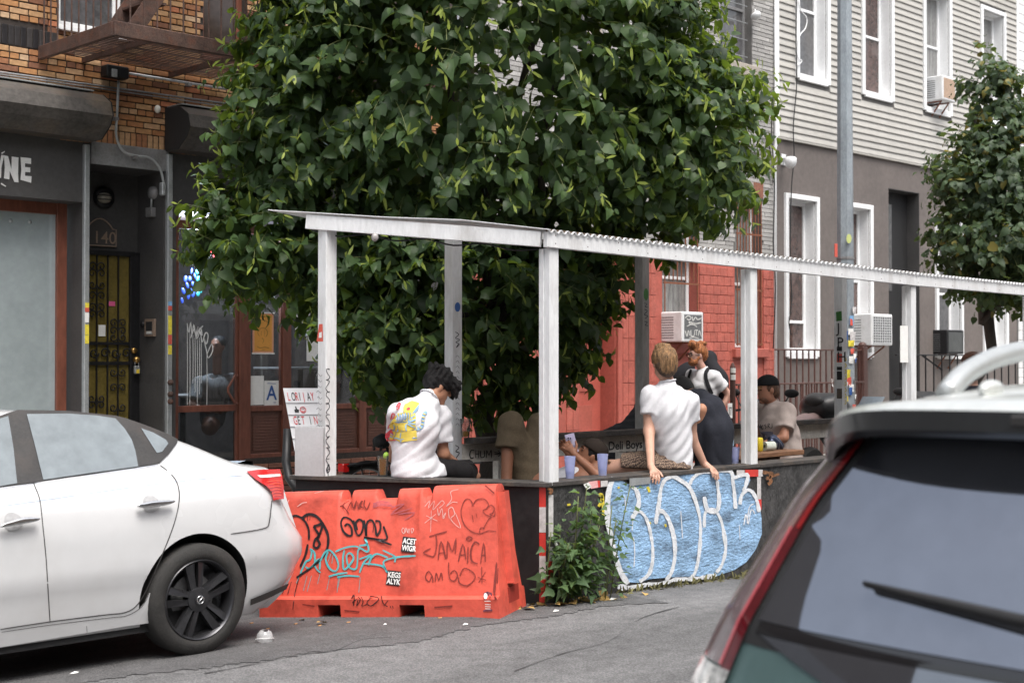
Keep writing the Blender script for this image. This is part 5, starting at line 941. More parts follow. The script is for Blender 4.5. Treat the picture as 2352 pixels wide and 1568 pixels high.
# ================================================================ trees and weeds
def leafmat(name, base, trans, rough=.38, tw=.35, rnd=.35):
    m = bpy.data.materials.new(name); m.use_nodes = True; n = m.node_tree.nodes; l = m.node_tree.links; b = n['Principled BSDF']; o = n['Material Output']
    oi = n.new('ShaderNodeObjectInfo'); ge = n.new('ShaderNodeNewGeometry'); a = n.new('ShaderNodeMath'); a.operation = 'ADD'; l.new(oi.outputs['Random'], a.inputs[0]); l.new(ge.outputs['Random Per Island'], a.inputs[1]); f = n.new('ShaderNodeMath'); f.operation = 'FRACT'; l.new(a.outputs[0], f.inputs[0])
    def col(c):
        cr = n.new('ShaderNodeValToRGB'); e = cr.color_ramp.elements; e[0].color = (*[v * (1 - rnd) for v in c], 1); e[1].color = (c[0] * (1 + rnd * 1.3), c[1] * (1 + rnd), c[2] * (1 + rnd * .4), 1); l.new(f.outputs[0], cr.inputs[0]); return cr.outputs[0]
    l.new(col(base), b.inputs['Base Color']); b.inputs['Roughness'].default_value = rough; b.inputs['Specular IOR Level'].default_value = .3
    t = n.new('ShaderNodeBsdfTranslucent'); l.new(col(trans), t.inputs[0]); mx = n.new('ShaderNodeMixShader'); mx.inputs[0].default_value = tw; l.new(b.outputs[0], mx.inputs[1]); l.new(t.outputs[0], mx.inputs[2]); l.new(mx.outputs[0], o.inputs[0]); return m
M_leaf = leafmat('linden_leaf', (.038, .074, .034), (.19, .3, .035), .48, .33, .45); M_bract = leafmat('linden_bract', (.26, .33, .07), (.4, .5, .1), .5, .4, .15); M_leaf2 = leafmat('second_tree_leaf', (.05, .085, .05), (.16, .24, .05), .5, .3, .4)
M_leafy = leafmat('autumn_leaf', (.2, .19, .06), (.3, .25, .05), .5, .3, .3); M_weed = leafmat('weed_leaf', (.085, .15, .075), (.2, .32, .06), .5, .35, .3)
M_bark = mat('bark', (.06, .05, .042), .9, var=.3, scale=9, bump=1.2, bscale=25, stretch=(1, 1, .3)); M_twig = mat('green_twig', (.13, .15, .05), .6, var=.2)
LEAF = (np.array([(0, 0, 0), (0, .36, .02), (0, .72, -.02), (0, 1.06, -.13), (-.3, -.05, .05), (-.5, .3, .12), (-.36, .68, .06), (.3, -.05, .05), (.5, .3, .12), (.36, .68, .06)], float), [(0, 1, 5, 4), (1, 2, 6, 5), (2, 3, 6), (0, 7, 8, 1), (1, 8, 9, 2), (2, 9, 3)])
BRACT = (np.array([(0, 0, 0), (-.1, .3, .02), (-.12, .7, 0), (0, 1, -.05), (.12, .7, 0), (.1, .3, .02)], float), [(0, 1, 2, 3, 4, 5)])
WEED = (np.array([(0, 0, 0), (0, .5, .04), (0, 1.1, -.1), (-.28, .12, .04), (-.42, .38, .1), (-.2, .62, .05), (.28, .12, .04), (.42, .38, .1), (.2, .62, .05)], float), [(0, 1, 4, 3), (1, 5, 4), (1, 2, 5), (0, 6, 7, 1), (1, 7, 8), (1, 8, 2)])
def leaf_xf(pos, tip, nrm, size):
    tip = tip / np.linalg.norm(tip, axis=1)[:, None]; nrm = nrm - tip * np.sum(nrm * tip, 1)[:, None]; nrm /= np.linalg.norm(nrm, axis=1)[:, None] + 1e-9; side = np.cross(tip, nrm)
    return np.stack([side * size[:, None], tip * size[:, None], nrm * size[:, None], pos], 2)      # N x 3 x 4
def leaf_mesh(name, tmpl, X, m, parent, rg, kind='stuff', bend=.25):
    V, F = tmpl; n = len(X); v = np.repeat(V[None], n, 0).copy(); v[:, :, 2] += (v[:, :, 1] ** 2) * rg.uniform(-bend * 2.2, bend * .5, n)[:, None] + np.abs(v[:, :, 0]) * rg.uniform(-.45, .55, n)[:, None]
    P = np.einsum('nij,nvj->nvi', X[:, :, :3], v) + X[:, None, :, 3]; P = P.reshape(-1, 3); k = len(V)
    me = bpy.data.meshes.new(name); lv = []; ls = []; tot = 0
    fl = np.concatenate([np.array(f) for f in F]); sz = np.array([len(f) for f in F]); allv = (fl[None] + (np.arange(n) * k)[:, None]).ravel(); szs = np.tile(sz, n)
    me.vertices.add(len(P)); me.vertices.foreach_set('co', P.ravel()); me.loops.add(len(allv)); me.loops.foreach_set('vertex_index', allv.astype(np.int32)); me.polygons.add(len(szs)); me.polygons.foreach_set('loop_start', np.concatenate([[0], np.cumsum(szs)[:-1]]).astype(np.int32)); me.polygons.foreach_set('loop_total', szs.astype(np.int32)) if False else None
    me.materials.append(m); me.update(calc_edges=True); me.validate(); me.polygons.foreach_set('use_smooth', [True] * len(me.polygons)); return link(name, me, parent, kind=kind)
def campos(lat, d, z): return HF * d + RT * lat + ZU * z
def crown(tree, ells, n_shoot, per, size, seed, m, keep, n_big=300, bracts=.0, inner=0, yel=0.):
    rg = np.random.default_rng(seed); E = np.array([[*campos(l, d, z), rl, rd, rz] for l, d, z, rl, rd, rz in ells]); Bas = np.array([RT, HF, ZU])      # rows: lateral, depth, up
    area = np.array([(e[3] * e[4] + e[3] * e[5] + e[4] * e[5]) for e in E]); pr = area / area.sum(); POS = []; TIP = []; NRM = []; SZ = []; twigs = MB(); cnt = 0; tries = 0; BP = []
    while cnt < n_shoot and tries < n_shoot * 12:
        tries += 1; e = E[rg.choice(len(E), p=pr)]; d = rg.normal(size=3); d /= np.linalg.norm(d)
        if d[1] > .25 and rg.random() < .75: continue                       # fewer shoots on the side nobody sees
        loc = e[:3] + Bas.T @ (d * e[3:] * rg.uniform(.88, 1.04)); ins = False
        for q in E:
            if q is not e and np.sum(((Bas @ (loc - q[:3])) / q[3:]) ** 2) < .72: ins = True; break
        if ins or not keep(loc): continue
        out = Bas.T @ (d / e[3:]); out /= np.linalg.norm(out); L = rg.uniform(.35, .75); dr = out * 1.0 + np.array([0, 0, rg.uniform(-.35, .5)]) + rg.normal(size=3) * .35; dr /= np.linalg.norm(dr); p = loc - dr * L * .55; pts = [Vector(p)]; cnt += 1; step = L / per; sd_ = np.cross(dr, [0, 0, 1]); sd_ /= np.linalg.norm(sd_) + 1e-9
        for k in range(per):
            dr = dr + np.array([0, 0, -.05]); dr /= np.linalg.norm(dr); p = p + dr * step
            if not keep(p): break
            pts.append(Vector(p)); s_ = 1 if k % 2 else -1; tip = sd_ * s_ * rg.uniform(.5, 1) + dr * rg.uniform(.2, .9) + np.array([0, 0, rg.uniform(-1.0, -.15)]) + rg.normal(size=3) * .25; nr = np.array([0, 0, .75]) + out * (.75 if p[2] > 2.9 else .15) + rg.normal(size=3) * .35; sz = size * rg.uniform(.5, 1.2) * (1 - .3 * (k > per - 3))
            POS.append(p + tip / np.linalg.norm(tip) * .035); TIP.append(tip); NRM.append(nr); SZ.append(sz)
        if bracts and rg.random() < bracts and len(pts) > 3:
            for _ in range(2): BP.append((np.array(pts[-1]), rg.normal(size=3) * .5 + np.array([0, 0, rg.choice([-.8, .6])]) + out * .4, out + rg.normal(size=3) * .4, size * rg.uniform(.6, 1.0)))
        if len(pts) > 2 and d[1] < .1: twigs.tube(pts[::2] if len(pts) > 5 else pts, .003, 4, False)
    for _ in range(inner):
        e = E[rg.choice(len(E), p=pr)]; d = rg.normal(size=3); d /= np.linalg.norm(d); loc = e[:3] + Bas.T @ (d * e[3:] * rg.uniform(.25, .85) ** .6)
        if keep(loc): POS.append(loc); TIP.append(rg.normal(size=3) + [0, 0, -.8]); NRM.append(rg.normal(size=3) * .6 + [0, 0, .8]); SZ.append(size * rg.uniform(.9, 1.5))
    POS, TIP, NRM, SZ = map(np.array, (POS, TIP, NRM, SZ)); X = leaf_xf(POS, TIP, NRM, SZ); dep = POS @ np.array(HF) + rg.uniform(0, .5, len(POS)); px = [pix(p) for p in POS]; inf = np.array([0 if -20 < a < 2370 and -20 < c < 1100 else 9 for a, c in px]); order = np.argsort(dep + inf)
    big = order[:n_big]; restI = order[n_big:]; me = bpy.data.meshes.new('leaf'); me.from_pydata(LEAF[0].tolist(), [], LEAF[1]); me.materials.append(m); me.polygons.foreach_set('use_smooth', [True] * len(me.polygons))
    for i in big:
        o = bpy.data.objects.new('leaf', me); COL.objects.link(o); o.parent = tree; o.matrix_parent_inverse = WINV(tree); o.matrix_world = Matrix([[*X[i, r], ] for r in range(3)] + [[0, 0, 0, 1]]); 
    if yel:
        pick = rg.random(len(restI)) < yel * (1 + (POS[restI, 2] > np.percentile(POS[:, 2], 75)) * 3); leaf_mesh('faded_foliage', LEAF, X[restI[pick]], M_leafy, tree, rg); restI = restI[~pick]
    leaf_mesh('foliage', LEAF, X[restI], m, tree, rg)
    if BP: bx = leaf_xf(*[np.array(q) for q in zip(*[(a, b_, c) for a, b_, c, _ in BP])], np.array([q[3] for q in BP])); leaf_mesh('bract_foliage', BRACT, bx, M_bract, tree, rg)
    twigs.build('twigs', M_twig, tree, fix=False, kind='stuff'); return len(POS)
def limb(b, p, q, r0, r1, seed, sag=.1):
    r_ = random.Random(seed); p = Vector(p); q = Vector(q); L = (q - p).length; pts = [p.lerp(q, k / 6) + Vector((r_.uniform(-1, 1), r_.uniform(-1, 1), r_.uniform(-.5, 1))) * L * .05 * (0 < k < 6) for k in range(7)]; b.tube(pts, [r0 + (r1 - r0) * k / 6 for k in range(7)], 8)
t1b = Vector((9.6, 9.85, walk_z(9.85))); t1 = thing('linden_tree', 'large leafy linden street tree with pale bracts spreading over the dining shed', 'tree', t1b)
ELLS = [(-.25, 13.7, 4.6, 2.1, 2.0, 2.35), (-1.68, 13.4, 4.0, .98, 1.1, 1.4), (1.45, 13.9, 3.85, .95, 1.3, 1.0), (-.48, 13.4, 2.4, 1.35, 1.25, 1.15), (-2.3, 13.2, 2.85, .66, .8, .55), (-1.65, 13.3, 2.7, .55, .8, .6), (.42, 13.7, 2.55, .45, .8, .9), (-1.0, 13.6, 6.2, 1.4, 1.5, 1.4), (.7, 13.8, 6.0, 1.1, 1.3, 1.4), (-1.0, 12.9, 2.05, .6, .6, .35), (-2.1, 13.4, 4.2, .4, .6, .6)]
def keep1(p):
    x, y, z = p
    if y < 8.75 and abs(z - (2.55 + .105 * (y - PY) - .0 * x)) < .22 and x > 6: return False
    if y < 7.3 and z < 2.9: return False
    if y < 7.6 and z < 2.6: return False
    if z < 1.05 or y > 13.1: return False
    if y > 11.7 and 4.6 < z < 6 and x < 11.3: return False
    px = pix(p)
    return True
def part_limbs(tree, base, h, r0, tips, m=M_bark):
    part('trunk', m, tree, lambda b: limb(b, base, base + Vector((.05, .02, h)), r0, r0 * .8, 1), True)
    for i, q in enumerate(tips): part('limb', m, tree, lambda b: limb(b, base + Vector((.04, .02, h * (.85 + .04 * (i % 4)))), q, r0 * .5, .015, i + 3), True)
part_limbs(t1, t1b, 2.3, .13, [campos(l, d, z) for l, d, z in ((-1.8, 13.4, 4.2), (-.8, 13.2, 5.2), (.3, 13.6, 6.0), (1.3, 13.8, 4.4), (.6, 13.2, 4.6), (-1.9, 13.2, 3.2), (-.3, 12.9, 3.6), (.7, 13.5, 2.9), (-1.0, 13.0, 2.3))])
nl_ = crown(t1, ELLS, 2100, 11, .125, 21, M_leaf, keep1, 300, .75, 6500)
# low drooping spray in front of the rear post
# second tree down the street
t2b = Vector((19.6, 9.75, walk_z(9.75))); t2 = thing('small_street_tree', 'conical green street tree with yellowing top before the taupe house', 'tree', t2b)
part_limbs(t2, t2b, 2.6, .1, [campos(l, d, z) for l, d, z in ((6.9, 20.5, 5.6), (6.4, 20.3, 4.3), (7.6, 20.8, 4.4), (6.5, 20.2, 3.3), (7.8, 20.4, 3.2))])
crown(t2, [(7.1, 20.6, 5.2, .42, .5, 1.0), (7.05, 20.5, 4.3, .78, .8, .8), (7.6, 20.8, 4.3, .8, .9, 1.1), (7.05, 20.4, 3.45, .9, 1., .75), (7.7, 20.5, 3.3, 1., 1., .9), (6.6, 20.3, 4.25, .42, .5, .3), (7.2, 20.3, 2.8, .55, .8, .3)], 620, 9, .125, 5, M_leaf2, lambda p: p[2] > 2.3, 120, 0, 1200, .03)
# weeds at the foot of the graffiti wall
def weed(label, x, y, hpx, n, seed, spread, size):
    base = onZ(x, y, .0); base.y = min(base.y, PY - .03); t = thing('wild_weed', label, 'plant', base, 'weeds along the shed wall'); rg = np.random.default_rng(seed); H_ = hpx * base.dot(HF) / FP; POS = []; TIP = []; NRM = []; SZ = []
    for s_ in range(n):
        a = rg.uniform(-1, 1); top = np.array(base) + np.array([a * spread, rg.uniform(-.16, -.02), H_ * rg.uniform(.5, 1.0)]); b0 = np.array(base) + np.array([a * .08, rg.uniform(-.03, .01), 0]); K = 16; pts = []
        for k in range(K + 1):
            f = k / K; p = b0 + (top - b0) * np.array([f ** 1.3, f, f ** .9]); pts.append(Vector(p))
            if k > 1:
                for q in range(2):
                    th = rg.uniform(0, 6.28); tip = np.array([math.cos(th), math.sin(th) * .8 - .3, rg.uniform(-.5, .5)]); POS.append(p + tip * .04 * rg.uniform(.5, 2)); TIP.append(tip); NRM.append(np.array([0, -.5, 1]) + rg.normal(size=3) * .4); SZ.append(size * rg.uniform(.5, 1.2) * (1.05 - .3 * f))
        part('stem', M_twig, t, lambda b: b.tube(pts[::4], .004, 5), True)
    leaf_mesh('foliage', WEED, leaf_xf(*map(np.array, (POS, TIP, NRM, SZ))), M_weed, t, rg)
weed('tall bushy green weed growing against the black wall beside the blue graffiti', 1325, 1382, 275, 6, 3, .15, .095); weed('low bushy green weed at the wall foot beside the striped tape', 1296, 1384, 170, 4, 8, .1, .1); weed('weed sprig with toothed leaves leaning over the striped corner tape', 1262, 1386, 240, 2, 5, .06, .085)
weed('scraggly weed reaching over the left edge of the blue graffiti', 1385, 1376, 270, 3, 6, .17, .07)
# ================================================================ cars
M_wpaint = mat('white_car_paint', (.58, .585, .595), .28, var=.02, scale=1, spec=.5, coat=1., dirt='a9a6a2', dscale=1.6, damt=.25); M_tint = mat('car_side_glass', (.27, .3, .31), .03, .6, var=.12, scale=1.1, spec=.7); M_tyre = mat('tyre_rubber', (.022, .021, .02), .8, var=.25, scale=12, bump=.3, bscale=60, dirt='4a443e', dscale=9, damt=.25)
M_rim = mat('dark_alloy', (.06, .06, .065), .3, .7, var=.15, scale=10); M_chrome = mat('chrome', (.7, .7, .7), .08, 1., var=.03); M_gap = mat('panel_gap', (.035, .033, .033), .8, var=.1); M_trimb = mat('black_trim', (.03, .028, .027), .4, var=.2, scale=8, dirt='4a403a', dscale=5, damt=.4); M_lens = mat('red_lens', (.5, .012, .012), .08, var=.12, scale=18, coat=1., spec=.7); M_lens2 = mat('clear_lens', (.75, .6, .58), .1, var=.1, coat=1.)
def patch(name, m, parent, poly, hit, lift, cuts=3, smooth_k=0, sm=True):
    """sheet of trim or glass laid on a curved body: outline in photo pixels, hit() finds the body surface"""
    if smooth_k: poly = [tuple(p) for p in smooth_path(poly, smooth_k, True)]
    bm = bmesh.new(); f = bm.faces.new([bm.verts.new((a, c, 0)) for a, c in poly]); bmesh.ops.triangulate(bm, faces=[f]); bmesh.ops.subdivide_edges(bm, edges=bm.edges[:], cuts=cuts, use_grid_fill=True)
    for v in bm.verts: v.co = hit(v.co.x, v.co.y, lift)
    me = bpy.data.meshes.new(name); bm.to_mesh(me); bm.free(); me.materials.append(m)
    if sm: me.polygons.foreach_set('use_smooth', [True] * len(me.polygons))
    return link(name, me, parent)
def wheel(parent, c, out, r=.318, wd=.2, rr=.232, spokes=5):
    """tyre, rim with paired spokes, brake disc, hub cap; out = outward axis"""
    c = Vector(c); out = Vector(out); t = part('wheel', M_tyre, parent, lambda b: b.lathe([(rr - .01, -wd + .015), (rr + .02, -wd), (r - .03, -wd), (r, -wd + .03), (r + .002, -wd * .5), (r, -.03), (r - .012, -.012), (r - .05, .0), (rr + .012, -.002), (rr, -.012), (rr - .012, -.02)], 48, c, out), 50)
    part('rim', M_rim, t, lambda b: [b.lathe([(rr, -.012), (rr - .006, -.006), (rr - .018, -.016), (rr - .026, -.11), (.05, -.14)], 40, c, out)], 50)
    x = out.orthogonal().normalized(); y = out.cross(x)
    for k in range(spokes):
        for s_ in (-1, 1):
            a = 2 * math.pi * k / spokes + .3; d = x * math.cos(a) + y * math.sin(a); e = out.cross(d) * s_; b = MB(); P = [c + d * .035 + e * .004 - out * .03, c + d * .035 + e * .034 - out * .034, c + d * (rr - .02) + e * .062 - out * .028, c + d * (rr - .016) + e * .018 - out * .012, c + d * .035 + e * .004 - out * .07, c + d * .035 + e * .034 - out * .07, c + d * (rr - .02) + e * .062 - out * .06, c + d * (rr - .02) + e * .018 - out * .05]
            b.add(P, [(0, 1, 2, 3), (4, 7, 6, 5), (0, 3, 7, 4), (1, 5, 6, 2), (2, 6, 7, 3), (0, 4, 5, 1)]); b.build('spoke', M_rim, t)
    part('hub_cap', M_rim, t, lambda b: b.lathe([(.075, -.05), (.07, -.026), (.05, -.02), (.034, -.018), (.033, -.012), (0, -.012)], 24, c, out), 40); part('wheel_badge', M_chrome, t, lambda b: [b.tube([c + out * -.0095 + (x * math.cos(q) + y * math.sin(q)) * .022 for q in np.linspace(0, 2 * math.pi, 20)[:-1]], .003, 6, closed=True), b.bar(c - out * .0095 - x * .026, c - out * .0095 + x * .026, .005, .008, out)], True)
    for k in range(5): a = 2 * math.pi * (k + .5) / 5 + .3; part('wheel_nut', M_rim, t, lambda b: b.lathe([(.01, -.045), (.01, -.03), (0, -.028)], 6, c + (x * math.cos(a) + y * math.sin(a)) * .056, out))
    part('brake_disc', M_steel, t, lambda b: b.lathe([(.06, -.1), (.14, -.1), (.14, -.112)], 28, c, out)); return t
XR, YN, ROLL = 5.33, 6.93, math.atan(.07); YCc = YN + .88
sd_car = thing('white_sedan', 'white four-door sedan with black alloy wheels parked beside the orange barrier', 'car', (XR - 2.3, YCc, gz(YCc)))
ZT_ = lambda xl: float(np.interp(xl, [0, .05, .16, .3, .45, .65, .9, 1.15, 1.4, 1.7, 2.0, 2.3, 2.6, 2.9, 3.2, 3.5, 3.7, 4.2, 4.5, 4.62], [1.0, 1.045, 1.075, 1.085, 1.11, 1.195, 1.29, 1.365, 1.42, 1.46, 1.48, 1.485, 1.475, 1.435, 1.33, 1.13, 1.0, .92, .8, .66]))
zts = np.array([np.mean([ZT_(x + d) for d in (-.08, -.04, 0, .04, .08)]) for x in np.linspace(0, 4.62, 120)]); ZT_ = lambda xl: float(np.interp(xl, np.linspace(0, 4.62, 120), zts))
PLAN = lambda xl: float(np.interp(xl, [0, .04, .1, .2, .35, .6, 1, 3.8, 4.2, 4.45, 4.62], [.70, .80, .865, .92, .955, .985, 1, 1, .96, .88, .7]))
WZ = lambda z: float(np.interp(z, [.16, .2, .3, .44, .52, .74, .86, .93, .985, 1.05, 1.15, 1.25, 1.35, 1.45, 1.5], [.74, .79, .82, .848, .876, .881, .868, .85, .815, .765, .715, .665, .61, .55, .5]))
XRE = lambda z: float(np.interp(z, [.18, .26, .38, .5, .6, .72, .85, .95, 1.05, 1.12], [.2, .1, .03, 0, .0, .05, .085, .105, .1, .1]))
def wside(xl, z):
    xe = XRE(z); k = max(0., 1 - xl / .8); return WZ(z) * PLAN(max(0, xl - xe * k * 1.0))
TR = Matrix.Translation((0, YN, gz(YN + .1))) @ Matrix.Rotation(-ROLL, 4, 'X') @ Matrix.Translation((0, -YN, 0))
TRI = TR.inverted()
def hitS(x, y, l=0):
    o = TRI @ CAMP; d = TRI.to_3x3() @ ray(x, y); Y = YN
    for _ in range(14):
        p = o + d * ((Y - o.y) / d.y); Y = .5 * Y + .5 * (YCc - wside(max(0, XR - p.x), p.z))
    return TR @ (p + Vector((0, -1, .12)).normalized() * l)
K1, K2 = 22, 9; xs_ = sorted({*np.linspace(0, .2, 9), *np.linspace(.2, 1.6, 26), *np.linspace(1.6, 4.62, 30)}); rows = []
for xl in xs_:
    ztp = ZT_(xl); c_ = float(np.interp(xl, [0, .3, .6, 1.2, 4.2, 4.62], [.05, .06, .09, .085, .08, .06])); ze = ztp - c_; half = []
    for i in range(K1): z = .17 + (ze - .17) * i / (K1 - 1); half.append((wside(xl, z), z))
    we = half[-1][0]
    for i in range(1, K2 + 1): th = math.pi / 2 * i / K2; half.append((we * math.cos(th) ** .75, ze + c_ * math.sin(th) ** .8))
    half[-1] = (0, half[-1][1]); sec = [(-y, z) for y, z in half] + [(y, z) for y, z in half[::-1][1:]]
    def fin(y, z): k = max(0., 1 - xl / .8); return TR @ Vector((XR - xl - XRE(z) * k, YCc + y, z))
    rows.append([fin(y, z) for y, z in sec])
b = MB(); b.grid(rows); n_ = len(rows[0]); b.add(rows[0], [tuple(range(n_))]); b.add(rows[-1], [tuple(range(n_))[::-1]]); b.add([r[0] for r in rows] + [r[-1] for r in rows], [(i, i + 1, len(rows) + i + 1, len(rows) + i) for i in range(len(rows) - 1)])
WC = TR @ Vector((4.43, YN, .318)); WC2 = TR @ Vector((4.43 - 2.7, YN, .318)); body = b.build('body', [M_wpaint, M_black], sd_car, True)
for wc in (WC, WC2):
    cu = MB(); cu.lathe([(0, -.3), (.365, -.3), (.365, .26), (0, .26)], 56, wc + Vector((0, .1, .012)), (0, -1, 0)); co = cu.build('cutter', M_black, None)
    md = body.modifiers.new('arch', 'BOOLEAN'); md.operation = 'DIFFERENCE'; md.object = co; md.solver = 'EXACT'; md.material_mode = 'TRANSFER'
    bpy.context.view_layer.update(); me = bpy.data.meshes.new_from_object(body.evaluated_get(bpy.context.evaluated_depsgraph_get())); body.modifiers.clear(); body.data = me; bpy.data.objects.remove(co)
body.data.set_sharp_from_angle(angle=R(34)); body.data.polygons.foreach_set('use_smooth', [True] * len(body.data.polygons))
wheel(sd_car, WC + Vector((0, -.004, 0)), (0, -1, 0)); wheel(sd_car, WC2 + Vector((0, -.004, 0)), (0, -1, 0))
for xw in (4.43, 1.73): part('far_wheel', M_tyre, sd_car, lambda b: b.lathe([(.1, 0), (.3, 0), (.318, .03), (.318, .17), (.3, .2), (.1, .2)], 30, TR @ Vector((xw, YN + 1.55, .318)), (0, 1, 0)), 40)
def cc(cx, cy): return (.4378 * cx, 882 + .4378 * cy)
hs_ = lambda a, c, l=0: hitS(*cc(a, c), l); hp = lambda pl: [cc(*p) for p in pl]
trim = patch('window_surround', M_trimb, sd_car, hp([(-60, 175), (0, 165), (90, 135), (350, 140), (600, 165), (660, 180), (760, 215), (880, 262), (930, 290), (925, 310), (880, 370), (835, 412), (800, 420), (500, 465), (170, 515), (90, 525), (-60, 545)]), hitS, .008, 4)
patch('side_glass', M_tint, sd_car, hp([(135, 158), (350, 155), (500, 165), (600, 180), (650, 235), (685, 290), (705, 350), (720, 432), (480, 465), (222, 502), (180, 330)]), hitS, .012, 4); patch('side_glass', M_tint, sd_car, hp([(-60, 190), (0, 180), (38, 168), (65, 330), (85, 520), (-60, 545)]), hitS, .012, 4); patch('quarter_glass', M_tint, sd_car, hp([(735, 232), (800, 255), (865, 292), (878, 312), (845, 355), (818, 362), (790, 320)]), hitS, .012, 3)
strokes('panel_gap', M_gap, sd_car, [[(85, 138), (120, 270), (145, 400), (175, 515), (207, 600), (222, 720), (240, 900), (250, 1050), (262, 1245)], [(840, 425), (890, 465), (925, 510), (940, 570), (935, 640), (910, 740), (860, 870), (790, 1030), (745, 1120), (700, 1175), (640, 1200), (560, 1208), (262, 1245), (0, 1285)], [(1210, 785), (1300, 772), (1395, 752), (1412, 720), (1420, 660), (1425, 610)], [(640, 180), (700, 270), (760, 350), (805, 415)], [(690, 270), (712, 340), (726, 428)]], 5, hs_, 4, .0)
strokes('belt_trim', M_chrome, sd_car, [[(0, 548), (170, 522), (500, 474), (830, 424)]], 6, hs_, 4, 0.); strokes('pinstripe', mat('pale_blue_stripe', (.45, .55, .72), .4), sd_car, [[(0, 640), (215, 608), (600, 552), (940, 508), (1280, 475)]], 3.5, hs_, 4, 0.)
for pts, rc in (([(705, 640), (740, 628), (800, 618), (885, 618), (888, 628), (850, 640), (760, 652), (715, 652)], [(748, 615), (760, 590), (790, 582), (820, 595), (830, 612), (835, 645), (810, 668), (780, 670), (755, 655)]), ([(-10, 740), (40, 722), (100, 706), (178, 706), (180, 718), (140, 730), (60, 745), (-10, 755)], [(22, 705), (35, 680), (60, 672), (90, 683), (112, 705), (118, 740), (90, 765), (60, 768), (30, 755)])):
    patch('handle_cup_shade', mat('handle_cup_shade', (.42, .42, .43), .35), sd_car, hp(rc), hitS, .003, 2, 3); h_ = patch('door_handle', M_chrome, sd_car, hp(pts), hitS, .03, 2, 3); so_ = h_.modifiers.new('thick', 'SOLIDIFY'); so_.thickness = .025; so_.offset = -1  # flat grey patch: shade of the handle recess put into its colour
tl = patch('tail_light', M_lens, sd_car, hp([(1290, 457), (1350, 448), (1466, 446), (1478, 480), (1486, 540), (1487, 602), (1430, 608), (1424, 565), (1395, 535), (1340, 500)]), hitS, .006, 3); patch('light_strip', M_lens2, sd_car, hp([(1345, 478), (1465, 470), (1470, 482), (1400, 490), (1360, 490)]), hitS, .009, 2)
strokes('light_rib', mat('lens_rib', (.8, .1, .06), .2), sd_car, [[(1395 + 6 * k, 512 + 16 * k), (1440, 506 + 15 * k), (1472, 508 + 15 * k)] for k in range(6)], 4, lambda a, c, l=0: hs_(a, c, l + .007), 2, 0.)
patch('side_skirt', M_wpaint, sd_car, hp([(-60, 1310), (0, 1300), (260, 1262), (560, 1225), (650, 1215), (720, 1180), (752, 1140), (770, 1098), (830, 1082), (830, 1245), (660, 1268), (440, 1305), (200, 1345), (0, 1378), (-60, 1388)]), hitS, .018, 3)
strokes('panel_gap', M_gap, sd_car, [[(0, 1300), (260, 1262), (560, 1226), (655, 1214), (722, 1178), (754, 1138), (772, 1096)], [(445, 1268), (447, 1302)]], 3, lambda a, c, l=0: hs_(a, c, l + .019), 4, 0.)
patch('bumper_valance', M_trimb, sd_car, hp([(1310, 1160), (1400, 1125), (1500, 1075), (1515, 1042), (1440, 1075), (1312, 1128)]), hitS, .006, 2)
sp_ = part('trunk_spoiler', M_trimb, sd_car, lambda b: b.grid([[TR @ Vector((XR - .2 - xo - .06 * abs(s_) ** 2, YCc + s_ * .52, ZT_(.2) - .016 + zo)) for s_ in np.linspace(-1, 1, 9)] for xo, zo in ((.0, .0), (.0, .025), (.05, .032), (.16, .012), (.2, -.005))]), 40)
# parked motor: dark underside shadow gap
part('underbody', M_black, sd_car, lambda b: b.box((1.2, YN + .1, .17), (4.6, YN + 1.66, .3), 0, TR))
M_teal = mat('teal_metallic_paint', (.12, .2, .2), .3, .45, var=.05, scale=2, coat=.8); M_pglass = mat('privacy_glass', (.28, .3, .345), .03, .92, var=.05, scale=1.3, spec=.8); M_roofp = mat('sky_lit_roof_paint', (.6, .62, .6), .3, .3, var=.06, scale=4, coat=.7, dirt='8a8c86', dscale=8, damt=.4); M_pillarrefl = mat('pillar_reflection', (.27, .2, .21), .12, .35, var=.1, coat=1.); M_dred = mat('dark_red_lens', (.1, .005, .01), .08, var=.2, scale=8, coat=1.)  # roof is paler than the teal body: sky reflection put into its colour
sv = thing('parked_suv', 'teal sport utility vehicle with tall red tail lights and dark rear window', 'car', (4.6, 1.06, 0)); SC = 1.06
HW = lambda z: float(np.interp(z, [.3, .5, .93, 1.045, 1.185, 1.36, 1.5, 1.56, 1.6], [.88, .93, .95, .905, .85, .782, .70, .65, .56])); R0 = lambda z: float(np.interp(z, [.3, .45, .6, .9, 1.1, 1.3, 1.5, 1.6], [2.33, 2.26, 2.28, 2.36, 2.405, 2.505, 2.63, 2.74]))
def RX(y, z): s_ = min(1.3, abs(y - SC) / HW(z)); return R0(z) + .085 * s_ ** 2 + .09 * s_ ** 8
def hitR(x, y, l=0):
    d = ray(x, y); X = 2.5
    for _ in range(16): p = CAMP + d * (X / d.x); X = .5 * X + .5 * RX(p.y, min(p.z, 1.6))
    return p + Vector((-1, 0, .35)).normalized() * l
zs_ = [.3, .4, .5, .6, .7, .8, .9, .95, 1.0, 1.05, 1.1, 1.15, 1.2, 1.25, 1.3, 1.35, 1.4, 1.45, 1.5, 1.54, 1.57]; ss = np.linspace(-1, 1, 33); rows = [[Vector((RX(SC + s_ * HW(z), z), SC + s_ * HW(z), z)) for s_ in ss] for z in zs_]
tp = [Vector((RX(SC + s_ * .63, 1.57) + .06, SC + s_ * .63, 1.605 - .03 * s_ * s_)) for s_ in ss]; b = MB(); b.grid(rows + [tp])
fw = [0, .3, .9, 1.8, 2.6, 3.3, 3.6, 4.2]; zup = [0, .02, .045, .05, .03, -.1, -.45, -.6]
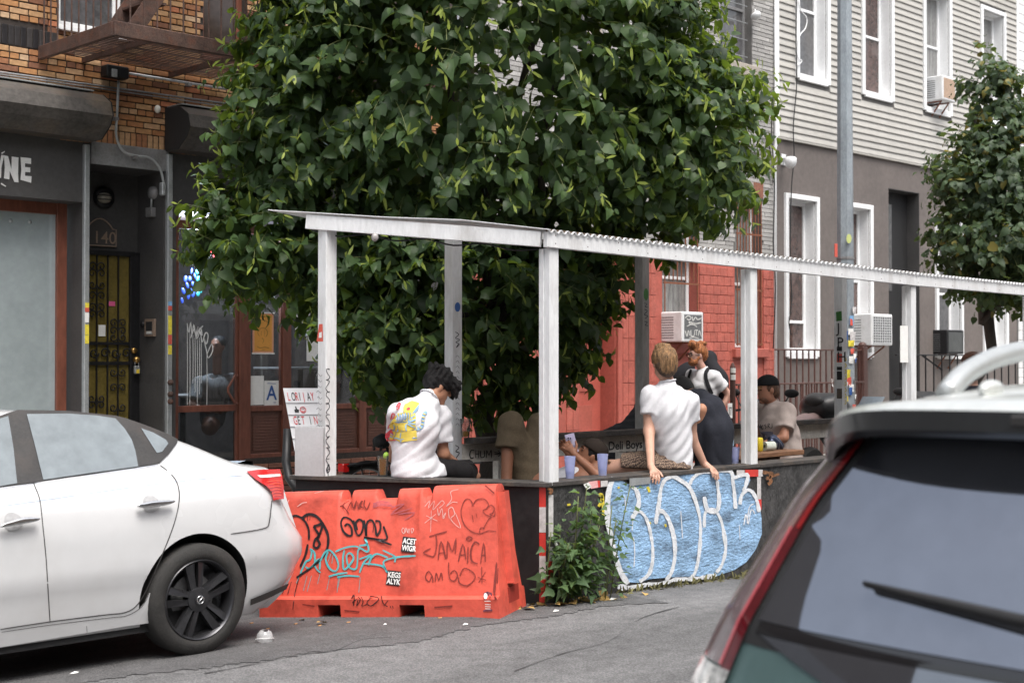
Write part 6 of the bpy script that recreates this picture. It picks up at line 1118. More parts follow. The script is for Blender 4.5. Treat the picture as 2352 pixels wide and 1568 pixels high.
for si in (0, -1): b.grid([[Vector((r[si].x + f, r[si].y - (0 if z < 1 else .0), min(r[si].z, r[si].z + zup[i] * (r[si].z > 1.2)) if f > 3 else r[si].z + (zup[i] if r[si].z > 1.5 else 0))) for r, z in zip(rows + [tp], zs_ + [1.6])] for i, f in enumerate(fw)])
b.use(1).grid([[p + Vector((f, 0, zup[i])) for p in tp] for i, f in enumerate(fw)])
e = [Vector((r.x + 4.2, r.y, r.z)) for r in rows[0]]; b.use(0).add([Vector((6.6, .2, .3)), Vector((6.6, 1.92, .3)), Vector((6.6, 1.92, 1.0)), Vector((6.6, .2, 1.0))], [(0, 1, 2, 3)])
b.build('body', [M_teal, M_roofp], sv, 45)
def sz(s_, z, l=0): y = SC + s_ * HW(z); return Vector((RX(y, z), y, z)) + Vector((-1, 0, .35)).normalized() * l
def spatch(name, m, f, l, n=20, k=14): return part(name, m, sv, lambda b: b.grid([[sz(f(i / n, j / k)[0], f(i / n, j / k)[1], l) for j in range(k + 1)] for i in range(n + 1)]), True)
# rear glass, dark band, lower tailgate glass, lights
spatch('rear_window', M_pglass, lambda a, c: ((a * 2 - 1) * (.825 - .02 * c), 1.112 + c * .43), .006, 30, 20)
spatch('window_band', mat('gloss_black_trim', (.012, .012, .014), .06, .1, var=.1, coat=1.), lambda a, c: ((a * 2 - 1) * .815, 1.085 + c * .025), .004, 30, 3)
spatch('lower_gloss_panel', M_pglass, lambda a, c: ((a * 2 - 1) * (.50 + .30 * max(0, c - .55) / .45), .9 + c * .184), .004, 30, 12)
spatch('window_seal', M_black, lambda a, c: ((a * 2 - 1) * .85, 1.06 + c * .48), .002, 30, 20)
for s_ in (1, -1):
    t_ = spatch('tail_light', M_dred, lambda a, c: (s_ * (.85 + .04 * a), .98 + c * .56), .008, 5, 20); spatch('light_edge', mat('maroon_lens', (.25, .01, .012), .1, var=.1, coat=1.), lambda a, c: (s_ * (.852 + .02 * a), 1.3 + c * .27), .011, 3, 12); spatch('pillar_reflection_band', M_pillarrefl, lambda a, c: (s_ * (.892 + .108 * a), 1.0 + c * .5), .007, 6, 20); spatch('lens_stripe', mat('pink_lens', (.55, .1, .12), .1, coat=1., var=.1), lambda a, c: (s_ * (.888 + .012 * a), 1.0 + c * .3), .01, 2, 12)  # outer grey-pink band is body paint reflecting, put in as colour
    spatch('clear_lamp', mat('clear_lamp', (.62, .6, .58), .12, .5, var=.5, scale=30, coat=1.), lambda a, c: (s_ * (.85 + .15 * a), .86 + c * .135), .009, 6, 8)
# roof spoiler with drooping ends
def spo(b):
    P = []
    for s_ in np.linspace(-1, 1, 29):
        a = abs(s_); y = SC + s_ * .70; xe = 2.485 + .09 * a ** 2 + .13 * a ** 7; dz = -.012 * a ** 2 - .075 * a ** 9
        P.append([(2.95, y if a < .95 else SC + s_ * .66, 1.608 - .03 * a * a + dz * .5), (2.78, y, 1.606 - .03 * a * a + dz * .7), (xe + .1, y, 1.598 - .012 * a * a + dz), (xe + .02, y, 1.588 + dz), (xe, y, 1.575 + dz), (xe + .005, y, 1.535 + dz), (xe + .03, y, 1.52 + dz), (2.72, y, 1.53 + dz), (2.8, y, 1.545 + dz)])
    b.grid(P); b.add([P[0][i] for i in range(9)], [tuple(range(9))]); b.add([P[-1][i] for i in range(9)], [tuple(range(9))])
    for i in range(len(b.f)): c = i % 8; b.mi[i] = 1 if i < 28 * 8 and c >= 4 else 0
part('roof_spoiler', [M_roofp, mat('spoiler_dark', (.016, .018, .02), .35, var=.1, coat=.4)], sv, spo, 40)
part('brake_light', M_trimb, sv, lambda b: b.box((2.482, SC - .16, 1.545), (2.5, SC + .16, 1.568), .004))
w0 = hitR(1962, 1336, .035); w1 = hitR(2352, 1430, .04); w2 = w1 + (w1 - w0) * .22
wp = part('wiper', M_black, sv, lambda b: [b.tube([w0, w0.lerp(w1, .3), w0.lerp(w1, .7), w1, w2], [.005, .008, .011, .013, .016], 8), b.bar(w0 + Vector((.012, 0, -.006)), w1 + Vector((.012, 0, -.012)), .006, .014, (1, 0, 0))], True)
part('wiper_pivot', M_black, sv, lambda b: b.lathe([(.03, 0), (.03, .03), (.015, .05), (0, .05)], 16, w2 + Vector((.045, 0, 0)), (-1, 0, .35)), True)
for s_ in (1, -1): part('roof_rail', mat('rail_silver', (.5, .52, .52), .35, .5, var=.05), sv, lambda b: b.tube([Vector(q) for q in smooth_path([(3.0, SC + s_ * .56, 1.59), (3.12, SC + s_ * .57, 1.64), (3.35, SC + s_ * .575, 1.685), (3.8, SC + s_ * .58, 1.71), (4.8, SC + s_ * .58, 1.715), (5.2, SC + s_ * .57, 1.66)], 4)], .026, 10), True)
part('roof_antenna', M_roofp, sv, lambda b: b.ell((2.86, SC + .38, 1.606), (.05, .02, .022)), True)
for x in (3.1, 5.75):
    for y in (SC - .72, SC + .72): part('wheel', M_tyre, sv, lambda b: b.lathe([(.1, -.1), (.32, -.1), (.345, -.07), (.345, .07), (.32, .1), (.1, .1)], 28, (x, y, .345), (0, 1, 0)), 40)
part('rear_bumper', M_trimb, sv, lambda b: b.grid([[Vector((RX(SC + s_ * .9, .5) - .05 + dx, SC + s_ * .91, z)) for s_ in np.linspace(-1, 1, 17)] for z, dx in ((.3, .05), (.36, 0), (.58, 0), (.64, .06))]), 40)
sv.location += Vector((.026, -.026, -.01))
# ================================================================ houses across the street (seen mirrored in the car glass)
M_opp = mat('opposite_brick', (.4, .33, .28), .8, var=.25, scale=2, bump=.4)
for i, (x0, x1, h) in enumerate(((-24, -13, 9.5), (-12.9, -5, 10.5), (-4.9, 3, 8.8), (3.1, 11, 9.8), (11.1, 20, 9.2), (20.1, 30, 10))):
    oh = thing('opposite_house', ('brown brick house across the street, %s, mirrored in car glass' % ('lowest of its row' if h == 8.8 else 'tallest of its row' if h == 10.5 else 'third and mid height' if h == 9.5 else 'next to the lowest one' if h == 9.8 else 'shallow flat fronted' if h == 9.2 else 'last of its row')), 'building', (x0, -6, 0)); ho = [(x0 + 1 + k * 2.2, x0 + 2 + k * 2.2, z, z + 1.8) for k in range(int((x1 - x0 - 1.5) / 2.2)) for z in (1.2, 4.4, 7.0)]
    part('wall', M_opp, oh, lambda b: [wall(b, x0, x1, -.2, h, -6, ho, -.15), b.box((x0, -14, -.2), (x1, -6.16, h))])
    for q in ho: pbox('window', M_dimglass, oh, (q[0], -6.13, q[2]), (q[1], -6.11, q[3]), 0)
# ================================================================ people: blended-surface bodies (one continuous mesh each), clothes and hair as children
from mathutils.bvhtree import BVHTree
def cap(a, b_, r1, r2=None, k=.03, cut=None): return ('cap', np.array(a, float), np.array(b_, float), r1, r1 if r2 is None else r2, k, cut)
def ell(c, r, Rm=None, k=.03): return ('ell', np.array(c, float), np.array(r, float), np.array(Rm if Rm is not None else np.eye(3), float), k)
def sdf_mesh(prims, vox, cuts=(), holes=(), fold=None, k_cut=.0):
    lo = np.full(3, 1e9); hi = -lo
    for p in prims:
        q = [p[1] - max(p[3], p[4]), p[2] - max(p[3], p[4]), p[1] + max(p[3], p[4]), p[2] + max(p[3], p[4])] if p[0] == 'cap' else [p[1] - max(p[2]), p[1] + max(p[2])]
        lo = np.minimum(lo, np.min(q, 0)); hi = np.maximum(hi, np.max(q, 0))
    lo -= .05; n = np.ceil((hi + .05 - lo) / vox).astype(int) + 1; F = np.full(n, .5, np.float32); ax = [lo[i] + vox * np.arange(n[i]) for i in range(3)]
    def region(a, c): i0 = np.maximum(0, ((a - lo) / vox).astype(int)); i1 = np.minimum(n, ((c - lo) / vox).astype(int) + 2); return tuple(slice(x, y) for x, y in zip(i0, i1))
    def dist(p, X, Y, Z):
        if p[0] == 'cap':
            a, b_ = p[1], p[2]; ba = b_ - a; L = ba @ ba + 1e-12; t = np.clip(((X - a[0]) * ba[0] + (Y - a[1]) * ba[1] + (Z - a[2]) * ba[2]) / L, 0, 1); d = np.sqrt((X - a[0] - t * ba[0]) ** 2 + (Y - a[1] - t * ba[1]) ** 2 + (Z - a[2] - t * ba[2]) ** 2) - (p[3] + (p[4] - p[3]) * t)
            if p[6]: u = ba / math.sqrt(L); e = b_ + u * p[6][0] if isinstance(p[6], tuple) else b_; d = np.maximum(d, (X - e[0]) * u[0] + (Y - e[1]) * u[1] + (Z - e[2]) * u[2])
            return d
        c, r, Rm = p[1], p[2], p[3]; q = [(X - c[0]) * Rm[0, i] + (Y - c[1]) * Rm[1, i] + (Z - c[2]) * Rm[2, i] for i in range(3)]; k0 = np.sqrt(sum((q[i] / r[i]) ** 2 for i in range(3))) + 1e-9; k1 = np.sqrt(sum((q[i] / r[i] ** 2) ** 2 for i in range(3))) + 1e-9; return k0 * (k0 - 1) / k1
    def mesh(sl): return np.meshgrid(*[ax[i][sl[i]] for i in range(3)], indexing='ij', sparse=True)
    for p in prims:
        r = (max(p[3], p[4]) if p[0] == 'cap' else max(p[2])) + .1; a = np.minimum(p[1], p[2]) if p[0] == 'cap' else p[1]; c = np.maximum(p[1], p[2]) if p[0] == 'cap' else p[1]; sl = region(a - r, c + r); d = dist(p, *mesh(sl)).astype(np.float32); k = p[5] if p[0] == 'cap' else p[4]; f = F[sl]
        if k > 0: h = np.clip(.5 + .5 * (f - d) / k, 0, 1); F[sl] = f * (1 - h) + d * h - k * h * (1 - h)
        else: F[sl] = np.minimum(f, d)
    full = tuple(slice(0, x) for x in n); X, Y, Z = mesh(full)
    if fold is not None: F += fold(X, Y, Z).astype(np.float32)
    for pt, nn in cuts: nn = np.array(nn, float); nn /= np.linalg.norm(nn); F = np.maximum(F, (X - pt[0]) * nn[0] + (Y - pt[1]) * nn[1] + (Z - pt[2]) * nn[2])
    for p in holes: F = np.maximum(F, -dist(p, X, Y, Z))
    F[0] = F[-1] = .5; F[:, 0] = F[:, -1] = .5; F[:, :, 0] = F[:, :, -1] = .5
    S = F < 0; m = [x - 1 for x in n]; cnt = np.zeros(m, np.int8); acc = np.zeros((*m, 3), np.float32); num = np.zeros(m, np.float32)
    offs = [(i, j, k) for i in (0, 1) for j in (0, 1) for k in (0, 1)]; sub = lambda A, o: A[o[0]:o[0] + m[0], o[1]:o[1] + m[1], o[2]:o[2] + m[2]]
    for o in offs:
        for d in range(3):
            if o[d] == 0:
                o2 = list(o); o2[d] = 1; fa, fb = sub(F, o), sub(F, o2); cr = (fa < 0) != (fb < 0); t = np.where(cr, fa / np.where(cr, fa - fb, 1), 0); num += cr
                for e in range(3): acc[..., e] += cr * (o[e] + (t if e == d else 0))
    act = num > 0; idx = np.full(m, -1, np.int64); idx[act] = np.arange(act.sum()); ii = np.argwhere(act); V = lo + vox * (ii + acc[act] / num[act][:, None]); faces = []
    for d in range(3):
        u, v = [(1, 2), (2, 0), (0, 1)][d]; s0 = [slice(1, -1)] * 3; s0[d] = slice(0, -1); s1 = [slice(1, -1)] * 3; s1[d] = slice(1, None); a = S[tuple(s0)]; c = S[tuple(s1)]; cr = np.argwhere(a != c); 
        if len(cr) == 0: continue
        sg = a[tuple(cr.T)]; base = cr + 1; base[:, d] -= 1; q = []
        for du, dv in ((0, 0), (1, 0), (1, 1), (0, 1)): b2 = base.copy(); b2[:, u] -= du; b2[:, v] -= dv; q.append(idx[tuple(b2.T)])
        q = np.stack(q, 1); q[~sg] = q[~sg][:, ::-1]; faces.append(q)
    return V, np.concatenate(faces)
def sdf_obj(name, m, parent, prims, vox=.01, relax=2, **kw):
    V, Fc = sdf_mesh(prims, vox, **kw); 
    E = np.concatenate([Fc[:, [0, 1]], Fc[:, [1, 2]], Fc[:, [2, 3]], Fc[:, [3, 0]]])
    for _ in range(relax):
        A = np.zeros_like(V); C = np.zeros(len(V)); np.add.at(A, E[:, 0], V[E[:, 1]]); np.add.at(C, E[:, 0], 1); np.add.at(A, E[:, 1], V[E[:, 0]]); np.add.at(C, E[:, 1], 1); V = .5 * V + .5 * A / np.maximum(C, 1)[:, None]
    me = bpy.data.meshes.new(name); me.from_pydata(V.tolist(), [], Fc.tolist()); me.materials.append(m); me.polygons.foreach_set('use_smooth', [True] * len(me.polygons)); me.update(); o = link(name, me, parent); return o
def bvh_hit(o):
    bv = BVHTree.FromPolygons([v.co[:] for v in o.data.vertices], [p.vertices[:] for p in o.data.polygons])
    def h(x, y, l=0):
        d = ray(x, y).normalized(); p, n, _, _ = bv.ray_cast(CAMP, d)
        if p is None:
            q = bv.find_nearest(CAMP + d * (Vector(o.data.vertices[0].co) - CAMP).dot(d)); p, n = q[0], q[1]
        if n.dot(d) > 0: n = -n
        return p + n * (.004 + l)
    return h
nv = lambda v: np.array(v, float) / (np.linalg.norm(v) + 1e-12)
rt, hf, up3 = np.array(RT), np.array(HF), np.array([0, 0, 1.])
def P(x, y, d): return np.array(atD(x, y, d))
def basis(f, u): u = nv(u); f = nv(np.array(f) - u * np.dot(f, u)); s_ = np.cross(f, u); return np.stack([s_, f, u], 1)      # columns: side (right hand), front, up
def head_prims(c, f, u, s=1.):
    B = basis(f, u); q = lambda a, b_, d: c + B @ (np.array([a, b_, d]) * s)
    return [ell(q(0, -.012, .022), np.array([.074, .094, .09]) * s, B, .02), ell(q(0, .03, -.04), np.array([.058, .062, .07]) * s, B, .03), cap(q(-.035, .02, -.075), q(0, .066, -.098), .026 * s, .022 * s, .03), cap(q(.035, .02, -.075), q(0, .066, -.098), .026 * s, .022 * s, .03), cap(q(0, .085, .012), q(0, .108, -.022), .009 * s, .015 * s, .012), cap(q(-.03, .078, .022), q(.03, .078, .022), .014 * s, None, .02), cap(q(-.017, .082, -.058), q(.017, .082, -.058), .011 * s, None, .012),
            ell(q(-.076, -.008, -.012), np.array([.012, .02, .032]) * s, B, .008), ell(q(.076, -.008, -.012), np.array([.012, .02, .032]) * s, B, .008)]
def hand_prims(w_, d, n, s=1., curl=.3, thumb=1, drop=None):
    """palm and five unequal bent fingers: w_ wrist, d direction, n back-of-hand normal; curl bends fingers away from n"""
    d = nv(d); n = nv(np.array(n) - d * np.dot(n, d)); sd = np.cross(d, n) * thumb; out = [cap(w_ + d * .015 * s, w_ + d * .075 * s + sd * .018 * s, .021 * s, .016 * s, .015), cap(w_ + d * .015 * s, w_ + d * .075 * s - sd * .018 * s, .021 * s, .015 * s, .015), cap(w_ + d * .02 * s, w_ + d * .08 * s, .02 * s, .015 * s, .015)]
    for i, L in enumerate((.072, .08, .074, .058)):
        o = w_ + d * .08 * s + sd * (.03 - .02 * i) * s; d1 = nv(d * math.cos(curl) - n * math.sin(curl) + sd * (.1 - .07 * i)); a = o + d1 * L * .5 * s; d2 = nv(d * math.cos(curl * 2.3) - n * math.sin(curl * 2.3) + sd * (.08 - .05 * i)); out += [cap(o, a, .0098 * s, .0092 * s, .004), cap(a, a + d2 * L * .5 * s, .0092 * s, .0078 * s, .004)]
    o = w_ + d * .03 * s + sd * .028 * s; t1 = o + nv(d * .6 + sd * .8 - n * .2) * .04 * s; return out + [cap(o, t1, .013 * s, .0108 * s, .008), cap(t1, t1 + nv(d * .9 + sd * .35 - n * .2) * .032 * s, .0108 * s, .0088 * s, .004)]
def skin(name, c): return mat(name, c, .5, var=.08, scale=18, spec=.4)
def cloth(name, c, var=.06, sc=14, **k): return mat(name, c, .85, var=var, scale=sc, bump=.25, bscale=400, spec=.2, **k)
def folds(amp, dr, fr, seed=0., amp2=None):
    dr = nv(dr); o = nv(np.cross(dr, [.3, .5, .8])); o2 = np.cross(dr, o)
    def f(X, Y, Z):
        a = X * dr[0] + Y * dr[1] + Z * dr[2]; b_ = X * o[0] + Y * o[1] + Z * o[2]; c = X * o2[0] + Y * o2[1] + Z * o2[2]
        w_ = np.sin(a * fr + 2.2 * np.sin(b_ * 9 + seed) + 1.7 * np.sin(c * 11 + seed * 2)); return amp * (1 - 2 * np.abs(w_) ** .55) * (.55 + .45 * np.sin(b_ * 7 + c * 6 + seed)) + amp * .45 * np.sin(a * fr * 2.3 + 3 * np.sin(c * 8 + seed))
    return f
def hairmat(name, c, c2=None):
    m = mat(name, c, .5, var=.75, scale=9, stretch=(9, 9, 1.2), bump=.9, bscale=30, spec=.35); return m
M_tee = cloth('white_cotton', (.68, .68, .71)); EYEW = mat('eye_dark', (.03, .02, .02), .2)
def eyes(parent, c, f, u, s=1., cl=True):
    B = basis(f, u)
    for sg in (-1, 1): part('eye', EYEW, parent, lambda b: b.ell(Vector(c + B @ (np.array([sg * .032, .083, .004]) * s)), (.013 * s, .006 * s, .006 * s), Matrix(B.tolist()), 8, 6), True); part('eyebrow', EYEW, parent, lambda b: b.bar(Vector(c + B @ (np.array([sg * .018, .094, .026]) * s)), Vector(c + B @ (np.array([sg * .047, .084, .026]) * s)), .006 * s, .006 * s))
def collar(parent, c, d, r, m):
    d = Vector(d); x = d.orthogonal().normalized(); y = d.cross(x); part('collar', m, parent, lambda b: b.tube([Vector(c) + (x * math.cos(t) + y * math.sin(t)) * r for t in np.linspace(0, 2 * math.pi, 25)[:-1]], .0055, 8, closed=True), True)
# ---------------------------------------------------------------- 1: fair-haired man sitting on the wall, seen from behind
SK1 = skin('fair_skin', (.52, .3, .22)); D = 10.78
per = thing('person', 'fair-haired person in white tee and patterned shorts sitting on graffiti wall, hands braced', 'person', P(1530, 1078, 10.75)); f = nv(hf * .9 - rt * .3); 
pel = P(1545, 1052, 10.85); chs = P(1537, 945, 10.8); nk = P(1533, 878, 10.76); hd = P(1525, 832, 10.76); sL, sR = P(1490, 906, 10.76), P(1588, 922, 10.78); eL = P(1491, 990, 10.72); wL = np.array(onY(1495, 1070, PY + .045)); eR = P(1588, 1003, 10.86); wR = np.array(onY(1618, 1066, PY + .06)); B0 = basis(f, chs - pel)
kL, kR = P(1400, 1074, 10.98), P(1470, 1082, 11.25); hpL, hpR = P(1525, 1062, 10.82), P(1562, 1064, 10.95)
hL = hand_prims(wL, [-.42, -.72, -.5], [0, -.5, .85], 1.08, .42, -1); hR = hand_prims(wR, [.05, -.85, -.42], [.1, -.5, .85], 1.08, .42, -1)
sk = head_prims(hd, nv(f + rt * .12), [0, 0, 1.], 1.02) + [cap(nk, hd + np.array([0, 0, -.06]), .054, .052, .03), cap(pel, chs, .13, .14, .05), cap(sL, sR, .06, .06, .05), cap(sL, eL, .05, .041, .03), cap(eL, wL, .041, .027, .03), cap(sR, eR, .05, .041, .03), cap(eR, wR, .041, .027, .03), cap(hpL, kL, .085, .06, .04), cap(hpR, kR, .085, .06, .04), cap(kL, kL + np.array([.02, .1, -.42]), .055, .04), cap(kR, kR + np.array([.02, .1, -.42]), .055, .04)] + hL + hR
bd = sdf_obj('body', SK1, per, sk, .0075, 1)
up_t = nv(chs - pel); sh_p = [ell(chs, [.185, .125, .2], B0, .06), cap(P(1548, 1058, 10.83), chs, .135, .16, .06), cap(sL + rt * .02, sR - rt * .02, .066, .066, .07), cap(P(1560, 1075, 10.8), P(1550, 1000, 10.82), .095, .12, .05), cap(sL, sL + (eL - sL) * .52, .062, .07, .045, (0.,)), cap(sR, sR + (eR - sR) * .52, .06, .068, .045, (0.,)), cap(nk + np.array([0, 0, -.05]), nk + np.array([0, 0, -.012]), .085, .062, .05)]
tee = sdf_obj('t_shirt', M_tee, per, sh_p, .009, 2, cuts=[(P(1560, 1082, 10.8), [.1, 0, -1])], fold=folds(.0075, rt * .75 - up3 * .65, 38, 1.3))
collar(per, nk + up3 * .012, nv(hd - nk), .064, M_tee)
M_shorts = bpy.data.materials.new('zigzag_cotton'); M_shorts.use_nodes = True; n = M_shorts.node_tree.nodes; l = M_shorts.node_tree.links; tc = n.new('ShaderNodeTexCoord'); wv = n.new('ShaderNodeTexWave'); wv.inputs['Scale'].default_value = 17; wv.inputs['Distortion'].default_value = 7; wv.inputs['Detail'].default_value = 1.; wv.inputs['Detail Scale'].default_value = 9; wv.bands_direction = 'DIAGONAL'; cr = n.new('ShaderNodeValToRGB'); cr.color_ramp.elements[0].position = .68; cr.color_ramp.elements[0].color = lin((.035, .02, .018)); cr.color_ramp.elements[1].position = .76; cr.color_ramp.elements[1].color = lin((.34, .24, .17)); l.new(tc.outputs['Object'], wv.inputs[0]); l.new(wv.outputs[0], cr.inputs[0]); l.new(cr.outputs[0], n['Principled BSDF'].inputs['Base Color']); n['Principled BSDF'].inputs['Roughness'].default_value = .85
sdf_obj('shorts', M_shorts, per, [cap(P(1545, 1060, 10.85), P(1540, 1072, 10.85), .145, .15, .05), cap(hpL, hpL + (kL - hpL) * .72, .105, .108, .05, (0.,)), cap(hpR, hpR + (kR - hpR) * .75, .1, .1, .05, (0.,)), cap(P(1500, 1075, 10.74), P(1565, 1080, 10.74), .07, .07, .05)], .01, 2, fold=folds(.005, rt, 40, .5), cuts=[((0, 0, WT + .012), [0, 0, -1])])
Bh = basis(f, [0, 0, 1.]); qh = lambda a, b_, c: hd + Bh @ np.array([a, b_, c])
M_fair = hairmat('fair_hair', (.27, .155, .075)); sdf_obj('nape_hair', hairmat('dark_nape_hair', (.11, .065, .04)), per, [ell(qh(0, -.045, -.02), [.09, .072, .07], Bh, .02), ell(qh(0, -.065, -.07), [.066, .04, .045], Bh, .03)], .008, 1, cuts=[(qh(0, .04, 0), Bh @ np.array([0, 1, -.3]))]); hair = sdf_obj('hair', M_fair, per, [ell(qh(0, -.014, .034), [.1, .112, .098], Bh, .02), ell(qh(0, -.062, -.035), [.078, .055, .075], Bh, .03), ell(qh(-.02, .0, .12), [.05, .06, .03], Bh, .03), cap(qh(.02, -.03, .12), qh(-.03, -.06, .14), .02, .008, .02)], .0075, 1, cuts=[(qh(0, .075, -.01), Bh @ np.array([0, 1, -.35])), (qh(0, -.05, -.1), [0, 0, -1])], fold=lambda X, Y, Z: .0025 * np.sin((X - Y) * 160 + 3 * np.sin(Z * 25)) + .003 * np.sin((X + Y) * 60 + Z * 20))
# ---------------------------------------------------------------- 2: dark-haired man with the printed tee, back to the street
SK2 = skin('tan_skin', (.42, .21, .13)); per2 = thing('person', 'person with black hair in white tee with a yellow cat print, head bowed, back turned', 'person', P(955, 1098, 10.0)); D = 10.05; f = nv(hf * .75 + rt * .66)
pel = P(950, 1072, 10.08); chs = P(958, 975, 10.05); nk = P(985, 908, 10.08); hd = P(1007, 886, 10.16); sL, sR = P(915, 950, 9.98), P(1012, 955, 10.18); eL, wL = P(905, 1050, 10.2), P(985, 1085, 10.5); eR, wR = P(1018, 1042, 10.2), P(1052, 1068, 10.4); hpL, hpR = P(935, 1085, 10.08), P(985, 1085, 10.2); kL, kR = P(1000, 1078, 10.5), P(1075, 1082, 10.45); B0 = basis(f, chs - pel); hu = nv(up3 * .8 + rt * .35 + hf * .2); hfv = nv(rt * .75 + hf * .35 - up3 * .55)
sk = head_prims(hd, hfv, hu, 1.0) + [cap(nk - up3 * .02, hd - hu * .04, .056, .058, .03), cap(pel, chs, .12, .13, .05), cap(sL, sR, .055, .055, .05), cap(sL, eL, .048, .04, .03), cap(eL, wL, .04, .026, .03), cap(sR, eR, .048, .041, .03), cap(eR, wR, .041, .027, .03), cap(hpL, kL, .08, .06, .04), cap(hpR, kR, .08, .06, .04), cap(kR, P(1062, 1112, 10.3), .055, .04), cap(P(1062, 1112, 10.3), P(1095, 1092, 10.5), .04, .03)] + hand_prims(wR, rt * .8 + hf * .4, up3, 1., .6, 1) + hand_prims(wL, rt * .8 + hf * .4, up3, 1., .6, -1)
sdf_obj('body', SK2, per2, sk, .008, 1)
tee2 = sdf_obj('t_shirt', M_tee, per2, [ell(chs, [.19, .125, .2], B0, .06), cap(P(948, 1080, 10.05), P(955, 990, 10.05), .158, .155, .06), cap(P(950, 1092, 10.0), P(985, 1092, 10.1), .13, .13, .05), cap(sL + rt * .01, sR - rt * .01, .075, .075, .07), cap(nk - up3 * .06, nk - hu * .015, .08, .062, .05), cap(sL, sL + (eL - sL) * .55, .07, .075, .05, (0.,)), cap(sR, sR + (eR - sR) * .68, .074, .08, .05, (0.,))], .009, 2, cuts=[((0, 0, WT + .013), [0, 0, -1])], fold=folds(.0065, up3 * .8 - rt * .5, 34, 2.1))
collar(per2, nk + hu * .0, nv(hd - nk + up3 * .05), .066, M_tee)
sdf_obj('trousers', cloth('black_denim', (.014, .013, .014)), per2, [cap(hpR, kR, .1, .082, .05, (0.,)), cap(hpL, kL, .1, .08, .05), cap(kR, P(1068, 1105, 10.35), .075, .068, .04, (0.,)), cap(P(1000, 1075, 10.15), P(1060, 1085, 10.3), .08, .085, .05)], .01, 2, fold=folds(.004, rt, 40))
Bh = basis(hfv, hu); qh = lambda a, b_, c: hd + Bh @ np.array([a, b_, c]); M_blackhair = hairmat('black_hair', (.006, .005, .0055))
sdf_obj('hair', M_blackhair, per2, [ell(qh(0, -.01, .04), [.094, .112, .1], Bh, .02), ell(qh(.0, -.06, -.01), [.075, .05, .06], Bh, .03), ell(qh(0, .1, .055), [.075, .06, .055], Bh, .03), cap(qh(-.03, .1, .05), qh(-.04, .15, -.03), .035, .012, .03), cap(qh(.03, .1, .05), qh(.04, .15, -.02), .035, .012, .03), cap(qh(0, .12, .05), qh(0, .165, -.04), .035, .01, .03)] + [cap(qh(.05 * math.cos(k * 1.3), -.03 + .05 * math.sin(k * 2.1), .1), qh(.055 * math.cos(k * 1.3), -.05 + .06 * math.sin(k * 2.1), .118), .034, .022, .03) for k in range(8)], .0075, 1, cuts=[(qh(0, -.05, -.07), hu * -1)], holes=[ell(qh(0, .1, -.06), [.07, .075, .075], Bh)], fold=lambda X, Y, Z: .005 * np.sin((X - Y) * 95 + 4 * np.sin(Z * 30)) + .004 * np.sin((X + Y) * 130 + 3 * np.sin(Z * 45)))
ph_ = thing('mobile_phone', 'black phone held in the lap of the person in the printed tee', 'phone', wR); part('case', M_black, ph_, lambda b: b.obox(Vector(wR + rt * .1 + hf * .02 + up3 * .015), (.07, .035, .005), Matrix(np.stack([rt, hf, up3], 1).tolist()), .004))
# printed cat on the back of the tee
h2 = bvh_hit(tee2); ct = lambda a, c: (826.9 + .1993 * a, 808.5 + .1993 * c); M_prY = mat('yellow_print', (.72, .58, .1), .8, var=.06); M_prB = mat('blue_print', (.24, .42, .62), .8, var=.06); M_prR = mat('red_print', (.62, .06, .08), .8, var=.06)
def pr(name, m, poly, l): patch(name, m, per2, [ct(*p) for p in poly], h2, l, 1)
pr('print_head', M_prY, [(495, 640), (510, 605), (570, 575), (600, 565), (660, 580), (688, 595), (665, 650), (640, 685), (590, 700), (535, 705), (498, 680)], .002); pr('print_head', M_prB, [(600, 700), (650, 640), (685, 600), (672, 660), (640, 700)], .003); pr('print_mouth', M_prR, [(525, 655), (550, 638), (580, 645), (572, 670), (540, 675)], .003)
pr('print_body', M_prY, [(400, 750), (430, 710), (500, 695), (600, 690), (640, 710), (648, 760), (640, 810), (640, 880), (560, 905), (450, 915), (400, 900), (345, 865), (350, 825), (400, 800), (430, 800)], .002); pr('print_box', M_prY, [(405, 985), (430, 915), (500, 920), (560, 905), (655, 895), (655, 1010), (475, 1038), (405, 1000)], .002); pr('print_paw', M_prY, [(345, 1000), (370, 900), (420, 915), (400, 970), (390, 1020), (360, 1025)], .002)
ctm = lambda a, c, l=0: h2(*ct(a, c), l + .003)
strokes('print_stripes', M_prB, per2, [[(430 + 30 * k, 715 - 4 * k), (440 + 28 * k, 750), (430 + 28 * k, 780)] for k in range(7)] + [[(640, 740), (590, 760), (560, 795)], [(645, 780), (600, 800), (560, 805)], [(640, 830), (590, 825), (560, 812)], [(638, 870), (590, 850), (555, 830)], [(540, 905), (535, 860), (545, 830)], [(490, 912), (480, 870), (500, 835)], [(440, 912), (445, 870), (430, 840)], [(395, 895), (405, 860), (395, 830)], [(410, 800), (520, 800), (560, 795)], [(405, 985), (475, 1005), (475, 1036)], [(475, 1005), (655, 985)], [(360, 930), (395, 950)], [(355, 960), (390, 975)], [(470, 985), (480, 930)]], 13, ctm, 3); strokes('print_tail', M_prB, per2, [[(640, 885), (690, 880), (720, 840), (725, 780), (735, 720), (770, 690)]], 34, ctm, 4, 0.); strokes('print_tail_rings', M_prY, per2, [[(655, 872), (660, 895)], [(690, 862), (705, 880)], [(705, 830), (732, 838)], [(710, 790), (738, 795)], [(715, 750), (742, 756)], [(728, 715), (752, 722)]], 15, lambda a, c, l=0: ctm(a, c, l + .003), 2, 0.)
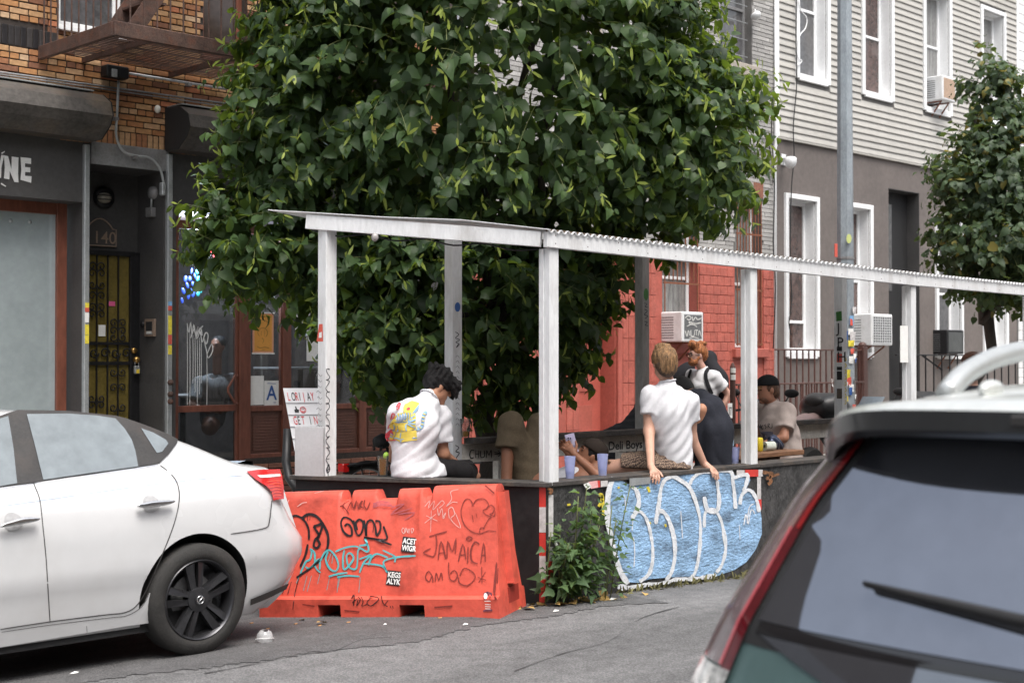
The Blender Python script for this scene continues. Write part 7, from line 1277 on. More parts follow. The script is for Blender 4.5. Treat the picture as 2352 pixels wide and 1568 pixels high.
for ch in ([[(420, 640), (445, 600), (465, 600), (440, 650), (420, 660)], [(430, 625), (455, 625)]], [[(360, 770), (375, 705), (400, 715), (400, 750), (375, 770)]], [[(335, 880), (340, 850), (350, 830)]], [[(325, 940), (300, 950), (300, 990), (325, 985), (325, 1005), (295, 1018)]]): strokes('print_letter', M_prR, per2, ch, 12, ctm, 3)
# ---------------------------------------------------------------- 3: person in navy shirt bending forward
per3 = thing('person', 'person in a dark navy shirt bent forward behind the fair-haired sitter, back turned', 'person', P(1640, 1075, 11.3)); f = nv(-rt * .7 + hf * .7); pel = P(1638, 1075, 11.35); chs = P(1632, 975, 11.35); nk = P(1592, 912, 11.55); hd = P(1562, 900, 11.6); B0 = basis(f, chs - pel)
sdf_obj('body', SK2, per3, head_prims(hd, nv(-rt - up3 * .5), nv(up3 - rt * .4), 1.) + [cap(nk, hd, .055, .055, .03), cap(pel, chs, .13, .13, .05), cap(chs, nk, .1, .06, .05), cap(P(1612, 940, 11.2), P(1600, 1030, 11.3), .05, .045), cap(P(1600, 1030, 11.3), P(1575, 1070, 11.5), .043, .03), cap(pel, pel + np.array([-.2, .15, -.25]), .1, .07)] + hand_prims(P(1575, 1070, 11.5), [-.5, .5, -.3], up3, 1.), .011, 1)
M_navy = cloth('navy_cotton', (.022, .024, .033), .15, 8); sdf_obj('shirt', M_navy, per3, [ell(P(1632, 985, 11.35), [.15, .16, .27], B0, .08), cap(P(1640, 1080, 11.3), P(1636, 990, 11.3), .135, .16, .08), cap(P(1626, 940, 11.32), P(1612, 922, 11.4), .12, .09, .06), cap(nk, P(1604, 914, 11.45), .07, .08, .04), cap(P(1618, 940, 11.25), P(1605, 1030, 11.3), .075, .07, .05), cap(P(1625, 1090, 11.3), P(1650, 1090, 11.3), .12, .12, .05)], .011, 2, fold=folds(.006, rt + up3 * .15, 24, 4.), cuts=[((0, 0, .6), [0, 0, -1])])
Bh = basis(nv(-rt - up3 * .5), nv(up3 - rt * .4)); sdf_obj('hair', M_blackhair, per3, [ell(hd + Bh @ np.array([0, -.015, .03]), [.09, .11, .1], Bh, .02), ell(hd + Bh @ np.array([0, -.07, -.02]), [.07, .05, .06], Bh, .03)], .011, 1, holes=[ell(hd + Bh @ np.array([0, .1, -.05]), [.07, .08, .07], Bh)])
# ---------------------------------------------------------------- 4: bearded passer-by with backpack
SK4 = skin('pale_skin', (.56, .32, .25)); D = 16.4; gp = P(1615, 900, D); per4 = thing('person', 'standing ginger bearded person with glasses, white tee and backpack before the salmon wall', 'person', (gp[0], gp[1], walk_z(gp[1]))); f = nv(-rt * .92 - hf * .38); pel = P(1622, 1005, D); chs = P(1618, 890, D); nk = P(1614, 848, D); hd = P(1600, 815, D - .02); sn, sf = P(1640, 866, D - .1), P(1590, 862, D + .16); B0 = basis(f, up3); gz_ = walk_z(gp[1])
eN, wN = P(1674, 905, D - .05), P(1652, 950, D - .12); eF, wF = P(1572, 915, D + .2), P(1590, 960, D + .1)
sk = head_prims(hd, f, up3, 1.0) + [cap(nk, hd - up3 * .05, .052, .054, .03), cap(pel, chs, .12, .13, .05), cap(sn, sf, .055, .055, .05), cap(sn, eN, .05, .04, .03), cap(eN, wN, .04, .027, .03), cap(sf, eF, .05, .04), cap(eF, wF, .04, .027)] + hand_prims(wN, [-.3, .3, -.6], rt, 1.) + hand_prims(wF, [-.3, .3, -.6], -rt, 1.)
for s_ in (-.1, .1): h_ = pel + B0[:, 0] * s_; sk += [cap(h_, np.array([h_[0], h_[1], .48 + gz_]) + f * .03 * s_, .085, .058), cap(np.array([h_[0], h_[1], .48 + gz_]) + f * .03 * s_, np.array([h_[0], h_[1], .08 + gz_]), .055, .04), cap(np.array([h_[0], h_[1], .05 + gz_]), np.array([h_[0], h_[1], .045 + gz_]) + f * .16, .045, .035)]
sdf_obj('body', SK4, per4, sk, .011, 1); hq = lambda a, b_, c: hd + B0 @ np.array([a, b_, c])
tee4 = sdf_obj('t_shirt', M_tee, per4, [ell(chs, [.18, .12, .2], B0, .06), cap(P(1622, 985, D), chs, .14, .15, .06), cap(sn, sf, .07, .07, .06), cap(nk - up3 * .05, nk - up3 * .012, .075, .058, .04), cap(sn, sn + (eN - sn) * .62, .07, .078, .05, (0.,)), cap(sf, sf + (eF - sf) * .6, .07, .078, .05, (0.,))], .012, 2, cuts=[(P(1622, 1015, D), [0, 0, -1])], fold=folds(.005, rt * .6 - up3 * .8, 26, .4))
collar(per4, nk + up3 * .005, nv(hd - nk), .062, M_tee)
sdf_obj('trousers', cloth('grey_trousers', (.06, .06, .065)), per4, [cap(pel, pel - up3 * .1, .14, .14, .05)] + [cap(pel + B0[:, 0] * s_, np.array([*(pel + B0[:, 0] * s_)[:2], .12 + gz_]), .1, .07, .04, (0.,)) for s_ in (-.1, .1)], .013, 2)
M_ging = hairmat('ginger_hair', (.4, .15, .055)); sdf_obj('hair', M_ging, per4, [ell(hq(0, -.03, .05), [.092, .105, .09], B0, .02), ell(hq(0, -.09, .0), [.075, .05, .08], B0, .03), ell(hq(0, .05, .11), [.07, .06, .04], B0, .03)] + [ell(hq(.06 * math.cos(k * 2.2), -.02 + .09 * math.sin(k * 1.7), .12 + .015 * (k % 3)), [.03, .03, .025], None, .02) for k in range(9)], .01, 1, holes=[ell(hq(0, .1, -.03), [.085, .08, .085], B0)], fold=lambda X, Y, Z: .004 * np.sin(X * 120) * np.sin(Y * 120) * np.sin(Z * 110))
sdf_obj('beard', M_ging, per4, [ell(hq(0, .045, -.085), [.062, .06, .05], B0, .02), cap(hq(-.066, .0, -.02), hq(-.05, .04, -.08), .018, .022, .02), cap(hq(.066, .0, -.02), hq(.05, .04, -.08), .018, .022, .02), cap(hq(-.03, .088, -.042), hq(.03, .088, -.042), .011, None, .01)], .008, 1, holes=[ell(hq(0, .1, -.062), [.022, .03, .007], B0)]); eyes(per4, hd, f, up3)
part('glasses', M_blackiron, per4, lambda b: [b.tube([Vector(hq(sg * .034 + .024 * math.cos(t), .104, .004 + .02 * math.sin(t))) for t in np.linspace(0, 6.28, 13)[:-1]], .0035, 5, closed=True) for sg in (-1, 1)] + [b.tube([Vector(hq(sg * .056, .1, .006)), Vector(hq(sg * .08, .0, .004))], .0035, 5) for sg in (-1, 1)] + [b.tube([Vector(hq(-.01, .106, .006)), Vector(hq(.01, .106, .006))], .0035, 5)])
h4 = bvh_hit(tee4); M_strap = cloth('black_nylon', (.02, .02, .024)); strokes('backpack_strap', M_strap, per4, [[(1628, 846), (1622, 858), (1623, 875), (1628, 890), (1634, 905)]], 9, lambda a, c, l=0: h4(a, c, l + .006), 4, 0.); strokes('backpack_strap', M_strap, per4, [[(1588, 850), (1584, 862), (1582, 876)]], 6, lambda a, c, l=0: h4(a, c, l + .006), 4, 0.)
bpk = thing('backpack', 'black backpack with a rounded top worn by the ginger bearded person', 'backpack', chs - f * .2); sdf_obj('bag', M_strap, bpk, [ell(chs - f * .2 + up3 * -.02, [.16, .09, .24], B0, .05), ell(P(1628, 823, D + .3), [.1, .1, .1], None, .06), cap(P(1628, 830, D + .25), chs - f * .2 + up3 * .1, .08, .1, .06), ell(P(1568, 862, D + .45), [.12, .1, .2], basis(f, up3 + rt * .8), .05)], .014, 2)
# ---------------------------------------------------------------- 5: man in the cap at the table
SK5 = skin('ruddy_skin', (.4, .19, .12)); D = 13.0; per5 = thing('person', 'person in black cap and faded beige tee seated at the plank table', 'person', P(1790, 1100, D)); f = nv(-rt * .88 - hf * .3); pel = P(1800, 1065, D + .1); chs = P(1785, 975, D + .1); nk = P(1772, 922, D + .08); hd = P(1762, 894, D + .04); sn, sf = P(1808, 945, D - .02), P(1748, 942, D + .3); eN, wN = P(1800, 1005, D - .15), P(1752, 1020, D - .15); B0 = basis(f, chs - pel + up3 * .2); Bh = basis(nv(f - up3 * .2), nv(up3 - rt * .12)); hq = lambda a, b_, c: hd + Bh @ np.array([a, b_, c])
sdf_obj('body', SK5, per5, head_prims(hd, Bh[:, 1], Bh[:, 2], 1.02) + [cap(nk, hd - up3 * .05, .056, .056, .03), cap(pel, chs, .13, .13, .05), cap(sn, sf, .055, .055, .05), cap(sn, eN, .052, .042, .03), cap(eN, wN, .042, .03, .03), cap(sf, P(1738, 1010, D + .2), .05, .042), cap(P(1738, 1010, D + .2), P(1750, 1028, D + .05), .04, .03), cap(pel, pel + np.array([-.35, -.05, -.05]), .09, .07), cap(pel + np.array([-.35, -.05, -.05]), pel + np.array([-.35, -.02, -.5]), .06, .045)] + hand_prims(wN, -rt, up3, 1., .5), .01, 1)
M_beige = cloth('faded_beige_tee', (.5, .42, .385)); tee5 = sdf_obj('t_shirt', M_beige, per5, [ell(chs, [.19, .13, .2], B0, .06), cap(P(1802, 1065, D + .1), chs, .16, .16, .07), cap(sn, sf, .075, .075, .06), cap(nk - up3 * .06, nk - up3 * .02, .08, .06, .04), cap(sn, sn + (eN - sn) * .68, .075, .088, .05, (0.,)), cap(sf, sf + np.array([0, 0, -.15]), .07, .08, .05, (0.,)), cap(P(1818, 1000, D + .1), P(1822, 1070, D + .1), .08, .09, .06)], .011, 2, fold=folds(.006, up3 + rt * .5, 24, 3.3))
collar(per5, nk - up3 * .005, nv(hd - nk), .066, M_beige)
h5 = bvh_hit(tee5); patch('print_band', mat('blue_grey_print', (.16, .16, .22), .85, var=.15), per5, [(1746, 991), (1770, 990), (1776, 991), (1777, 1006), (1760, 1010), (1746, 1014)], h5, .001, 1); patch('print_band', mat('red_grey_print', (.3, .09, .07), .85, var=.15), per5, [(1746, 1015), (1760, 1011), (1777, 1007), (1777, 1018), (1746, 1022)], h5, .001, 1); strokes('print_lettering', M_pen, per5, [[(1742, 984), (1743, 975), (1747, 983), (1748, 974)], [(1754, 976), (1750, 979), (1751, 984), (1755, 983)], [(1761, 974), (1757, 976), (1761, 980), (1758, 984)], [(1765, 983), (1765, 973), (1769, 974), (1766, 978), (1770, 982)], [(1774, 972), (1775, 981), (1771, 983)]], 1.6, h5, 2)
sdf_obj('hair', hairmat('brown_hair', (.12, .06, .035)), per5, [ell(hq(0, -.02, .01), [.083, .1, .08], Bh, .02), ell(hq(0, -.07, -.05), [.066, .045, .05], Bh, .03)], .01, 1, holes=[ell(hq(0, .1, -.03), [.1, .085, .1], Bh)]); sdf_obj('stubble', mat('stubble', (.16, .075, .045), .7, var=.2, scale=40), per5, [ell(hq(0, .04, -.085), [.058, .058, .042], Bh, .02)], .009, 1, holes=[ell(hq(0, .1, -.06), [.024, .03, .008], Bh)]); eyes(per5, hd, Bh[:, 1], Bh[:, 2])
def ballcap(parent, hq, Bh, m, mb, back=False):
    c = sdf_obj('cap', m, parent, [ell(hq(0, -.012, .05), [.092, .112, .088], Bh, .02)], .009, 1, cuts=[(hq(0, 0, .034), Bh @ np.array([0, .12, -1.]))]); sg = -1 if back else 1
    part('brim', mb, c, lambda b: b.grid([[Vector(hq(x, sg * (.085 + (.09 * t) * math.sqrt(max(0, 1 - (x / .085) ** 2))), .04 - .1 * x * x / .0085 * .085 - .02 * t)) for x in np.linspace(-.08, .08, 9)] for t in (0, .5, 1)]), True)
ballcap(per5, hq, Bh, cloth('black_cap', (.016, .017, .018)), cloth('cap_brim_tan', (.2, .11, .05)))
# ---------------------------------------------------------------- 6: person lying back on the bench with a phone
SK6 = skin('brown_skin', (.27, .12, .07)); D = 10.95; per6 = thing('person', 'person reclining on the bench in dark cap and khaki trousers holding a phone', 'person', P(1300, 1110, D)); hd = P(1357, 1044, D); hfv = nv(-rt * .9 + up3 * .38 - hf * .1); hu = nv(rt * .42 + up3 * .85); Bh = basis(hfv, hu); hq = lambda a, b_, c: hd + Bh @ np.array([a, b_, c]); nk = P(1366, 1082, D); chs = P(1330, 1112, D + .02); pel = P(1215, 1118, D + .12); kA, kB = P(1168, 968, D + .1), P(1238, 972, D + .25); aA, aB = P(1163, 1112, D - .02), P(1190, 1116, D + .1)
eN, wN = P(1376, 1094, D - .22), P(1322, 1046, D - .22); eF, wF = P(1340, 1100, D + .1), P(1308, 1044, D - .05)
sk = head_prims(hd, hfv, hu, 1.0) + [cap(nk, hd - hu * .05, .055, .055, .03), cap(pel, chs, .12, .13, .05), cap(nk, chs, .09, .13, .05), cap(P(1362, 1105, D - .18), eN, .048, .042, .03), cap(eN, wN, .042, .028, .03), cap(P(1350, 1108, D + .1), eF, .048, .04), cap(eF, wF, .04, .028), cap(pel, kA, .085, .06, .04), cap(pel, kB, .085, .06, .04), cap(kA, aA, .056, .042, .03), cap(kB, aB, .056, .042, .03), cap(aA, aA - up3 * .1 - rt * .05, .042, .038), cap(aB, aB - up3 * .1 - rt * .05, .042, .038)] + hand_prims(wN, up3 * .7 - rt * .6, -hf, 1., .5, 1) + hand_prims(wF, up3 * .7 - rt * .5, hf, 1., .5, -1)
sdf_obj('body', SK6, per6, sk, .009, 1); sdf_obj('t_shirt', M_tee, per6, [ell(chs, [.2, .13, .13], np.stack([rt, hf, up3], 1), .06), cap(P(1338, 1100, D + .05), P(1260, 1120, D + .1), .13, .13, .05), cap(P(1350, 1085, D + .05), P(1335, 1090, D + .05), .07, .1, .05)], .012, 2, fold=folds(.004, rt, 30))
M_khaki = cloth('khaki_cotton', (.13, .1, .065), .12, 8); sdf_obj('trousers', M_khaki, per6, [cap(pel, P(1176, 975, D + .1), .105, .092, .07), cap(pel, P(1240, 978, D + .25), .105, .092, .07), cap(P(1172, 972, D + .1), P(1166, 1030, D + .05), .092, .1, .05, (0.,)), cap(P(1240, 975, D + .25), P(1226, 1036, D + .2), .09, .098, .05, (0.,)), cap(P(1200, 1060, D + .2), P(1215, 1090, D + .2), .11, .11, .06)], .011, 2, fold=folds(.005, up3 + rt * .3, 28, 1.))
sdf_obj('hair', M_blackhair, per6, [ell(hq(0, -.02, .02), [.083, .1, .085], Bh, .02)], .01, 1, holes=[ell(hq(0, .1, -.03), [.1, .085, .1], Bh)]); eyes(per6, hd, hfv, hu); sdf_obj('beard', M_blackhair, per6, [ell(hq(0, .045, -.09), [.05, .05, .03], Bh, .02)], .009, 1)
ballcap(per6, hq, Bh, cloth('brown_cap', (.03, .022, .018)), cloth('tan_brim', (.2, .13, .07)), True)
ph6 = thing('mobile_phone', 'lilac phone with camera cluster held up by the reclining person', 'phone', P(1313, 1030, D - .15)); Mx = Matrix(np.stack([nv(rt * .95 + up3 * .25), hf, nv(up3 * .95 - rt * .25)], 1).tolist()); part('case', mat('lilac_case', (.5, .46, .62), .35, var=.03), ph6, lambda b: b.obox(Vector(P(1313, 1018, D - .18)), (.037, .0045, .075), Mx, .004))
cc_ = Vector(P(1308, 1007, D - .19)); part('camera_bump', mat('lilac_bump', (.42, .38, .55), .3), ph6, lambda b: b.obox(cc_, (.016, .004, .016), Mx, .003))
for dx, dz in ((-.008, .007), (-.008, -.008), (.008, 0)): part('camera_lens', M_black, ph6, lambda b: b.lathe([(.006, 0), (.006, .003), (0, .003)], 10, cc_ + Mx @ Vector((dx, -.004, dz)), (-hf).tolist()))
# ---------------------------------------------------------------- 7: woman behind the shop glass
Yw = 14.35; W_ = lambda x, y, dy=0.: np.array(onY(x, y, Yw + dy)); per7 = thing('person', 'person in a grey striped top sitting behind the sprayed glass door of the shop', 'person', W_(500, 950)); f = nv(-hf - rt * .25); hd = W_(499, 795); chs = W_(492, 895); nk = W_(499, 845); pel = W_(488, 960); B0 = basis(f, up3); SK7 = skin('deep_brown_skin', (.24, .115, .075)); sA, sB = W_(457, 880), W_(535, 872, .1); hq = lambda a, b_, c: hd + B0 @ np.array([a, b_, c])
sdf_obj('body', SK7, per7, head_prims(hd, f, up3, 1.05) + [cap(nk - up3 * .05, hd, .055, .055, .03), cap(pel, chs, .13, .13, .05), cap(sA, sB, .055, .055, .05), cap(sA, W_(440, 930, -.1), .048, .04), cap(W_(440, 930, -.1), W_(480, 945, -.25), .04, .03), cap(sB, W_(545, 930, -.05), .048, .04), cap(W_(545, 930, -.05), W_(505, 945, -.25), .04, .03), cap(pel, pel + np.array([-.1, -.1, -.1]), .12, .1)] + hand_prims(W_(505, 945, -.25), -rt, up3), .012, 1)
M_stripe = mat('striped_grey_cotton', (.16, .165, .17), .85, var=.5, scale=16, stretch=(3.5, 3.5, .12)); sdf_obj('top', M_stripe, per7, [ell(chs, [.2, .13, .19], B0, .06), cap(pel, chs, .15, .16, .06), cap(sA, sB, .078, .078, .06), cap(sA, W_(445, 920, -.08), .075, .085, .05, (0.,)), cap(sB, W_(543, 920, -.04), .075, .085, .05, (0.,))], .013, 2, holes=[cap(nk + f * .1 - up3 * .1, nk + f * .05 + up3 * .05, .045, .07)]); sdf_obj('hair', M_blackhair, per7, [ell(hq(0, -.03, .035), [.09, .105, .095], B0, .02), ell(hq(0, -.1, .06), [.05, .05, .05], B0, .03)], .012, 1, holes=[ell(hq(0, .1, -.03), [.075, .09, .09], B0)]); eyes(per7, hd, f, up3, 1.05)
# ---------------------------------------------------------------- 8: someone standing farther along, only the hair shows over the car roof
D = 15.2; gp = P(2233, 850, D); per8 = thing('person', 'person with brown hair standing behind the parked teal vehicle', 'person', (gp[0], gp[1], .1)); hd = P(2233, 836, D); f = hf; B0 = basis(f, up3); chs = hd + np.array([0, 0, -.38]); pel = hd + np.array([0, 0, -.8]); sdf_obj('body', SK1, per8, head_prims(hd, f, up3) + [cap(chs, hd - up3 * .06, .06, .055), cap(pel, chs, .13, .14), cap(chs + rt * .17, chs - rt * .17, .06, .06), cap(pel + rt * .09, np.array([*(pel + rt * .09)[:2], .14]), .09, .05), cap(pel - rt * .09, np.array([*(pel - rt * .09)[:2], .14]), .09, .05), cap(chs + rt * .19, chs + rt * .24 - up3 * .3, .045, .038), cap(chs - rt * .19, chs - rt * .24 - up3 * .3, .045, .038)], .014, 1)
sdf_obj('hair', hairmat('auburn_hair', (.14, .055, .03)), per8, [ell(hd + B0 @ np.array([0, -.02, .04]), [.12, .12, .1], B0, .02), ell(hd + B0 @ np.array([0, -.08, -.06]), [.1, .06, .12], B0, .04)], .012, 1); sdf_obj('shirt', M_navy, per8, [cap(pel, chs, .15, .16, .05), cap(chs + rt * .16, chs - rt * .16, .08, .08, .05)], .015, 1)
# ================================================================ street furniture and small things
# galvanised lamp post
lpX, lpY = onY(1942, 700, 9.6).x, 9.6; lp = thing('street_lamp_post', 'tall galvanised octagonal lamp post with torn stickers behind the shed roof', 'lamp post', (lpX, lpY, walk_z(lpY))); M_lp = mat('galvanised_pole', (.3, .335, .365), .5, .35, var=.16, scale=6, stretch=(1, 1, .4), dirt='7f8a92', dscale=5, damt=.5)
part('shaft', M_lp, lp, lambda b: b.lathe([(.16, 0), (.16, .25), (.118, .3), (.105, 3.5), (.085, 7.5), (0, 7.5)], 8, (lpX, lpY, walk_z(lpY)))); part('clamp_band', M_steel, lp, lambda b: b.lathe([(.112, 0), (.114, .02), (.112, .04)], 8, (lpX, lpY, FZ(1942, 597, lpY))))
r_ = random.Random(12); cols = [M_paper, M_red, M_bluest, M_ylw, M_paper, M_whitetape, M_blue, M_paper]
for k in range(30):
    a = R(-135) + r_.uniform(-1.1, 1.2); z = 1.0 + .045 * k + r_.uniform(-.02, .02); rr_ = .1135 + r_.uniform(0, .004); hw_ = r_.uniform(.02, .045); hh = r_.uniform(.025, .06); u = Vector((-math.sin(a), math.cos(a), 0)); c_ = Vector((lpX + rr_ * math.cos(a), lpY + rr_ * math.sin(a), z)); o_ = Vector((math.cos(a), math.sin(a), 0)) * .006
    part('sticker', cols[k % 8], lp, lambda b: b.add([c_ - u * hw_ - ZU * hh + o_ * r_.uniform(.3, 3), c_ + u * hw_ - ZU * hh + o_, c_ + u * hw_ + ZU * hh + o_ * r_.uniform(.3, 4), c_ - u * hw_ + ZU * hh + o_], [(0, 1, 2, 3)]))
for x, y, w_, h_ in ((1912, 885, 14, 16), (1918, 868, 8, 18), (1962, 890, 7, 20)): p0 = onY(x, y, lpY - .12); part('torn_paper', M_paper, lp, lambda b: b.add([p0 + Vector((-.001 * w_ * 5, -.04, 0)), p0 + Vector((.06, .02, -.03)), p0 + Vector((.05, .05, h_ * .0055)), p0 + Vector((-.02, -.02, h_ * .005))], [(0, 1, 2, 3)]))
part('sticker', mat('lime_sticker', (.5, .55, .2), .5), lp, lambda b: b.add([onY(1950 + 6 * math.cos(t), 548 + 11 * math.sin(t), lpY - .115) for t in np.linspace(0, 6.28, 13)[:-1]], [tuple(range(12))])); part('small_sign', M_red, lp, lambda b: b.box(onY(1918, 590, lpY - .05), Vector(onY(1924, 560, lpY - .05)) + Vector((0, .01, 0)), .002))
# letter board sandwich sign
sg1 = thing('letter_board_sign', 'white letter board sign reading LORIJAY GET IN in a black frame', 'sign', P(715, 1130, 10.9)); TL, TRr, BLl, BRr = [Vector(P(*q)) for q in ((650, 891, 10.95), (742, 891, 10.95), (691, 1112, 10.75), (772, 1108, 10.75))]; u_ = (TRr - TL).normalized(); v_ = (TL - BLl).normalized(); nrm = u_.cross(v_).normalized()
M_wb = mat('white_letterboard', (.74, .74, .75), .4, var=.03); q = [TL, TRr, BRr, BLl]; part('panel', M_wb, sg1, lambda b: b.add([p for p in q] + [p - nrm * .02 for p in q], [(0, 1, 2, 3), (4, 5, 6, 7), (0, 1, 5, 4), (1, 2, 6, 5), (2, 3, 7, 6), (3, 0, 4, 7)]))
H_ = (TL - BLl).length
for k in range(1, 8): part('letter_rail', mat('pale_rail', (.55, .55, .56), .4), sg1, lambda b: b.bar(TL - v_ * H_ * (.03 + .125 * k) + nrm * .006, TL - v_ * H_ * (.03 + .125 * k) + u_ * (TRr - TL).length + nrm * .006, .006, .008, nrm))
M_redlet = mat('red_letter', (.62, .04, .05), .5); M_blklet = mat('black_letter', (.015, .015, .015), .5)
def row(s, k, x0, dx, cols_, size=.098):
    for i, ch in enumerate(s):
        if ch != ' ': text(ch, M_redlet if cols_[i] == 'r' else M_blklet, sg1, TL - v_ * H_ * (.03 + .125 * k - .022) + u_ * (x0 + dx * i) + nrm * .004, u_, v_, size, 'letter', .002, .001, .42)
row('LORIJAY', 1, .022, .0305, 'rbrbrbr'); row('GET IN', 3, .035, .0315, 'rbr br'); row('     E', 6, .03, .05, '     r')
ic_ = TL - v_ * H_ * (.03 + .125 * 2 - .05) + nrm * .005; part('smiley', M_redlet, sg1, lambda b: [b.tube([ic_ + u_ * (.125 + .022 * math.cos(t)) + v_ * .024 * math.sin(t) for t in np.linspace(0, 6.28, 17)[:-1]], .003, 5, closed=True), b.tube([ic_ + u_ * (.125 + .012 * math.cos(t)) + v_ * (-.002 + .013 * math.sin(t)) for t in np.linspace(3.5, 5.9, 7)], .0025, 5), b.ell(ic_ + u_ * .118 + v_ * .008, (.004, .004, .004)), b.ell(ic_ + u_ * .132 + v_ * .008, (.004, .004, .004))])
part('thumb_up', M_blklet, sg1, lambda b: [b.prism([(.058, -.022), (.088, -.022), (.094, .0), (.08, .006), (.076, .028), (.068, .028), (.068, .004), (.058, .0)], ic_, u_, v_, nrm, .002)])
M_bplast = mat('black_plastic', (.02, .02, .021), .45, var=.15); part('frame_leg', M_bplast, sg1, lambda b: b.tube([Vector(P(661, 985, 10.9)), Vector(P(657, 1060, 10.85)), Vector(P(663, 1095, 10.8)), Vector(P(690, 1135, 10.7))], .034, 8), True); part('frame_leg', M_bplast, sg1, lambda b: b.tube([Vector(P(741, 978, 10.95)), Vector(P(745, 1060, 10.9)), Vector(P(752, 1140, 10.85))], .028, 8), True); part('sign_foot', M_bplast, sg1, lambda b: b.box(*[(c.x, c.y, z) for c, z in ((Vector(P(660, 1130, 10.6)), gz(8.6) + .0), (Vector(P(790, 1130, 11.1)), gz(8.6) + .12))], .02))
# tumblers, beer glasses
M_bluecup = mat('blue_tumbler', (.5, .55, .82), .08, var=.03, trans=.4, ior=1.3, alpha=.62); M_clear = glassmat('drinking_glass', 'f2f4f3', .02, 1.4, .9, .03); M_beer = mat('beer', (.6, .28, .03), .15, var=.05); M_lime = mat('lime', (.3, .5, .06), .4, var=.15, scale=60)
def tumbler(label, c, h=.155, r=.042):
    t = thing('plastic_tumbler', label, 'cup', c); part('cup', M_bluecup, t, lambda b: b.lathe([(0, .006), (r * .66, .006), (r * .7, 0), (r * .72, .01), (r * .98, h), (r * .92, h), (r * .68, .012), (0, .012)], 20, c), 40); part('drink', mat('water', (.12, .16, .4), .05, var=.05), t, lambda b: b.lathe([(0, .014), (r * .67, .014), (r * .74, h * .3), (0, h * .3)], 20, c), 40)
tumbler('blue plastic tumbler on the wall beside the white corner post', Vector((onY(1309, 1096, 6.72).x, 6.72, WT + .012))); tumbler('blue plastic tumbler on the wall beside the patterned shorts', Vector((onY(1384, 1092, 6.72).x, 6.72, WT + .012))); tumbler('blue plastic tumbler on the wall beside the middle white post', Vector((onY(1688, 1084, 6.75).x, 6.75, WT + .012)), .13)
def pint(label, c, fill, lime=False):
    t = thing('beer_glass', label, 'glass', c); part('glass', M_clear, t, lambda b: b.lathe([(.03, 0), (.031, .01), (.043, .15), (.041, .15), (.029, .012), (0, .012)], 22, c), 40); part('beer', M_beer, t, lambda b: b.lathe([(0, .013), (.0288, .013), (.0288 + .012 * fill, .013 + .135 * fill), (0, .013 + .135 * fill)], 22, c), 40)
    if lime: part('lime_wedge', M_lime, t, lambda b: b.ell(Vector(c) + Vector((.02, -.01, .15)), (.022, .016, .026), Matrix.Rotation(.6, 3, 'Y'), 10, 8), True)
pint('pint of amber beer with a lime wedge standing on the end wall', Cc + ED * 1.25 - EN * .06 + ZU * (WT + .013), .82, True); pint('nearly empty beer glass on the rear ledge by the grey post', Vector((onY(1069, 1004, RY - .1).x, RY - .1, 1.051)), .3)
# things on the plank table
def tpos(x, y=7.1): return Vector((onY(x, 1030, y).x, y, TZ))
c_ = tpos(1676, 7.2); wb_ = thing('water_bottle', 'clear water bottle with blue cap on the plank table', 'bottle', c_); part('bottle', M_clear, wb_, lambda b: b.lathe([(0, 0), (.034, 0), (.035, .02), (.035, .12), (.03, .15), (.014, .175), (.014, .19)], 18, c_), 40); part('bottle_cap', mat('cap_blue', (.05, .15, .45), .4), wb_, lambda b: b.lathe([(.016, .185), (.016, .205), (0, .205)], 14, c_)); part('label_band', mat('pale_blue_label', (.3, .45, .6), .5, var=.3, scale=40), wb_, lambda b: b.lathe([(.0357, .05), (.0357, .1)], 18, c_))
def card(num, label, x, y0, y1, wpx, Y=7.15):
    b0 = onY(x, y1, Y); t = thing('table_number', label, 'sign', (b0.x, Y, TZ)); hh = onY(x, y0, Y).z; ww = wpx * (b0.x + Y) * S2 / FP / S2 * .72; part('card', M_paper, t, lambda b: b.box((b0.x, Y, b0.z), (b0.x + ww, Y + .004, hh), .001)); part('stick', M_gal, t, lambda b: b.tube([(b0.x + ww / 2, Y + .006, TZ), (b0.x + ww / 2, Y + .006, b0.z + .02)], .004, 6)); part('stand_base', M_gal, t, lambda b: b.lathe([(.04, 0), (.04, .008), (0, .012)], 16, (b0.x + ww / 2, Y + .006, TZ)))
    text(num, M_blklet, t, (b0.x + ww * .1, Y - .001, b0.z + (hh - b0.z) * .2), (1, 0, 0), (0, 0, 1), (hh - b0.z) * .8, 'digits', .01, xs=ww * .75 / ((hh - b0.z) * .8 * .56 * len(num)))
card('17', 'white table number card reading 17 on a metal stick', 1672, 926, 960, 17); card('4', 'white table number card reading 4 beside the middle white post', 1733, 967, 998, 11)
c_ = tpos(1744, 7.05); yc = thing('yellow_can', 'yellow drink can standing on the plank table', 'can', c_); part('can', mat('yellow_can', (.7, .55, .04), .35, .3, var=.1), yc, lambda b: b.lathe([(0, 0), (.026, 0), (.033, .01), (.033, .105), (.027, .118), (0, .118)], 18, c_), 40)
c_ = tpos(1756, 7.05); rl_ = thing('paper_roll', 'pale paper roll lying on the plank table', 'paper roll', c_); part('roll', mat('pale_green_paper', (.5, .54, .48), .8), rl_, lambda b: b.lathe([(.015, 0), (.04, 0), (.04, .1), (.015, .1)], 18, c_ + Vector((0, 0, .04)), (1, -.3, 0)), 40)
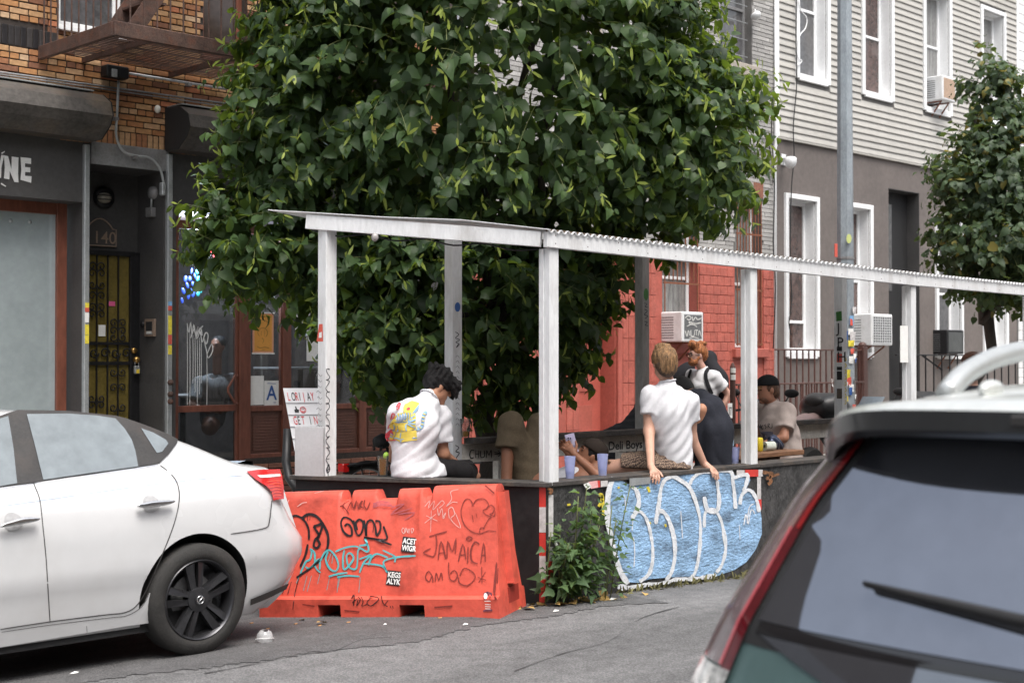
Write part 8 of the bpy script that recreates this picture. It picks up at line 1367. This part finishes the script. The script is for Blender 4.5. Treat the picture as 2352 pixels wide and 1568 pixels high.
c_ = tpos(1782, 7.1); bag = thing('snack_bag', 'crumpled dark blue foil snack bag on the plank table', 'bag', c_); sdf_obj('foil_bag', mat('blue_foil', (.04, .05, .09), .3, .5, var=.4, scale=25), bag, [ell(np.array(c_) + [0, 0, .045], [.1, .05, .05], basis([0, 1, 0], [.45, 0, 1]), .02), ell(np.array(c_) + [-.04, 0, .085], [.05, .03, .045], None, .03)], .009, 0, fold=folds(.008, [1, 0, 1], 70)); part('foil_edge', M_chrome, bag, lambda b: [b.bar(c_ + Vector((-.1 + .03 * k, -.05, .005)), c_ + Vector((-.085 + .03 * k, -.055, .06)), .012, .004) for k in range(3)])
# sign stub post, white sheets on posts
c_ = Vector((onY(1683, 900, 9.35).x, 9.35, walk_z(9.35))); bp2 = thing('sign_stub_post', 'short brown metal post with white labels at the kerb behind the table', 'post', c_); part('shaft', M_brnrail, bp2, lambda b: b.lathe([(.032, 0), (.032, onY(1683, 843, 9.35).z - c_.z), (.01, onY(1683, 833, 9.35).z - c_.z), (0, onY(1683, 832, 9.35).z - c_.z)], 10, c_))
for y0, y1 in ((845, 856), (860, 872)): part('label_sticker', M_paper, bp2, lambda b: b.lathe([(.0335, FZ(1683, y1, 9.35) - c_.z), (.0335, FZ(1683, y0, 9.35) - c_.z)], 10, c_, (0, 0, 1), 2.2, 5.2))
part('white_sheet', M_paper, oF, lambda b: b.box((pF[0] - .2, pF[1] - .02, onY(2070, 832, pF[1]).z), (pF[0] - .06, pF[1] - .015, onY(2070, 748, pF[1]).z))); part('white_sheet', M_paper, oE, lambda b: b.box((pE[0] + .048, pE[1] + .03, 1.0), (pE[0] + .06, pE[1] + .034, 1.12)))
# covered scooter
c_ = np.array(onY(1440, 1010, 9.0)); cv = thing('covered_scooter', 'scooter under a dark grey cover between the shed and the salmon doorway', 'scooter', (c_[0], c_[1], gz(9.0))); sdf_obj('cover', cloth('grey_tarpaulin', (.05, .053, .06), .2, 6), cv, [cap(c_ + [.45, 0, .25], c_ + [.35, 0, -.1], .22, .3, .15), cap(c_ + [-.3, 0, -.1], c_ + [.3, 0, -.05], .2, .3, .15), cap(c_ + [-.45, 0, -.6], c_ + [.6, 0, -.6], .3, .3, .2), cap(c_ + [0, 0, -.3], c_ + [.2, 0, -.3], .3, .35, .2)], .02, 3, fold=folds(.012, [1, 0, .6], 16), cuts=[((0, 0, gz(9.0)), [0, 0, -1])])
# bicycle on the pavement
def bicycle(c, label):
    """c: rear axle ground point; rides towards +X"""
    t = thing('bicycle', label, 'bicycle', c); A = lambda x, z, y=0.: Vector((c[0] + x, c[1] + y, c[2] + z)); fm = mat('navy_frame', (.02, .025, .05), .35, .3)
    for x in (0, 1.06):
        w_ = part('wheel', M_tyre, t, lambda b: b.tube([A(x + .335 * math.cos(q), .345 + .335 * math.sin(q)) for q in np.linspace(0, 2 * math.pi, 41)[:-1]], .02, 8, closed=True), True); part('rim', M_gal, w_, lambda b: b.tube([A(x + .312 * math.cos(q), .345 + .312 * math.sin(q)) for q in np.linspace(0, 2 * math.pi, 41)[:-1]], .009, 6, closed=True), True)
        part('spokes', M_gal, w_, lambda b: [b.tube([A(x, .345, (-1) ** k * .03), A(x + .31 * math.cos(k * .35), .345 + .31 * math.sin(k * .35))], .0018, 3, False) for k in range(18)], kind='stuff')
    part('frame', fm, t, lambda b: [b.tube(q, .016, 8) for q in ([A(.43, .3), A(.28, .78)], [A(.43, .3), A(.88, .7)], [A(.3, .74), A(.86, .8)], [A(.43, .3), A(0, .345, .05)], [A(.43, .3), A(0, .345, -.05)], [A(.3, .74), A(0, .345, .05)], [A(.3, .74), A(0, .345, -.05)], [A(.85, .88), A(.92, .62)], [A(.92, .62), A(1.06, .345, .05)], [A(.92, .62), A(1.06, .345, -.05)])], True)
    part('saddle', M_black, t, lambda b: [b.tube([A(.12, .9), A(.2, .905), A(.3, .9), A(.4, .885)], [.05, .075, .04, .018], 10), b.tube([A(.28, .78), A(.24, .88)], .014, 8)], True)
    part('saddle_springs', M_blackiron, t, lambda b: [b.tube([A(.14 + .008 * math.cos(k), .82 + .004 * k * .5, s_ + .02 * math.sin(k)) for k in np.linspace(0, 22, 40)], .004, 4) for s_ in (-.05, .05)])
    part('handlebar', M_blackiron, t, lambda b: [b.tube([A(.75, 1.0, -.3), A(.8, 1.02, -.2), A(.86, 1.0, 0), A(.8, 1.02, .2), A(.75, 1.0, .3)], .013, 8), b.tube([A(.85, .88), A(.86, 1.0)], .015, 8)], True); part('rear_rack', M_blackiron, t, lambda b: [b.bar(A(-.25, .7), A(.25, .72), .12, .015), b.bar(A(-.1, .7, .05), A(0, .345, .06), .01, .01), b.bar(A(-.1, .7, -.05), A(0, .345, -.06), .01, .01)]); part('rear_reflector', M_lens, t, lambda b: b.box(A(-.3, .64, -.04), A(-.22, .72, .04), .008)); part('mudguard', M_black, t, lambda b: b.tube([A(.37 * math.cos(q), .345 + .37 * math.sin(q)) for q in np.linspace(.4, 2.9, 14)], .022, 6), True)
    part('crank', M_gal, t, lambda b: [b.lathe([(.09, 0), (.09, .006), (0, .006)], 20, A(.43, .3, -.05), (0, -1, 0)), b.bar(A(.43, .3, -.06), A(.5, .15, -.06), .015, .012)]); part('pedal', M_black, t, lambda b: b.box(A(.46, .14, -.14), A(.55, .16, -.065), .004)); return t
bx_ = onY(840, 1170, 10.2); bicycle((bx_.x, 10.2, walk_z(10.2)), 'dark bicycle with rear rack and red reflector parked on the pavement')
# motorcycles behind the shed
def motorcycle(c, label, paint, seatm):
    t = thing('motorcycle', label, 'motorcycle', c, None); A = lambda x, z, y=0.: np.array([c[0] - x, c[1] + y, c[2] + z])      # x forward = -X
    for x in (0, 1.35): w_ = part('wheel', M_tyre, t, lambda b: b.lathe([(.2, -.06), (.28, -.065), (.31, -.03), (.315, 0), (.31, .03), (.28, .065), (.2, .06), (.2, -.06)], 30, Vector(A(x, .315)), (0, 1, 0)), 40); part('rim', M_rim, w_, lambda b: [b.lathe([(.2, -.05), (.18, -.03), (.05, -.03), (0, -.05)], 24, Vector(A(x, .315)), (0, 1, 0))], 40)
    sdf_obj('bodywork', paint, t, [cap(A(.95, .82), A(.6, .84), .14, .12, .06), cap(A(.6, .8), A(-.15, .86), .11, .06, .05), cap(A(1.15, .85), A(1.2, .6), .1, .06, .05), cap(A(1.28, .66), A(1.5, .55), .06, .04, .04)], .02, 2); sdf_obj('engine', M_rim, t, [cap(A(.85, .4), A(.5, .42), .16, .17, .05), cap(A(.85, .5), A(.95, .68), .09, .08, .04)], .025, 1); sdf_obj('seat', seatm, t, [cap(A(.55, .86), A(.1, .92), .1, .1, .05), cap(A(.1, .92), A(-.2, .95), .1, .09, .05)], .016, 2)
    part('fork', M_gal, t, lambda b: [b.tube([Vector(A(1.35, .315, s_)), Vector(A(1.1, .98, s_))], .022, 8) for s_ in (-.09, .09)], True); part('handlebar', M_black, t, lambda b: b.tube([Vector(A(.95, 1.08, -.38)), Vector(A(1.02, 1.1, -.2)), Vector(A(1.05, 1.02)), Vector(A(1.02, 1.1, .2)), Vector(A(.95, 1.08, .38))], .015, 8), True)
    for s_ in (-1, 1): part('mirror', M_black, t, lambda b: [b.tube([Vector(A(1.0, 1.1, s_ * .26)), Vector(A(.98, 1.25, s_ * .36))], .008, 6), b.ell(Vector(A(.98, 1.29, s_ * .4)), (.02, .1, .05), None, 12, 8)], True)
    part('exhaust', M_gal, t, lambda b: b.tube([Vector(A(.75, .3, -.16)), Vector(A(.3, .34, -.2)), Vector(A(-.15, .5, -.22)), Vector(A(-.3, .56, -.22))], [.025, .04, .055, .05], 12), True); part('windscreen', mat('smoked_screen', (.1, .12, .14), .1, var=.1), t, lambda b: b.grid([[Vector(A(1.2 - .18 * k, .95 + .18 * k, y)) - Vector((.04 * (1 - (y / .16) ** 2), 0, 0)) for y in np.linspace(-.16, .16, 7)] for k in (0, .5, 1, 1.5)]), True)
    tb_ = sdf_obj('top_case', mat('black_case', (.025, .026, .028), .4, var=.15), t, [cap(A(-.32, 1.08, -.13), A(-.32, 1.08, .13), .19, .19, .04), cap(A(-.2, 1.1, -.1), A(-.2, 1.1, .1), .13, .13, .05), cap(A(-.45, 1.06, -.12), A(-.47, 1.06, .12), .15, .15, .05)], .016, 2, cuts=[(A(0, .95), [0, 0, -1])]); part('case_pad', M_black, t, lambda b: b.ell(Vector(A(-.1, 1.17)), (.05, .14, .07), None, 12, 8), True); part('case_reflector', M_paper, t, lambda b: b.ell(Vector(A(-.42, 1.17, -.16)), (.1, .03, .05), None, 12, 8), True); part('licence_holder', M_black, t, lambda b: b.bar(Vector(A(-.25, .8)), Vector(A(-.48, .6)), .16, .01)); return t
M_seat = mat('mauve_vinyl', (.2, .14, .135), .55, var=.1); m1 = onY(1895, 930, 9.35); motorcycle((m1.x - .34, 9.35, walk_z(9.35) + .02), 'grey motorcycle with black top case and mauve seat parked behind the shed', mat('grey_fairing', (.12, .14, .16), .35, .4), M_seat); m2 = onY(2010, 930, 9.4); motorcycle((m2.x + .9, 9.4, walk_z(9.4)), 'red motorcycle parked just beyond the stickered lamp post', mat('red_fairing', (.35, .02, .04), .3), M_black)
# fallen leaves and litter
me = bpy.data.meshes.new('fallen_leaf'); me.from_pydata((LEAF[0] * .07 + np.array([[0, 0, .004]])).tolist(), [], LEAF[1]); me.materials.append(mat('dry_leaf', (.34, .22, .07), .8, var=.3, scale=30, rnd=.45)); r_ = random.Random(6)
def road_pt(x, y):
    p = onZ(x, y, 0.)
    for _ in range(4): p = onZ(x, y, rz(p.x, p.y))
    return p
LW = [(1168, 1402), (1180, 1399), (1195, 1396), (1205, 1400), (1225, 1394), (1240, 1392), (1255, 1393), (1285, 1388), (1300, 1391), (1330, 1386), (1345, 1384), (1360, 1385), (1372, 1381), (1385, 1379), (1400, 1377), (1412, 1379), (1425, 1373), (1350, 1377), (1365, 1374), (1390, 1371), (1310, 1386), (1270, 1391), (1215, 1391), (700, 1425), (975, 1409), (1030, 1406), (745, 1433), (1480, 1364)]
for x, y in LW:
    p = road_pt(x, y); o = link('fallen_leaf', me, None, (p.x, min(p.y, PY - .05) if x > 1260 else p.y, rz(p.x, p.y) + .006), label='dry yellow brown leaf on the road along the barrier and shed wall', cat='leaf', group='fallen leaves along the shed and barrier'); o.rotation_euler = (r_.uniform(-.4, .4), r_.uniform(-.4, .4), r_.uniform(0, 6.3)); o.scale = [r_.uniform(.6, 1.3)] * 3
p = road_pt(608, 1474); ld = thing('plastic_dome_lid', 'clear plastic dome cup lid lying on the road behind the sedan', 'lid', p); part('dome', mat('clear_plastic', (.75, .76, .77), .12, var=.2, scale=40, alpha=.45), ld, lambda b: b.lathe([(.052, 0), (.05, .012), (.046, .03), (.034, .048), (.015, .056)], 24, p + Vector((0, 0, .02)), (-.1, -.3, .95)), True); part('rim', mat('clear_rim', (.8, .8, .8), .2), ld, lambda b: b.tube([p + Vector((0, 0, .02)) + Matrix.Rotation(-.25, 3, Vector((.85, -.5, 0))) @ Vector((.054 * math.cos(t), .054 * math.sin(t), 0)) for t in np.linspace(0, 6.28, 25)[:-1]], .003, 5, closed=True), True)
for i, (x, y) in enumerate(((480, 1493), (615, 1445), (735, 1438), (1010, 1420), (578, 1432), (680, 1434), (800, 1430))): p = road_pt(x, y); o = thing('cigarette_butt', 'tan cigarette butt lying on the asphalt near the barrier and sedan', 'cigarette butt', p, 'cigarette butts on the road'); part('filter', mat('butt_filter', (.5, .27, .12), .8), o, lambda b: b.tube([p + Vector((-.013, .0, .006)), p + Vector((.012, .006 * (i % 3 - 1), .006))], .0045, 7))
for x, y, s_, lb_ in ((1070, 1436, .03, 'white paper scrap on the road before the right barrier slot'), (885, 1436, .02, 'tiny white paper scrap on the road between the two barrier slots'), (1278, 1405, .035, 'pale paper scrap on the road by the striped corner tape'), (172, 1548, .03, 'white paper scrap on the road under the sedan door'), (1410, 1378, .05, 'crumpled pale wrapper among dry leaves below the blue graffiti')): p = road_pt(x, y); o = thing('paper_scrap', lb_, 'paper', p); part('scrap', M_paper, o, lambda b: b.add([p + Vector((-s_, 0, .008)), p + Vector((0, -s_ * .6, .010)), p + Vector((s_, .01, .008)), p + Vector((.01, s_ * .7, .014))], [(0, 1, 2, 3)]))
rg = np.random.default_rng(4); n_ = 260; gx = rg.uniform(7.6, 9.4, n_); gp_ = np.stack([gx, PY - .02 - rg.exponential(.02, n_), np.array([rz(x, 6.5) for x in gx])], 1); leaf_mesh('grass_tufts', BRACT, leaf_xf(gp_, rg.normal(size=(n_, 3)) * .5 + [0, -.2, .8], rg.normal(size=(n_, 3)), rg.uniform(.03, .07, n_)), mat('dry_grass', (.16, .15, .06), .8, var=.3), None, rg)
tag(bpy.data.objects['grass_tufts'], 'dry grass and debris along the foot of the graffiti wall', 'grass', kind='stuff')
